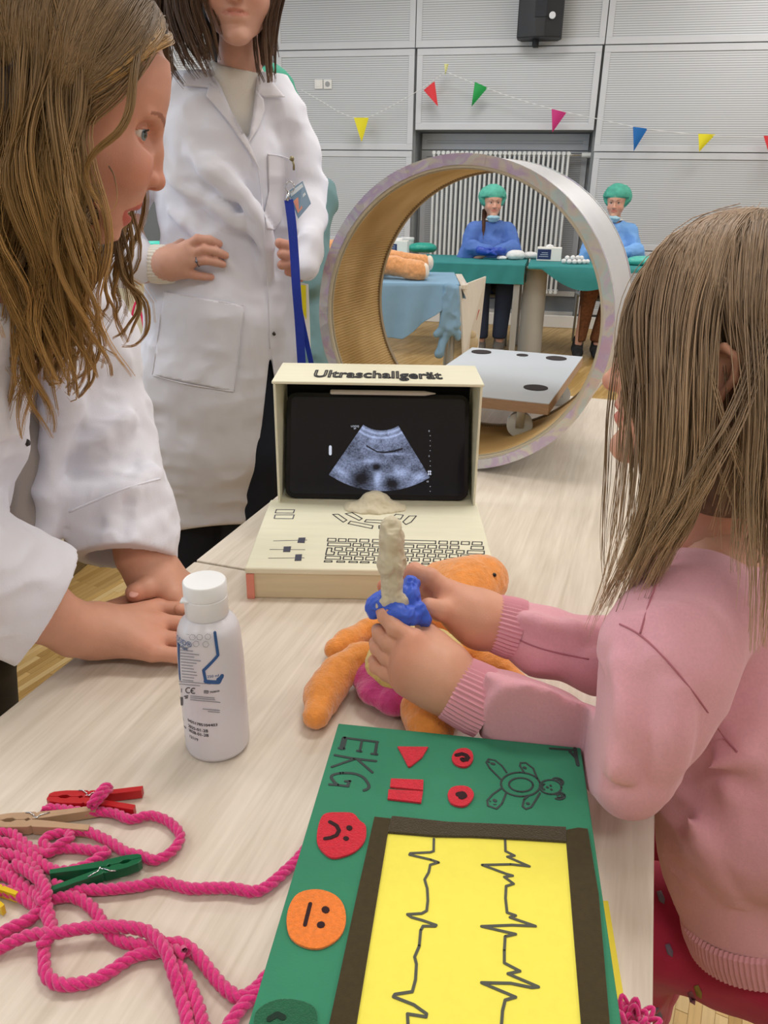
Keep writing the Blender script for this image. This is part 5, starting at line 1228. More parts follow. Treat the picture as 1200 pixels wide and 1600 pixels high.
def folds(s, lines, k=.012):
    """raised cloth folds: (list of (point, radius))"""
    for pts in lines:
        P = spline(np.array([q[0] for q in pts]), 5); n = len(P); r = np.interp(np.linspace(0, 1, n), np.linspace(0, 1, len(pts)), [q[1] for q in pts]) * (.25 + .75 * np.sin(np.linspace(0.12, 3.02, n)))
        i0 = np.maximum(np.floor((P.min(0) - .05 - s.lo) / s.h).astype(int), 0); i1 = np.minimum(np.ceil((P.max(0) + .05 - s.lo) / s.h).astype(int), s.n)
        if (i1 <= i0 + 1).any(): continue
        t = SDF(s.lo + i0 * s.h, s.lo + (i1 - 1) * s.h, s.h); t.G = np.full(i1 - i0, .1, dtype=np.float32); t.n = i1 - i0
        for i in range(n - 1): t.cone(P[i], P[i + 1], r[i], r[i + 1], 0)
        s.comb(tuple(slice(a, b) for a, b in zip(i0, i1)), t.G, k)
# ================================================================== LEANING WOMAN (left)
lean_root = thing('person', 'woman in white coat leaning both hands on the table, long wavy light brown hair', 'person', [-.62, .95, 0.])
skA = skinmat('skin_leaning', 'CF9A82')
bodyA = Body()
yw = math.radians(22); pt = math.radians(-15)
hO = at(122, 212, .80); hf = np.array([math.cos(yw) * math.cos(pt), math.sin(yw) * math.cos(pt), math.sin(pt)]); hu = np.array([-math.cos(yw) * math.sin(pt), -math.sin(yw) * math.sin(pt), math.cos(pt)]); hs = np.cross(hu, hf)
def sag(px, py):
    r = ray(px, py); t = ((hO - CAM) @ hs) / (r @ hs); d = CAM + r * t - hO; return (float(d @ hu), float(d @ hf))
prof = [sag(*p) for p in [(150, 386), (166, 380), (176, 373), (181, 365), (188, 357), (199, 351), (205, 345), (206, 338), (203, 332), (219, 327), (222, 320), (224, 312), (227, 303), (234, 280), (242, 245), (249, 208), (255, 188), (262, 160), (265.5, 126), (262, 90), (250, 55), (225, 22)]]
base = [sag(*p) for p in [(150, 386), (166, 380), (181, 365), (194, 345), (208, 325), (227, 300), (242, 245), (249, 208), (255, 188), (262, 160), (265.5, 126), (262, 90), (250, 55), (225, 22)]]
prof.sort(); base.sort()
nose = [sag(*p) for p in [(251, 205), (251, 240), (256, 285)]]
lipm = sag(203, 331)[0]
hA = Head(hO, hf, hu, 1., prof=prof, base=base, nose=nose, lipspan=(sag(196, 353)[0], lipm, sag(223, 316)[0]), mouth_open=.0032)
WA = [(prof[0][0], .020)] + [(a, b) for a, b in Head.WID[1:]]; hA.wid = np.array(sorted(WA))
eye_u = sag(220, 213)[0]
hA.O = hO + hu * eye_u; hA.prof = np.array(prof) - [eye_u, 0]; hA.base = np.array(base) - [eye_u, 0]; hA.nose = [(u - eye_u, f) for u, f in nose]; hA.lip = tuple(v - eye_u for v in hA.lip); hA.sk = ((-.024, 0, .040), (.103, .077, .103)); hA.lat = .011; hA.ef = -.0265; hA.es = .0305; hA.jaw = -.126; hA.lc = 1.; hA.lip = (hA.lip[0] - .002, hA.lip[1], hA.lip[2] + .001); hA.lipc = (.80, .34, .38)
s = SDF(hO - [.17, .16, .24], hO + [.17, .16, .16], .0016)
neckA = [(hA.w(-.02, 0, -.04), .052), (hA.w(-.045, 0, -.10), .050), (hA.w(-.085, -.0, -.17), .056)]
hA.build(s, neck=neckA, ears=True)
V, F = s.mesh(); V = relax(V, F, 1, .4); bodyA.add(V, F, hA.colors(V, .5) * [.97, .90, .92])
# near arm: forearm and hand flat on the table
s = SDF([-.60, .66, .752], [-.16, .97, .95], .0021)
fore = [PZ(-20, 925, .905, 42), PZ(66, 955, .842, 43), PZ(118, 983, .803, 38), PZ(140, 987, .794, 36)]
chainp(s, fore, .02)
W_ = atz(150, 985, .786); fl = ((0, 0, 1), .8)
def fz(pts, R): return ([atz(*p) for p in pts], R)
F1 = [fz([(247, 950, .782), (285, 952, .780), (312, 955, .768), (330, 957, .761)], [.0115, .0100, .0088, .0075]), fz([(250, 973, .782), (292, 976, .780), (322, 979, .768), (340, 981, .761)], [.0118, .0102, .0090, .0077]),
      fz([(246, 997, .779), (288, 1001, .777), (315, 1003, .766), (334, 1004, .761)], [.0115, .0098, .0088, .0075]), fz([(238, 1019, .775), (275, 1024, .771), (297, 1025, .764), (312, 1025, .760)], [.0108, .0092, .0080, .0070])]
fingers(s, W_, .024, 4, F1, k=.0035, kp=.022, flat=None)
fingers(s, atz(165, 965, .784), .018, 0, [fz([(175, 955, .780), (215, 938, .775), (250, 930, .765), (275, 932, .761)], [.015, .0125, .0105, .009])], k=.014)
s.plane_cut((0, 0, .7515), (0, 0, -1)); V, F = s.mesh(); V = relax(V, F, 1, .4); C = np.ones((len(V), 3)); spots(V, C, [(P[0] + [0, 0, .01], .014, (1, .80, .76), .5) for P, R in F1] + [(atz(270, 1000, .77), .05, (1, .86, .82), .5)]); bodyA.add(V, F, C)
# far arm: forearm, loosely closed hand resting beside the other
s = SDF([-.46, .86, .755], [-.14, 1.20, 1.02], .0021)
chainp(s, [PD(205, 800, 1.05, 42), PD(222, 868, 1.06, 36), PD(236, 893, 1.065, 31)], .02)
W2 = PD(242, 898, 1.065)[0]
def fd(pts, R): return ([at(*p) for p in pts], R)
F2 = [fd([(286, 908, 1.085), (306, 916, 1.09), (312, 934, 1.075), (300, 940, 1.05)], [.0125, .0105, .0095, .0085]), fd([(284, 916, 1.065), (304, 926, 1.065), (308, 942, 1.05), (296, 946, 1.035)], [.0125, .0105, .0095, .0085]),
      fd([(278, 926, 1.045), (296, 936, 1.045), (298, 950, 1.03), (288, 950, 1.02)], [.012, .010, .009, .008]), fd([(270, 932, 1.03), (286, 944, 1.03), (288, 952, 1.02), (280, 952, 1.012)], [.011, .009, .008, .0075])]
fingers(s, W2, .028, 4, F2, k=.0035, kp=.02)
fingers(s, W2, .02, 0, [fd([(244, 908, 1.04), (228, 920, 1.025), (212, 926, 1.015)], [.0165, .0150, .0135])], k=.008)
s.plane_cut((0, 0, .7555), (0, 0, -1)); V, F = s.mesh(); V = relax(V, F, 1, .4); C = np.ones((len(V), 3)); spots(V, C, [(at(214, 926, 1.005), .010, (1, .70, .66), .6)]); bodyA.add(V, F, C)
# hidden trunk keeps the figure whole
s = SDF([-1.0, .45, .05], [-.25, 1.35, 1.25], .012)
hipA = np.array([-.80, .93, .86]); shA = hA.w(-.10, 0, -.20)
chainp(s, [(hipA, .11), ((hipA + shA) / 2 - [0, 0, .0], .10), (shA, .09)], .06)
shL = at(105, 545, 1.05); shR = at(-110, 600, .88)
chainp(s, [(shA, .07), (shL, .045), (at(165, 740, 1.06), .040), (at(205, 800, 1.05), .036)], .03); chainp(s, [(shA, .07), (shR, .03), (at(-110, 800, .86), .03), (PZ(-30, 905, .905)[0], .026)], .03)
for sg in (-1, 1): chainp(s, [(hipA + [0, sg * .09, 0], .085), ([-.78, .93 + sg * .10, .48], .065), ([-.80, .93 + sg * .10, .06], .045)], .04)
V, F = s.mesh(); V = relax(V, F, 2); bodyA.add(V, F, np.ones((len(V), 3)))
bA = bodyA.build(skA, lean_root)
b = MB(); b.ball((0, 0, 0), (.0065, .0055, .0018), fr=frame(at(209, 928, 1.0025), at(200, 932, 1.0) - at(225, 920, 1.01), z=-FW + np.array([0, 0, .4]))); b.build('thumbnail', mat('nail', 'DFA79A', .25), bA, smooth=True)
hA.eyes(bA, '5E7380', look=(-.62, -.05)); hA.teeth(bA)
# shirt and trousers
m_shirt = fab('shaded_shirt', 'A39C98'); m_black = fab('black_trousers', '121215')  # shirt grey: the shade inside the open coat is put into the colour
s = SDF([-.95, .60, .78], [-.28, 1.25, 1.22], .006)
chainp(s, [PD(60, 540, 1.02, 85), PD(20, 700, 1.02, 88), PD(0, 800, 1.02, 78), PD(-20, 868, 1.03, 75)], .03); wr(s, .006, 14, (1, 1, .5)); cloth('shirt', s, m_shirt, lean_root)
s = SDF([-1.02, .62, .02], [-.40, 1.25, .95], .010)
chainp(s, [PD(-30, 900, 1.06, 70), PD(-45, 1010, 1.12, 62), PD(-50, 1150, 1.25, 75)], .03)
for sg in (-1, 1): chainp(s, [(hipA + [0.06, sg * .08, 0], .11), ([-.74, .93 + sg * .10, .48], .082), ([-.77, .93 + sg * .10, .05], .07)], .04)
cloth('trousers', s, m_black, lean_root)
for sg in (-1, 1):
    s = SDF([-.90, .93 + sg * .1 - .08, 0], [-.5, .93 + sg * .1 + .08, .13], .006); chainp(s, [([-.79, .93 + sg * .10, .05], .045), ([-.68, .93 + sg * .10, .038], .036), ([-.60, .93 + sg * .10, .03], .028)], .02); s.plane_cut((0, 0, .002), (0, 0, -1)); cloth('shoe', s, fab('dark_shoe', '26262A'), lean_root)
# coat
s = SDF([-.98, .42, .60], [-.22, 1.28, 1.24], .0042)
chainp(s, [PD(95, 500, 1.03, 78), PD(128, 560, 1.05, 80), PD(152, 650, 1.07, 70), PD(160, 720, 1.07, 74), PD(182, 790, 1.06, 74), PD(197, 845, 1.06, 69), PD(200, 885, 1.06, 66)], .02)
chainp(s, [PD(-20, 480, .98, 95), PD(95, 500, 1.03, 78)], .04)
chainp(s, [PD(85, 560, .98, 32), PD(90, 640, .97, 27), PD(86, 700, .98, 19), PD(76, 770, .99, 16), PD(66, 850, 1.0, 13)], .012)
chainp(s, [PD(-10, 540, .90, 52), PD(-4, 620, .89, 40), PD(-10, 690, .90, 36), PD(-30, 770, .92, 34)], .02)
chainp(s, [PD(-40, 500, .80, 80), PD(-75, 640, .84, 78), PD(-110, 800, .86, 84), PZ(-50, 885, .925, 80), PZ(20, 922, .874, 82), PZ(55, 938, .852, 80), PZ(110, 962, .826, 72)], .03)
# cloth folds on the far sleeve
folds(s, [[PD(100, 700, 1.0, 8), PD(160, 690, 1.0, 10), PD(205, 650, 1.02, 5)], [PD(95, 760, 1.0, 5), PD(160, 775, .995, 11), PD(245, 742, 1.03, 4)], [PD(120, 800, 1.0, 6), PD(180, 770, .995, 9), PD(245, 765, 1.03, 3)], [PD(150, 840, 1.0, 6), PD(200, 850, .995, 8), PD(245, 818, 1.025, 4)], [PD(100, 640, 1.0, 4), PD(130, 600, 1.0, 7), PD(190, 560, 1.02, 5)],
          [PD(165, 790, .99, 5), PD(170, 830, .99, 6), PD(150, 870, 1.0, 4)]], .020)
wr(s, .007, 11, (1, 1, 1.3)); wr(s, .003, 27, (1, 1, 1.4), seed=5); wr(s, .0012, 60)
# cuff openings
ca, na = PD(196, 868, 1.06)[0], at(204, 935, 1.06) - at(196, 800, 1.06); na = na / np.linalg.norm(na) - FW * .3; na /= np.linalg.norm(na); pa = at(196, 874, 1.06); s.fn(pa - [.13, .10, .14], pa + [.13, .13, .06], lambda X, Y, Z: -((X - pa[0]) * na[0] + (Y - pa[1]) * na[1] + (Z - pa[2]) * na[2]), 0, True)
s.cone(at(196, 830, 1.06), at(200, 900, 1.06), .050, .056, .002, cut=True)
nb = atz(110, 962, .826) - atz(55, 938, .852)
q0 = atz(76, 942, .845); nbn = nb / np.linalg.norm(nb)
s.fn(q0 - [.10, .13, .13], q0 + [.10, .075, .10], lambda X, Y, Z: -((X - q0[0]) * nbn[0] + (Y - q0[1]) * nbn[1] + (Z - q0[2]) * nbn[2]), 0, True)
s.cone(atz(62, 940, .849), atz(95, 955, .834), .047, .050, .002, cut=True)
coatA, VA, FA = cloth('coat', s, m_coat, lean_root)
TA = bvh((VA, FA))
seam('sleeve_fold_edge', TA, [(108, 800), (150, 782), (200, 762), (250, 748)], .0016, m_coat, lean_root)
seam('coat_button', TA, [(41, 690), (43, 693)], .004, mat('dark_button', '2A2624', .4), lean_root) or None

# hair of the leaning woman
def G(pts, w0, w1, nl, ns, **k): return ([at(*p) for p in pts], w0, w1, nl, ns, k)
gl = []
gl.append(G([(100, -60, .80), (30, -10, .75), (0, 60, .735), (-10, 200, .73), (0, 400, .75), (10, 520, .78)], .045, .045, 14, 20, curl=.012, f=5.5)); gl.append(G([(60, -60, .80), (40, 20, .735), (45, 80, .72), (40, 220, .72), (30, 400, .74)], .035, .035, 12, 20, curl=.012, f=5.5))
D = .80
# crown sweep, near side, root to ends
for (pts, w0, w1, nl, ns) in [
    ([(200, 0, .82), (150, -20, .76), (90, 40, .72), (55, 160, .70), (40, 330, .72), (60, 480, .76), (75, 600, .80)], .030, .040, 16, 16),
    ([(190, 5, .80), (140, 10, .75), (95, 90, .72), (80, 220, .71), (85, 350, .73), (100, 470, .78), (120, 560, .82)], .028, .034, 16, 15),
    ([(215, 10, .80), (185, 20, .755), (140, 85, .735), (105, 160, .725), (100, 260, .725), (110, 380, .74), (128, 500, .79), (150, 590, .84)], .020, .028, 14, 14),
    ([(230, 25, .80), (200, 50, .755), (160, 105, .735), (118, 140, .725), (108, 220, .72), (118, 320, .725), (125, 400, .75), (110, 520, .80), (85, 600, .84)], .016, .024, 14, 13),
    ([(160, -30, .80), (80, 0, .76), (20, 90, .74), (0, 240, .73), (10, 400, .75), (25, 520, .79), (30, 600, .82)], .035, .045, 16, 15),
    ([(120, -50, .82), (20, -20, .80), (-30, 120, .80), (-40, 300, .82), (-20, 470, .84), (0, 560, .86)], .04, .05, 10, 14),
    ([(150, 300, .84), (120, 340, .78), (95, 420, .77), (60, 500, .78), (45, 570, .80), (60, 680, .84)], .022, .022, 8, 12),
    ([(100, 250, .78), (70, 350, .745), (35, 450, .76), (50, 560, .80), (35, 640, .84)], .03, .03, 10, 12),
    # far side, falling below the chin
    ([(235, 30, .86), (240, 120, .90), (200, 260, .93), (190, 380, .93), (180, 430, .93), (205, 480, .94), (190, 540, .96)], .016, .024, 8, 13),
    ([(200, 150, .90), (180, 330, .92), (165, 400, .91), (140, 450, .91), (150, 500, .93), (190, 545, .95)], .02, .028, 10, 13),
    ([(170, 330, .90), (185, 390, .90), (195, 440, .91), (218, 480, .92), (205, 530, .93), (185, 545, .94)], .012, .012, 5, 13),
    ([(150, 330, .88), (150, 400, .86), (120, 470, .86), (130, 560, .88), (105, 610, .90)], .018, .016, 7, 12),
    ([(110, 430, .80), (125, 520, .83), (135, 560, .85), (120, 620, .87), (108, 610, .87)], .010, .008, 4, 11),
    ([(90, 480, .80), (100, 540, .83), (75, 580, .85), (80, 610, .86), (85, 600, .86)], .008, .007, 3, 11),
]: gl.append(G(pts, w0, w1, nl, ns + 6, curl=.012, f=5.5))
# front lock over the temple curling back onto the cheek
gl.append(G([(222, 22, .77), (218, 60, .745), (208, 120, .725), (202, 170, .72), (185, 205, .718), (150, 235, .718), (135, 262, .722), (140, 290, .722), (160, 325, .722)], .0085, .0012, 9, 15, curl=.001, f=3))
gl.append(G([(232, 18, .78), (236, 45, .765), (228, 62, .76), (200, 90, .745), (160, 120, .735), (130, 140, .73)], .010, .010, 9, 14, curl=.001))
gl.append(G([(244, 30, .80), (252, 55, .80), (240, 66, .785), (215, 80, .76), (180, 100, .74)], .007, .008, 7, 12, curl=.001))
gl.append(G([(170, 260, .722), (178, 275, .72), (183, 300, .72), (178, 325, .72), (165, 338, .722)], .0006, .0004, 2, 1, curl=0))
AVA = [(hA.w(-.018, 0, .040), np.array([hA.f, hA.s, hA.u]), np.array([.110, .087, .107])), (hA.w(-.02, 0, -.03), np.array([hA.f, hA.s, hA.u]), np.array([.075, .078, .09]))]
hair('hair', gl, m_hair, lean_root, seed=4, npt=30, r=.00056, root='655749', tip='BA9258', avoid=AVA)
# scalp cap under the strands
s = SDF(hO - [.2, .2, .30], hO + [.2, .2, .2], .004)
A_ = np.array([hA.f, hA.s, hA.u])
s.ell(hA.w(-.022, 0, .042), (.107, .083, .106), A_, k=.01)
sg = -1
s.ell(hA.w(-.035, -.035, -.02), (.058, .042, .10), A_, k=.03); s.ell(hA.w(-.035, .035, -.02), (.055, .040, .09), A_, k=.03)
chainp(s, [(at(60, 250, .78), .05), (at(45, 400, .82), .045), (at(60, 520, .86), .03)], .03)
q = hA.w(.052, 0, .05); nrm = hA.f * .9 - hA.u * .45
s.fn(hO - .25, hO + .25, lambda X, Y, Z: -(lambda f, sd, u: np.minimum(f + .012, .062 - u + (f + .01) * .85))(*hA.loc(X, Y, Z)), .006, True)
wr(s, .004, 30, (1, 1, .3)); V, F = s.mesh(); link_mesh('hair_underlayer', V, F, mat('hair_dark', '463A30', .6, var=.2, vscale=60, stretch=(3, 3, .5)), lean_root)

# ================================================================== STANDING WOMAN
YS = 1.70
st_root = thing('person', 'woman in white coat standing with hands on hips, off-white turtleneck and lanyard badge', 'person', [-.33, YS, 0])
skB = skinmat('skin_standing', 'CF9F8C'); bodyB = Body()
hB = Head(aty(369, -27, YS - .05), (.13, -.98, -.02), (0.02, 0, 1), .93, lipspan=(-.0675, -.0605, -.0545)); hB.lc = .5
s = SDF(hB.O - [.13, .15, .26], hB.O + [.13, .15, .14], .0026); hB.build(s, neck=[(hB.w(-.025, 0, -.05), .041), (hB.w(-.048, 0, -.12), .036), (hB.w(-.068, 0, -.20), .036)])
V, F = s.mesh(); V = relax(V, F, 1, .4); bodyB.add(V, F, hB.colors(V))
# hand on her right hip (left in the picture)
YH = 1.60
s = SDF(aty(240, 460, YH) - .05, aty(375, 355, YH) + .05, .0022)
def fy(pts, R): return ([aty(p[0], p[1], YH + p[2]) for p in pts], R)
s.cone(aty(225, 425, YH + .03), aty(262, 414, YH + .01), .022, .024, .01)
F3 = [fy([(292, 385, .004), (309, 374, .002), (327, 375, .010), (342, 381, .022)], [.0105, .0095, .0088, .0078]), fy([(297, 396, 0), (319, 390, .0), (338, 393, .008), (352, 399, .018)], [.0105, .0095, .0088, .0078]),
      fy([(297, 410, 0), (319, 406, .0), (336, 409, .008), (348, 413, .016)], [.0105, .0095, .0085, .0075]), fy([(290, 426, .004), (305, 430, .003), (318, 432, .008), (330, 433, .016)], [.0100, .0085, .0078, .007])]
fingers(s, aty(264, 412, YH + .008), .027, 4, F3, k=.0035, kp=.016)
s.cone(aty(270, 392, YH + .02), aty(288, 377, YH + .06), .013, .009, .012)
V, F = s.mesh(); V = relax(V, F, 1, .4); C = np.ones((len(V), 3)); spots(V, C, [(P[1], .012, (1, .80, .76), .5) for P, R in F3] + [(P[3], .010, (1, .78, .76), .5) for P, R in F3]); bodyB.add(V, F, C)
# her left hand, fingers round the hip
s = SDF(aty(425, 445, YH) - .04, aty(485, 365, YH) + .06, .0024)
F4 = [fy([(462, 388, .03), (448, 384, .01), (437, 380, .0)], [.011, .0105, .010]), fy([(462, 402, .03), (450, 399, .008), (440, 397, -.002)], [.011, .0105, .0095]), fy([(464, 415, .03), (451, 413, .008), (440, 414, 0)], [.011, .010, .0092]), fy([(468, 426, .03), (458, 426, .02), (450, 425, .012)], [.010, .009, .008])]
fingers(s, aty(478, 400, YH + .05), .026, 4, F4, k=.003, kp=.014); chainp(s, [PY(476, 400, YH + .04, 14), PY(482, 390, YH + .03, 14)], .01); chainp(s, [PY(466, 415, YH + .03, 6), PY(470, 436, YH + .03, 5)], .01)
V, F = s.mesh(); V = relax(V, F, 1, .4); C = np.ones((len(V), 3)) * [.95, .86, .84]; bodyB.add(V, F, C)
s = SDF([-.65, 1.45, .02], [.05, 2.05, 1.5], .014)
def y7(x, y, r, dy=0): return PY(x, y, YS + dy, r)
chainp(s, [y7(352, 165, 36, .06), y7(345, 280, 48, .06), y7(345, 450, 62, .05)], .05); 
for sg in (-1, 1): chainp(s, [PY(345 + sg * 30, 490, YS + .05, 45), (PY(300 if sg < 0 else 402, 700, YS + .05)[0], .055), (PY(290 if sg < 0 else 392, 1250, YS + .05)[0], .04)], .04)
chainp(s, [y7(352, 160, 30, .06), y7(275, 175, 24, .06), y7(190, 330, 26, .06), PY(225, 425, YH + .03, 20)], .03); chainp(s, [y7(352, 160, 30, .06), y7(425, 172, 20, .06), y7(480, 292, 18, .05), PY(480, 400, YH + .03, 14)], .03)
V, F = s.mesh(); V = relax(V, F, 2); bodyB.add(V, F, np.ones((len(V), 3)))
bB = bodyB.build(skB, st_root); hB.eyes(bB)
b = MB(); c = (F3[2][0][0] * .45 + F3[2][0][1] * .55); d_ = F3[2][0][1] - F3[2][0][0]; fr = frame(c, d_, z=(0, -1, 0)); b.tube([(0, .0108 * math.cos(a), .0108 * math.sin(a)) for a in np.linspace(0, 2 * math.pi, 20)], .0011, 6, fr=fr); b.ball((0, 0, .012), .0028, fr=fr); b.build('finger_ring', mat('ring_silver', '6E7480', .25, .9), st_root, smooth=True)
# turtleneck
m_knit = fab('offwhite_knit', 'EAE6DE', bump=.6, bscale=500)
s = SDF([-.62, 1.40, 1.0], [.02, 1.98, 1.56], .005)
chainp(s, [PY(368, 150, YS + .02, 44), PY(368, 118, YS + .0, 33), PY(367, 90, YS + .0, 29)], .02); s.plane_cut(aty(364, 99, YS), (0.08, .1, 1)) if False else None
chainp(s, [PY(370, 135, YS + .03, 46), PY(365, 240, YS + .05, 66)], .03); s.fn([-.62, 1.40, 1.3], [.02, 1.98, 1.56], lambda X, Y, Z: (aty(364, 97, YS)[2] + (X + .33) * -.12 + (Y - YS) * .25) - Z + 0 * X, .003, True)
cloth('turtleneck', s, m_knit, st_root)
# trousers
m_navy = fab('navy_trousers', '0E1626')
s = SDF([-.62, 1.42, .03], [.0, 2.0, .98], .008)
for sg, x in ((-1, 300), (1, 402)): chainp(s, [PY(345 + sg * 35, 480, YS + .05, 60), PY(x, 700, YS + .05, 60), PY(x - 10, 1250, YS + .05, 50)], .02)
cloth('trousers', s, m_navy, st_root)
# coat: trunk, skirt with front slit, both sleeves
s = SDF([-.72, 1.36, .48], [.06, 2.02, 1.50], .0048)
fl = ((0, 1, 0), .72)
chainp(s, [PY(322, 150, YS + .04, 56), PY(400, 155, YS + .04, 52)], .03, flat=fl)
chainp(s, [PY(352, 170, YS + .04, 84), PY(345, 240, YS + .03, 92), PY(342, 330, YS + .04, 88), PY(345, 400, YS + .04, 88), PY(343, 480, YS + .03, 112), PY(328, 600, YS + .03, 106), PY(324, 700, YS + .02, 92), PY(324, 840, YS + .02, 72)], .03, flat=fl)
chainp(s, [PY(395, 480, YS + .03, 62), PY(405, 560, YS + .03, 58), PY(415, 700, YS + .04, 50), PY(420, 820, YS + .05, 45)], .03, flat=fl)
chainp(s, [PY(418, 150, YS + .04, 30), PY(440, 185, YS + .04, 29), PY(465, 240, YS + .05, 27), PY(484, 292, YS + .04, 27), PY(486, 345, YS - .01, 23), PY(484, 385, YS - .07, 22), PY(480, 415, YS - .10, 18)], .016)
chainp(s, [PY(290, 150, YS + .03, 36), PY(245, 210, YS + .05, 34), PY(185, 330, YS + .06, 32), PY(172, 385, YS + .03, 34), PY(196, 400, YS - .03, 38), PY(212, 408, YS - .075, 34)], .02)
chainp(s, [PY(420, 235, YS + .045, 30), PY(428, 330, YS + .045, 26), PY(436, 400, YS + .045, 26), PY(430, 470, YS + .04, 34)], .03)
# big soft folds
fo = lambda *p: [PY(x, y, YS + dy + .020, r * .8) for x, y, dy, r in p]
folds(s, [fo((262, 330, -.06, 4), (300, 355, -.075, 8), (350, 400, -.08, 9), (385, 440, -.07, 6)), fo((300, 235, -.08, 5), (330, 270, -.095, 8), (380, 300, -.09, 8)), fo((250, 250, -.05, 5), (280, 290, -.075, 8), (330, 320, -.085, 8), (370, 350, -.085, 6)),
          fo((380, 345, -.08, 5), (415, 380, -.075, 9), (425, 430, -.06, 7)), fo((330, 250, -.085, 5), (400, 330, -.09, 8), (425, 380, -.07, 5)), fo((470, 260, .0, 4), (490, 275, .0, 7), (510, 285, .03, 4)), fo((462, 330, .0, 5), (485, 330, .0, 7), (500, 345, .03, 4)), fo((460, 300, .01, 5), (480, 305, .0, 6)),
          fo((290, 640, -.07, 4), (325, 645, -.075, 6), (400, 640, -.06, 4)), fo((235, 680, -.03, 3), (262, 655, -.06, 4)), fo((375, 480, -.08, 4), (385, 540, -.08, 7), (380, 620, -.07, 4)), fo((250, 460, -.05, 4), (245, 540, -.06, 5), (250, 620, -.05, 3))], .024)
wr(s, .0085, 6.5, (1, 1, 1.2), seed=3); wr(s, .0045, 14, (1, 1, 1.2), seed=8); wr(s, .0022, 30)
s.fn([-.72, 1.36, .48], [.06, 2.02, .75], lambda X, Y, Z: (lambda px, py, d: (py - (822 + (px - 330) * -.10 + 0.0008 * (px - 330) ** 2)) * d / 1200 * -1)(*pix(X, Y, Z)), 0, True)
carve(s, [(352, 60), (338, 92), (341, 125), (362, 175), (388, 220), (397, 165), (400, 130), (404, 60)], 1.3, 1.98)
carve(s, [(422, 548), (412, 640), (402, 730), (388, 806), (380, 860), (470, 860), (440, 700), (430, 600)], 1.3, 1.85, .004)
s.plane_cut((0, 0, .50), (0, 0, -1))
q1 = PY(243, 414, YS - .085)[0]; d1 = np.array([1, .05, 0.]); s.fn(q1 - .07, q1 + .08, lambda X, Y, Z: -((X - q1[0]) * 1. + (Y - q1[1]) * .05), 0, True) if False else None
coatB, VB, FB = cloth('coat', s, m_coat, st_root)
TB = bvh((VB, FB))
# ribbed knit cuff at the hip hand
a, bq = aty(236, 413, YH + .028), aty(266, 413, YH + .006)
mb = MB(); n = 64; ax = (bq - a); P = []; L_ = np.linalg.norm(ax)
fr = frame(a, ax, z=(0, 0, 1)); V = []; F = []
for i, (x, rr) in enumerate(((0, .034), (.3, .0355), (.7, .035), (1, .0335), (1.0, .029), (.3, .028))):
    for k in range(n * 2): t = math.pi * k / n; r_ = (rr + (.0011 if k % 4 < 2 else -.0005)) ; V.append((x * L_, r_ * math.cos(t) * .85, r_ * math.sin(t) * 1.05))
for i in range(5):
    for k in range(n * 2): F.append([i * n * 2 + k, i * n * 2 + (k + 1) % (2 * n), (i + 1) * n * 2 + (k + 1) % (2 * n), (i + 1) * n * 2 + k])
mb.fr = fr; mb.add(V, F); mb.build('knit_cuff', m_knit, st_root, smooth=True)
m_coat2 = fab('white_coat_lapel', 'E4E3EC', bump=.18)
patch('collar', TB, [(326, 118), (306, 108), (284, 116), (288, 133), (329, 137), (341, 152), (345, 140)], m_coat2, st_root, .007)
patch('lapel', TB, [(327, 130), (345, 145), (368, 185), (389, 222), (408, 270), (385, 232), (358, 192), (336, 165), (322, 150)], m_coat2, st_root, .008)
patch('collar', TB, [(399, 118), (418, 118), (446, 152), (412, 152), (402, 146)], m_coat2, st_root, .007)
patch('lapel', TB, [(400, 140), (412, 155), (414, 172), (404, 200), (388, 224), (394, 190), (397, 160)], m_coat2, st_root, .008)
patch('breast_pocket', TB, [(418, 241), (444, 246), (446, 300), (440, 345), (430, 360), (417, 358), (413, 330), (420, 300)], m_coat2, st_root, .003)
patch('hip_pocket', TB, [(256, 456), (382, 478), (366, 612), (238, 586), (247, 520)], m_coat, st_root, .004)
for ln in ([(256, 456), (300, 464), (382, 478)], [(238, 586), (290, 600), (366, 612)], [(382, 478), (374, 540), (366, 612)], [(256, 456), (247, 520), (238, 586)], [(418, 241), (436, 243), (452, 248)], [(388, 224), (400, 250), (408, 300), (414, 380), (420, 470), (422, 545)], [(330, 137), (338, 155)], [(288, 133), (310, 135), (329, 137)]):
    seam('seam', TB, ln, .0011, m_coat2, st_root, .004)
seam('button', TB, [(427, 520), (429, 523)], .0035, mat('dark_button', '2A2624', .4), st_root, .002)
# hair of the standing woman
def GY(pts, w0, w1, nl, ns, **k): return ([aty(p[0], p[1], YS + p[2]) for p in pts], w0, w1, nl, ns, k)
gy = []
for pts, w0, w1 in [([(340, -110, -.05), (300, -60, -.08), (292, 10, -.09), (315, 80, -.10), (330, 120, -.10)], .030, .022), ([(335, -115, -.02), (285, -60, -.04), (272, 20, -.06), (290, 80, -.08), (312, 115, -.09)], .035, .026), ([(330, -115, .02), (270, -60, .0), (262, 20, -.02), (270, 70, -.05), (290, 105, -.07)], .035, .03),
    ([(345, -110, -.06), (318, -50, -.11), (308, 0, -.12), (322, 50, -.12), (332, 95, -.11)], .018, .014),
    ([(395, -110, -.03), (436, -50, -.05), (421, 30, -.07), (418, 80, -.08), (420, 128, -.09)], .014, .008), ([(395, -110, .0), (436, -50, -.0), (420, 30, -.04), (420, 90, -.06), (424, 128, -.07)], .014, .008), ([(395, -110, .0), (436, -50, .05), (416, 30, .02), (418, 90, -.02), (428, 120, -.04)], .016, .010)]:
    gy.append(GY(pts, w0, w1 + .006, 13, 18, curl=.004, f=3))
hair('hair', gy, m_hair, st_root, seed=9, npt=20, r=.0009, root='3A2C26', tip='6B5240')
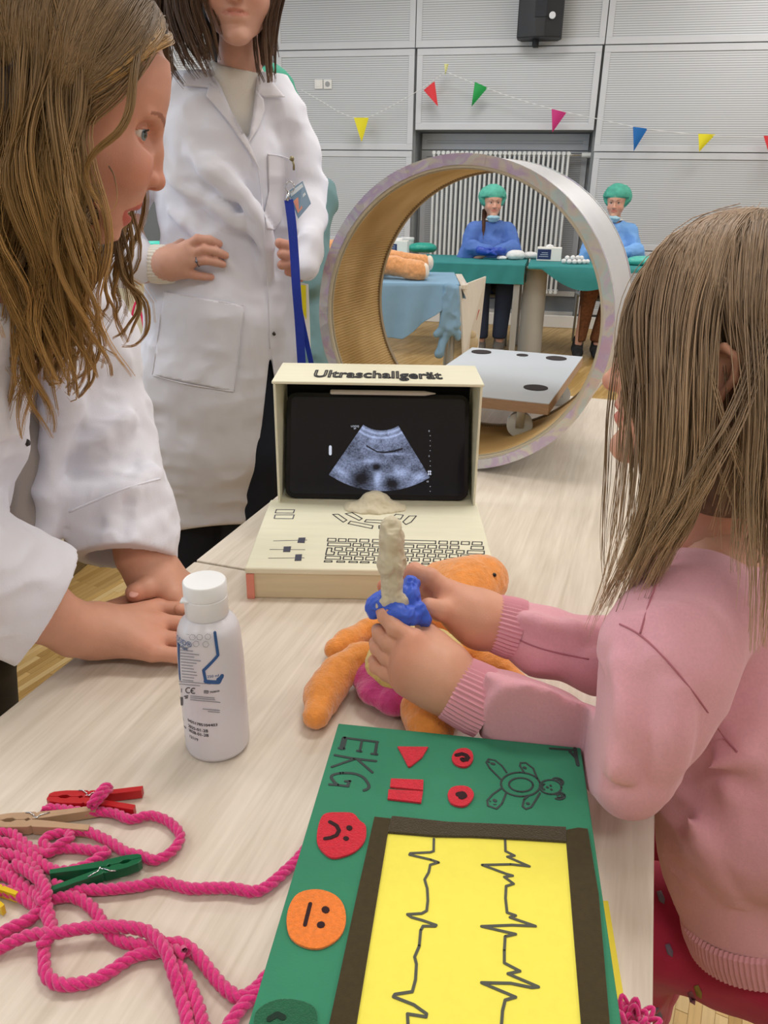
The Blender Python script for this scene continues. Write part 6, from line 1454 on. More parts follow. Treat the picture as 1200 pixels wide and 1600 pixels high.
s = SDF(hB.O - [.14, .14, .2], hB.O + [.14, .16, .16], .006); A_ = np.array([hB.f, hB.s, hB.u]); s.ell(hB.w(-.02, 0, .035), (.10, .085, .095), A_, k=.01); s.ell(hB.w(-.055, 0, -.06), (.045, .070, .09), A_, k=.02); cloth('hair_underlayer', s, mat('hair_dark2', '2E231E', .6), st_root)
# lanyard, badge and clip
m_lan = mat('blue_lanyard', '0C2F9C', .5, bump=.3, bscale=600)
def strap(name, pts, w, m, parent, ydir=None):
    P = spline(np.array([aty(*p) for p in pts]), 8); T = np.gradient(P, axis=0); T /= np.linalg.norm(T, axis=1)[:, None]; S = np.cross(T, [0, 1, 0]); S /= np.linalg.norm(S, axis=1)[:, None]; b = MB()
    G1 = np.stack([P - S * w / 2, P + S * w / 2], 1); b.grid(G1); b.grid(G1[:, ::-1] + [0, .0016, 0]); 
    n = len(P)
    for j in (0, 1): E_ = np.stack([G1[:, j], G1[:, j] + [0, .0016, 0]], 1); b.grid(E_ if j else E_[:, ::-1])
    return b.build(name, m, parent, smooth=True, sharp=40)
lanyard = thing('lanyard', 'blue lanyard hanging down the front of the standing woman', 'lanyard', aty(462, 430, 1.52))
strap('strap', [(451, 312, 1.53), (456, 350, 1.52), (460, 400, 1.51), (463, 450, 1.50), (467, 500, 1.50), (472, 580, 1.50)], .0165, m_lan, lanyard)
strap('strap', [(460, 420, 1.52), (468, 480, 1.52), (478, 530, 1.52), (488, 575, 1.52)], .010, m_lan, lanyard)
badge = thing('name_badge', 'blue-grey name badge clipped to the breast pocket beside the lanyard', 'badge', aty(466, 312, 1.54))
cs = [aty(450, 300, 1.545), aty(473, 283, 1.55), aty(486, 318, 1.54), aty(466, 342, 1.53)]
def quad(name, cs, m, parent, th=.0012, off=0.):
    n_ = np.cross(cs[1] - cs[0], cs[3] - cs[0]); n_ /= np.linalg.norm(n_); n_ = n_ if n_ @ FW < 0 else -n_; b = MB(); P = [c + n_ * off for c in cs]; Q = [c + n_ * (off + th) for c in cs]; b.add(P + Q, [[0, 1, 2, 3], [7, 6, 5, 4], [0, 4, 5, 1], [1, 5, 6, 2], [2, 6, 7, 3], [3, 7, 4, 0]], None); return b.build(name, m, parent)
def lerpq(cs, u0, u1, v0, v1): f = lambda u, v: (cs[0] * (1 - u) + cs[1] * u) * (1 - v) + (cs[3] * (1 - u) + cs[2] * u) * v; return [f(u0, v0), f(u1, v0), f(u1, v1), f(u0, v1)]
quad('card', cs, mat('badge_blue', '7391AC', .25, coat=.5), badge); quad('card_band', lerpq(cs, .08, .92, .06, .22), mat('badge_text', 'C9D4DE', .4), badge, .0003, .0013); quad('card_photo', lerpq(cs, .1, .45, .4, .85), mat('badge_photo', 'D9937F', .5), badge, .0003, .0013); quad('card_text', lerpq(cs, .6, .9, .45, .55), mat('badge_text', 'C9D4DE', .4), badge, .0003, .0013)
b = MB(); c = aty(453, 292, 1.54); b.tube([c + [.008 * math.cos(a), 0, .009 * math.sin(a)] for a in np.linspace(0, 2 * math.pi, 18)], .0011, 6); b.tube([aty(451, 300, 1.535), aty(449, 314, 1.53)], .003, 8); b.build('clip_ring', m_chrome, badge, smooth=True)
pin = thing('pocket_clip', 'small metal clip on the edge of the breast pocket', 'clip', aty(458, 257, 1.55)); b = MB(); b.tube([aty(456, 246, 1.55), aty(459, 258, 1.55), aty(459, 266, 1.55)], .0035, 8, flat=.6); b.ball(aty(456, 248, 1.548), .0045); b.build('clip_body', mat('brass_clip', '8E8568', .35, .8), pin, smooth=True)
quadp = [aty(468, 443, 1.60), aty(480, 445, 1.60), aty(484, 548, 1.60), aty(474, 530, 1.60)]
t = thing('card_tag', 'yellow and white card hanging behind the blue lanyard', 'card', aty(476, 490, 1.60)); quad('card', [aty(468, 441, 1.604), aty(482, 444, 1.604), aty(486, 556, 1.604), aty(476, 540, 1.604)], m_cardw, t); quad('yellow_face', [aty(470, 445, 1.60), aty(478, 446, 1.60), aty(479, 500, 1.60), aty(473, 488, 1.60)], mat('card_yellow', 'E2D418', .5), t)

# ================================================================== CHILD
ch_root = thing('person', 'child in pink sweatshirt with long light brown hair, holding the toy probe', 'person', [.42, .60, 0])
skC = skinmat('skin_child', 'DDA68C'); bodyC = Body()
cO = at(1115, 566, .69); cf = np.array([-.90, .40, .04])
hC = Head(cO, cf, (0, 0, 1), .93, prof=Head.PROF[:-5] + [(.010, .086), (.020, .089), (.035, .089), (.060, .083), (.085, .068)], base=Head.BASE[:-4] + [(.020, .088), (.035, .089), (.060, .083), (.085, .068)], nose=[(.004, .083), (-.016, .089), (-.031, .099)]); hC.eo = .016; hC.sk = ((-.018, 0, .034), (.100, .0755, .090))
s = SDF(cO - [.17, .17, .24], cO + [.16, .17, .15], .0019)
hC.build(s, neck=[(hC.w(-.02, 0, -.05), .044), (hC.w(-.03, 0, -.11), .040), (hC.w(-.03, 0, -.17), .05)]); V, F = s.mesh(); V = relax(V, F, 1, .4); bodyC.add(V, F, hC.colors(V, .5, browd=.4))
# near (left) hand
def fdz(pts, R): return ([at(*p) for p in pts], R)
_q = np.array([at(560, 1130, .86), at(780, 1120, .76), at(560, 920, .80), at(780, 930, .82), at(700, 1130, .76)]); s = SDF(_q.min(0) - .03, _q.max(0) + .03, .0017)
Wn = at(690, 1058, .79)
Fn = [fdz([(646, 1000, .785), (617, 982, .785), (602, 963, .792), (597, 955, .80)], [.0108, .0090, .0080, .0070]), fdz([(636, 1022, .787), (607, 1004, .79), (594, 991, .80), (590, 984, .812)], [.0108, .0088, .0080, .0070]),
      fdz([(630, 1043, .79), (604, 1026, .797), (590, 1013, .805), (586, 1004, .815)], [.0105, .0086, .0078, .0069]), fdz([(632, 1065, .795), (604, 1052, .80), (588, 1042, .808), (584, 1032, .816)], [.0100, .0080, .0073, .0065])]
fingers(s, Wn, .026, 4, Fn, k=.0016, kp=.02)
chainp(s, [PD(690, 1060, .79, 37), PD(720, 1080, .787, 33), PD(750, 1096, .784, 30)], .02)
fingers(s, Wn, .018, 0, [fdz([(680, 1005, .80), (667, 985, .81), (659, 976, .82)], [.0110, .0092, .0080])], k=.012)
s.cone(at(692, 1030, .795), at(680, 1005, .80), .018, .012, .012); s.cone(at(655, 1035, .79), at(690, 1045, .79), .022, .024, .015)
s.cone(at(650, 1060, .80), at(690, 1072, .79), .018, .022, .015)
V, F = s.mesh(); V = relax(V, F, 1, .4); C = np.ones((len(V), 3)); spots(V, C, [(P[0] - FW * .01, .014, (1, .80, .76), .6) for P, R in Fn] + [(P[-1], .008, (1, .8, .78), .5) for P, R in Fn]); bodyC.add(V, F, C)
# far (right) hand
_q = np.array([at(570, 1010, .88), at(840, 1020, .80), at(570, 880, .88), at(840, 900, .86)]); s = SDF(_q.min(0) - .03, _q.max(0) + .03, .0017)
Wf = at(752, 968, .835)
Ff = [fdz([(700, 925, .835), (672, 902, .835), (648, 892, .845), (628, 900, .855)], [.0120, .0100, .0092, .0082]), fdz([(704, 940, .85), (668, 918, .86), (630, 908, .87), (600, 916, .868)], [.0120, .0100, .0090, .0080]),
      fdz([(708, 952, .86), (670, 936, .875), (640, 934, .88), (615, 940, .875)], [.0115, .0095, .0085, .0078]), fdz([(712, 965, .865), (685, 958, .88), (660, 955, .885), (640, 955, .885)], [.0105, .0090, .0080, .0070])]
fingers(s, Wf, .024, 4, Ff, k=.003, kp=.018)
fingers(s, Wf, .018, 0, [fdz([(712, 962, .822), (692, 954, .815), (670, 948, .812)], [.0125, .0112, .0098])], k=.010)
chainp(s, [PD(745, 966, .835, 32), PD(775, 975, .835, 27), PD(815, 985, .83, 26)], .02); s.cone(at(715, 950, .835), Wf, .022, .024, .012)
V, F = s.mesh(); V = relax(V, F, 1, .4); C = np.ones((len(V), 3)) * [.97, .93, .92]; spots(V, C, [(Ff[1][0][3], .014, (1, .6, .55), .8), (Ff[0][0][3], .016, (1, .66, .62), .6), (Ff[0][0][0] - FW * .01, .014, (1, .80, .76), .5)]); bodyC.add(V, F, C)
s = SDF([.12, .20, .03], [.70, .95, 1.05], .012)
hipC = at(1235, 1440, .87)
chainp(s, [(hipC, .05), (at(1200, 1200, .80), .05), (at(1190, 1050, .78), .06), (at(1140, 890, .75), .045), (hC.w(-.03, 0, -.15), .045)], .04)
chainp(s, [(at(1120, 900, .72), .04), (at(1050, 1000, .67), .038), (at(985, 1180, .67), .022)], .01)
V, F = s.mesh(); V = relax(V, F, 2); bodyC.add(V, F, np.ones((len(V), 3)))
bC = bodyC.build(skC, ch_root); hC.eyes(bC, '4A3A2E')
# sweatshirt
m_pink = mat('pink_sweatshirt', 'E5A9B6', .95, var=.05, vscale=400, bump=.2, bscale=1100, sheen=.25); m_rib = mat('pink_rib', 'DE9FAD', .95, sheen=.25)
s = SDF([.10, .36, .50], [.70, 1.02, 1.10], .0036)
chainp(s, [PD(752, 1094, .79, 44), PD(790, 1110, .78, 50), PD(850, 1134, .76, 54), PD(920, 1176, .715, 60), PD(985, 1200, .675, 66)], .014)
chainp(s, [PD(987, 1198, .67, 68), PD(1010, 1110, .66, 84), PD(1040, 1030, .66, 96), PD(1085, 960, .69, 92)], .015)
chainp(s, [PD(1085, 940, .73, 90), PD(1150, 900, .77, 90), PD(1210, 930, .80, 110)], .03)
chainp(s, [PD(1180, 960, .77, 130), PD(1190, 1100, .76, 150), PD(1195, 1240, .77, 158)], .02); chainp(s, [PD(1195, 1200, .775, 158), PD(1205, 1320, .795, 158), PD(1216, 1400, .81, 148)], .02, flat=((0, 1, 0), .65))
chainp(s, [PD(808, 982, .835, 42), PD(850, 1002, .83, 50), PD(930, 1020, .82, 54), PD(1020, 1010, .82, 62), PD(1110, 940, .84, 70)], .014)
fd2 = lambda *p: [PD(*q) for q in p]
folds(s, [fd2((765, 1055, .75, 6), (820, 1085, .735, 12), (890, 1120, .72, 12), (925, 1160, .70, 8)), fd2((770, 1130, .74, 8), (800, 1100, .735, 10), (850, 1095, .73, 10)), fd2((900, 1130, .69, 7), (945, 1135, .65, 9), (960, 1200, .63, 6)), fd2((890, 1180, .68, 6), (900, 1220, .66, 8)),
          fd2((960, 1040, .63, 5), (972, 1110, .618, 8), (975, 1200, .625, 6)), fd2((1050, 1080, .61, 6), (1050, 1160, .615, 9), (1030, 1230, .64, 5)), fd2((1060, 1260, .70, 7), (1110, 1330, .72, 11), (1150, 1400, .74, 6)), fd2((1130, 1230, .69, 7), (1180, 1320, .71, 11), (1200, 1390, .74, 6)), fd2((1090, 1210, .68, 5), (1150, 1180, .68, 12), (1200, 1150, .68, 8)),
          fd2((820, 965, .80, 6), (860, 975, .79, 8), (920, 985, .79, 6))], .022)
wr(s, .0045, 11, (1, 1, .8)); wr(s, .002, 28, seed=4); 
s.plane_cut(atz(1000, 1300, .7512) * [0, 0, 1], (0, 0, -1)) if False else None
# rests on the table top, and only there
s.fn([.10, .36, .50], [.37, 1.02, .80], lambda X, Y, Z: np.maximum(Z - .7515, ((X * TX[0] + Y * TX[1]) - .080)), .002, True)
s.fn([.0, .2, .5], [.28, .70, .95], lambda X, Y, Z: np.maximum(np.maximum(Z - (BZ + .12), (X - TLc[0]) * BX[0] + (Y - TLc[1]) * BX[1] - BWd - .002), (X - TLc[0]) * BY[0] + (Y - TLc[1]) * BY[1] - .001), .002, True)
# neck opening
nk = hC.w(-.03, 0, -.13); s.cone(nk - [0, 0, .02], nk + [0, 0, .12], .052, .075, .006, cut=True)
sweatC, VC, FC = cloth('sweatshirt', s, m_pink, ch_root)
TC = bvh((VC, FC))
def ribcuff(a, bq, r0, r1, parent, m, n=56, th=.0045, sq=1.):
    ax = bq - a; L_ = np.linalg.norm(ax); fr = frame(a, ax, z=-FW); V = []; F = []
    st = [(0, r0), (.25, r0 * 1.02), (.6, (r0 + r1) / 2 * 1.02), (.95, r1), (1, r1 - .001), (1, r1 - th), (.4, r1 - th)]
    for x, rr in st:
        for k in range(n * 2): t = math.pi * k / n; r_ = rr + (.0013 if k % 2 else -.0006); V.append((x * L_, r_ * math.cos(t), r_ * math.sin(t) * sq))
    for i in range(len(st) - 1):
        for k in range(n * 2): F.append([i * n * 2 + k, i * n * 2 + (k + 1) % (2 * n), (i + 1) * n * 2 + (k + 1) % (2 * n), (i + 1) * n * 2 + k])
    mb = MB(fr); mb.add(V, F); return mb.build('ribbed_cuff', m, parent)
ribcuff(at(762, 1100, .784), at(706, 1072, .787), .0350, .0335, ch_root, m_rib, 42)
ribcuff(at(812, 985, .832), at(770, 972, .835), .0320, .0300, ch_root, m_rib, 42)
# hem band and seams
mb = MB(); hb0, hb1 = at(1214, 1404, .81), at(1219, 1455, .828); ax = hb1 - hb0
fr = frame(hb0, ax, z=-FW); V = []; F = []; n = 110
for x, rr in ((-.02, .098), (.1, .102), (.5, .102), (1, .098), (1, .093)):
    for k in range(n * 2): t = math.pi * k / n; r_ = rr + (.0013 if k % 2 else -.0006); V.append((x * np.linalg.norm(ax), r_ * math.cos(t), r_ * math.sin(t) * .66))
for i in range(4):
    for k in range(n * 2): F.append([i * n * 2 + k, i * n * 2 + (k + 1) % (2 * n), (i + 1) * n * 2 + (k + 1) % (2 * n), (i + 1) * n * 2 + k])
mb.fr = fr; mb.add(V, F); mb.build('ribbed_hem', m_rib, ch_root)
m_seam = mat('pink_seam', 'B5707F', .95)
for ln in ([(968, 975), (1000, 992), (1040, 1030), (1090, 1090), (1130, 1150), (1152, 1175)], [(1000, 990), (1015, 940), (1040, 880), (1085, 825)], [(812, 1000), (850, 1015), (920, 1030)]): seam('seam', TC, ln, .0008, m_seam, ch_root, .0006)
# leggings
m_leg_ = mat('crimson_leggings', 'B01F45', .8, var=.06, vscale=40, bump=.15, bscale=900, sheen=.2)
s = SDF([.10, .20, .02], [.75, .95, .66], .007)
kn = atz(1015, 1440, .50); hp = hipC + [.02, -.02, -.02]
chainp(s, [(hp, .10), ((kn + hp) / 2, .072), (kn, .060), (kn + [.0, .02, -.10], .050), (kn + [.02, .04, -.40], .036)], .02)
kn2 = kn + [.09, .13, 0]; chainp(s, [(hp + [0, .09, 0], .09), (kn2, .06), (kn2 + [0, .02, -.10], .05), (kn2 + [.02, .04, -.40], .036)], .02)
wr(s, .003, 22); _, VL, FL = cloth('leggings', s, m_leg_, ch_root)
TL = bvh((VL, FL))
for i, (px, py, col) in enumerate([(1080, 1445, '4E6A3C'), (1072, 1432, '8A8078'), (1032, 1402, '7E7480'), (1090, 1550, '8E7A3A'), (1080, 1560, '8A5560'), (1028, 1585, '6E6A80'), (1045, 1485, '7A6A80')]):
    patch('printed_leaf', TL, [(px - 6, py - 9), (px + 1, py - 11), (px + 7, py + 2), (px + 6, py + 11), (px - 2, py + 6)], mat('leaf_print_%d' % i, col, .8), ch_root, .0012, .0006, 4.)
for k in (kn, kn2):
    s = SDF(k + [-.10, -.06, -.50], k + [.12, .14, -.34], .006); f0 = k + [.02, .04, -.43]; chainp(s, [(f0, .034), (f0 + [-.05, .02, -.03], .030), (f0 + [-.10, .03, -.035], .022)], .02); cloth('sock', s, fab('child_sock', 'C9C4C6'), ch_root)
# child's hair
def GC(pts, w0, w1, nl, ns, **k): return ([at(*p) for p in pts], w0, w1, nl, ns, k)
gc = []
for pts, w0, w1, nl, ns in [
    ([(1150, 375, .68), (1065, 400, .655), (1030, 480, .64), (1036, 620, .635), (1034, 750, .64), (1008, 860, .67), (970, 960, .71)], .016, .016, 15, 18),
    ([(1165, 372, .67), (1085, 395, .645), (1055, 480, .625), (1050, 640, .615), (1040, 780, .63), (1005, 880, .66), (955, 980, .71)], .020, .020, 16, 18),
    ([(1180, 368, .67), (1110, 395, .64), (1080, 480, .615), (1080, 640, .60), (1065, 760, .615), (1030, 840, .64), (990, 920, .67)], .022, .022, 16, 18),
    ([(1190, 366, .67), (1140, 395, .635), (1108, 480, .61), (1098, 600, .60), (1090, 720, .605), (1070, 800, .62), (1030, 860, .65)], .020, .024, 14, 18),
    ([(1200, 366, .67), (1170, 400, .635), (1165, 480, .605), (1180, 600, .60), (1175, 720, .60), (1155, 800, .61), (1140, 880, .62)], .018, .024, 14, 17),
    ([(1215, 368, .67), (1195, 410, .635), (1190, 500, .605), (1198, 640, .595), (1195, 780, .60), (1200, 900, .61), (1190, 1010, .62)], .028, .026, 16, 17),
    ([(1240, 375, .68), (1240, 450, .64), (1235, 600, .61), (1230, 760, .60), (1220, 900, .60), (1210, 1000, .62)], .035, .03, 14, 15),
    ([(1150, 378, .68), (1050, 405, .665), (1004, 455, .655), (985, 530, .65), (994, 620, .65), (1008, 740, .655), (996, 860, .67)], .010, .010, 14, 16),
    ([(1180, 370, .67), (1125, 430, .635), (1095, 540, .61), (1120, 660, .60), (1100, 740, .60), (1060, 800, .62)], .012, .02, 5, 12),
    ([(1200, 450, .61), (1150, 620, .588), (1080, 740, .595), (1000, 860, .63), (955, 960, .68)], .010, .034, 6, 4),
    ([(1130, 400, .64), (1100, 560, .598), (1140, 700, .590), (1190, 820, .60)], .008, .02, 4, 5),
    ([(1185, 370, .67), (1160, 430, .63), (1158, 540, .60), (1130, 700, .60), (1110, 760, .60), (1090, 830, .62)], .008, .014, 5, 8),
]: gc.append(GC(pts, w0, w1, nl, ns, curl=.0022, f=3))
for pts in [[(1015, 440, .65), (985, 500, .65), (965, 640, .66), (960, 760, .68), (958, 860, .70), (965, 950, .72)], [(1020, 450, .65), (992, 540, .65), (975, 700, .66), (962, 820, .69), (958, 900, .70)], [(1000, 560, .64), (985, 740, .65), (970, 860, .68), (930, 980, .71)], [(1005, 600, .63), (1000, 780, .64), (970, 900, .68), (945, 1000, .71)]]:
    gc.append(GC(pts, .008, .020, 4, 3, curl=.002, f=2))
hair('hair', gc, m_hair, ch_root, seed=12, npt=26, r=.00046, avoid=[(hC.w(-.012, 0, .036), np.array([hC.f, hC.s, hC.u]), np.array([.103, .088, .101]) * .93)], clump=.34, skip=[(at(1140, 618, .60), .011)], root='947F6C', tip='BDA281', vary=.38)
s = SDF(cO - [.19, .19, .30], cO + [.2, .2, .2], .0045); A_ = np.array([hC.f, hC.s, hC.u]); sc = hC.sc
s.ell(hC.w(-.010, 0, .036), (.103 * sc, .080 * sc, .094 * sc), A_, k=.01); s.ell(hC.w(-.045, 0, -.05), (.055, .070, .10), A_, k=.03); s.ell(hC.w(-.02, .045, -.04), (.045, .020, .09), A_, k=.02)
s.fn(cO - .25, cO + .25, lambda X, Y, Z: -(lambda f, sd, u: np.minimum(f - .028 - np.maximum(u, 0) * .1, .070 - u))(*hC.loc(X, Y, Z)), .006, True)
V, F = s.mesh(); link_mesh('hair_underlayer', V, F, mat('hair_mid', '7A6753', .6, var=.25, vscale=60, stretch=(3, 3, .5)), ch_root)
# ================================================================== BACKGROUND
m_teal = mat('teal_drape', '2F8586', .75, var=.06, vscale=10, bump=.2, bscale=60); m_bdr = mat('blue_drape', '7CA0BC', .8, var=.06, vscale=9, bump=.3, bscale=40)
def drape(name, fr, x0, x1, y0, y1, z, hang, m, parent, front=True, sides=(False, True), wav=.012, nx=60, hfun=None):
    """cloth over a table top hanging at the front (low y) and sides; fr local frame"""
    b = MB(fr); ny = 14; T = []
    for i in range(nx + 1):
        x = x0 + (x1 - x0) * i / nx; row = []
        h = hang if hfun is None else hfun(i / nx)
        for j in range(ny): t = j / (ny - 1); row.append((x + .006 * math.sin(i * 1.1 + 3 * t) * t, y0 - .012 - abs(wav) * t * (1 + math.sin(i * .9 + t * 2)) , z + .004 - .008 * t - h * t))
        row = row[::-1] + [(x, y0 - .006, z + .006), (x, y0 + .02, z + .008), (x, (y0 + y1) / 2, z + .008 + .002 * math.sin(i)), (x, y1, z + .008)]
        T.append(row)
    G_ = np.array(T); S = G_.shape; W_ = put(fr, G_.reshape(-1, 3)).reshape(S); b.grid(W_[:, ::-1]); n = put((np.zeros(3), fr[1]), [(0, .003, -.003)])[0]; b.grid(W_ + n)
    for flag, xs, sg in ((sides[0], x0, -1), (sides[1], x1, 1)):
        if flag:
            rows = []
            for i in range(16):
                y = y0 - .01 + (y1 - y0) * i / 15; rows.append([(xs + sg * (.004 + abs(wav) * (1 + math.sin(i * 1.3 + 2 * t)) * t), y, z + .006 - (hang if hfun is None else hfun(1.)) * t) for t in np.linspace(0, 1, 10)])
            R_ = np.array(rows); W_ = put(fr, R_.reshape(-1, 3)).reshape(R_.shape); b.grid(W_); b.grid(W_[:, ::-1] + put((np.zeros(3), fr[1]), [(-sg * .003, 0, 0)])[0])
    return b.build(name, m, parent, smooth=True)
m_gleg = mat('grey_metal_leg', 'B4B8BA', .4, .5)
# treatment table with the big teddy
OF = frame([-.42, 5.02, 0], (1, -.03, 0), z=(0, 0, 1))
def ofx(px, y): return float((aty(px, 440, y) - OF[0]) @ OF[1][0])
ot = thing('treatment_table', 'table under a wrinkled blue drape carrying the plush bear', 'table', put(OF, [(.1, .35, 0)])[0])
b = MB(OF); b.box((.05, .34, .73), (1.75, .66, .03), .003); b.build('tabletop', m_birch, ot)
for x in (-.76, .84):
    for y in (.06, .62): b = MB(OF); b.tube([(x, y, 0), (x, y, .715)], .022, 12); b.build('leg', m_gleg, ot, smooth=True, sharp=50)
dr = drape('blue_drape', OF, -.85, .87, 0, .68, .746, .33, m_bdr, None, wav=.022, hfun=lambda t: .33 if t < .80 else .33 - .24 * min(1, (t - .80) / .18)); tag(dr, 'wrinkled blue drape spread over the treatment table behind the ring', 'drape')
s = SDF(put(OF, [(.70, -.08, .28)])[0], put(OF, [(.95, .12, .78)])[0], .006)
for (x0_, z0_, x1_, z1_, r0, r1) in ((.80, .73, .78, .50, .03, .024), (.84, .72, .86, .50, .026, .026), (.82, .72, .82, .48, .03, .03), (.80, .50, .74, .44, .026, .018), (.86, .50, .88, .42, .024, .018), (.79, .44, .84, .46, .02, .02), (.80, .44, .76, .32, .022, .03)):
    s.cone(put(OF, [(x0_, -.02, z0_)])[0], put(OF, [(x1_, -.03, z1_)])[0], r0, r1, .012)
wr(s, .006, 28, (1, 1, .6)); V, F = s.mesh(); link_mesh('gathered_corner', V, F, m_bdr, dr)
cpn = [aty(717, 447, 4.98), aty(757, 432, 5.62), aty(745, 546, 5.62), aty(722, 556, 4.98)]
cb = thing('cardboard_panel', 'tall white cardboard panel with small drawings at the end of the draped table', 'panel', np.mean(cpn, 0) * [1, 1, 0] + [0, 0, cpn[3][2]])
m_cp = mat('offwhite_card', 'DAD4CA', .8, var=.05, vscale=8); quad('panel_sheet', cpn, m_cp, cb, .012)
def cq(u, v, o=.022): n_ = np.cross(cpn[1] - cpn[0], cpn[3] - cpn[0]); n_ /= np.linalg.norm(n_); n_ = n_ if n_ @ FW < 0 else -n_; return (cpn[0] * (1 - u) + cpn[1] * u) * (1 - v) + (cpn[3] * (1 - u) + cpn[2] * u) * v + n_ * o
quad('red_mark', [cq(.45, .42), cq(.75, .42), cq(.62, .55), cq(.58, .55)], mat('red_print', 'B3322F', .7), cb, .001)
b = MB(); b.ball(cq(.35, .74), (.035, .02, .035)); b.ball(cq(.35, .85), (.05, .02, .06)); o = b.build('drawn_figure', mat('sketch_tan', 'B9A888', .8), cb, smooth=True)
# plush bear lying on it
m_bear = mat('ginger_plush', 'D99A64', .95, var=.18, vscale=60, bump=.8, bscale=160, sheen=.4); m_bearw = mat('cream_plush', 'E3D9CC', .95, var=.1, vscale=60, bump=.8, bscale=160)
def yb(px, py, y, r): p = aty(px, py, y); return p, r * float((p - CAM) @ FW) / 1200.
bear = thing('plush_bear', 'large ginger plush bear lying on the blue drape, seen through the ring', 'plush toy', [*aty(600, 430, 5.3)[:2], .76])
s = SDF([-.60, 5.0, .745], [.55, 5.75, 1.08], .009)
chainp(s, [yb(505, 398, 5.35, 20), yb(540, 400, 5.35, 26), yb(585, 404, 5.3, 24)], .05)
chainp(s, [yb(585, 412, 5.2, 17), yb(620, 416, 5.18, 14), yb(645, 422, 5.15, 15), yb(655, 424, 5.14, 16)], .02); chainp(s, [yb(585, 402, 5.45, 17), yb(630, 407, 5.45, 12), yb(660, 411, 5.45, 13)], .02)
s.disp(lambda X, Y, Z: .006 * vnoise(X * 55, Y * 55, Z * 55)); s.plane_cut((0, 0, .757), (0, 0, -1)); V, F = s.mesh(); V = relax(V, F, 1); link_mesh('bear_body', V, F, m_bear, bear)
s = SDF([-.75, 5.1, .745], [-.30, 5.65, 1.1], .009); s.ell(yb(492, 395, 5.35, 1)[0], (.10, .10, .095), k=.01); s.ell(yb(484, 378, 5.42, 1)[0], (.035, .03, .035), k=.02); s.ell(yb(500, 376, 5.28, 1)[0], (.035, .03, .035), k=.02); s.disp(lambda X, Y, Z: .005 * vnoise(X * 55, Y * 55, Z * 55)); s.plane_cut((0, 0, .757), (0, 0, -1)); V, F = s.mesh(); link_mesh('head', V, F, m_bear, bear)
for (x, y, yy, r) in ((664, 424, 5.13, .052), (671, 411, 5.45, .050)): b = MB(); b.ball(aty(x, y, yy), (.028, .045, r), u=14, v=10); b.build('sole', m_bearw, bear, smooth=True)

# far tables with teal drapes
KF = frame(aty(600, 400, 6.62) * [1, 1, 0], WX, z=(0, 0, 1))
def kx(px, py=410): 
    r = ray(px, py); n = KF[1][1]; t = ((KF[0] - CAM) @ n) / (r @ n); return float((CAM + r * t - KF[0]) @ KF[1][0])
xa, xb, xc = kx(560), kx(822), kx(1120)
ft = thing('table', 'grey-legged table under a teal drape below the radiator', 'table', put(KF, [((xa + xb) / 2, .35, 0)])[0])
b = MB(KF); b.box(((xa + xb) / 2, .35, .73), (xb - xa - .02, .68, .03), .003); b.build('tabletop', m_birch, ft)
for x in (xa + .06, xb - .06):
    for y in (.04, .64): b = MB(KF); b.box((x, y, .36), (.05, .05, .715), .004); b.build('leg', m_gleg, ft)
tag(drape('teal_drape', KF, xa, xb - .004, 0, .70, .746, .14, m_teal, None, wav=.006), 'teal drape covering the far table in front of the woman in dark blue', 'drape')
rt = thing('table', 'far right table with pale edge and grey pedestal, partly under teal cloth', 'table', put(KF, [((xb + xc) / 2, .3, 0)])[0])
b = MB(KF); b.box(((xb + xc) / 2 + .02, .33, .735), (xc - xb - .02, .72, .03), .004); b.build('tabletop', mat('grey_tabletop_edge', 'B9B4A8', .5), rt)
xp = kx(838); b = MB(KF); b.lathe([(.001, 0), (.10, 0), (.105, .01), (.10, .03), (.095, .70), (.12, .718), (.001, .719)], 28, fr=(put(KF, [(xp, .22, 0)])[0], np.eye(3))); b.build('pedestal', mat('grey_pedestal', 'A9A69E', .5), rt, smooth=True, sharp=40)
b = MB(KF); b.lathe([(.001, 0), (.10, 0), (.095, .70), (.12, .718), (.001, .719)], 28, fr=(put(KF, [(xc - .3, .3, 0)])[0], np.eye(3))); b.build('pedestal', mat('grey_pedestal', 'A9A69E', .5), rt, smooth=True, sharp=40)
b = MB(KF); G_ = []
for i in range(26):
    t = i / 25; x = xb + .02 + (kx(1010) - xb) * t; e = -.034 + .0 * t; hh = .02 + .15 * max(0, math.sin(min(1, max(0, (t - .12) / .75)) * 3.14)) 
    G_.append([(x, .60, .7545), (x, .25, .7555), (x, -.036, .753), (x, -.042, .745), (x, -.046 - .006 * math.sin(i), .745 - hh * .6), (x, -.044, .745 - hh)])
G_ = np.array(G_); W_ = put(KF, G_.reshape(-1, 3)).reshape(G_.shape); b.grid(W_[:, ::-1]); b.grid(W_ - [0, 0, .0015]); tag(b.build('teal_cloth', m_teal, None, smooth=True), 'teal cloth laid over the far right table, one corner hanging down', 'cloth')

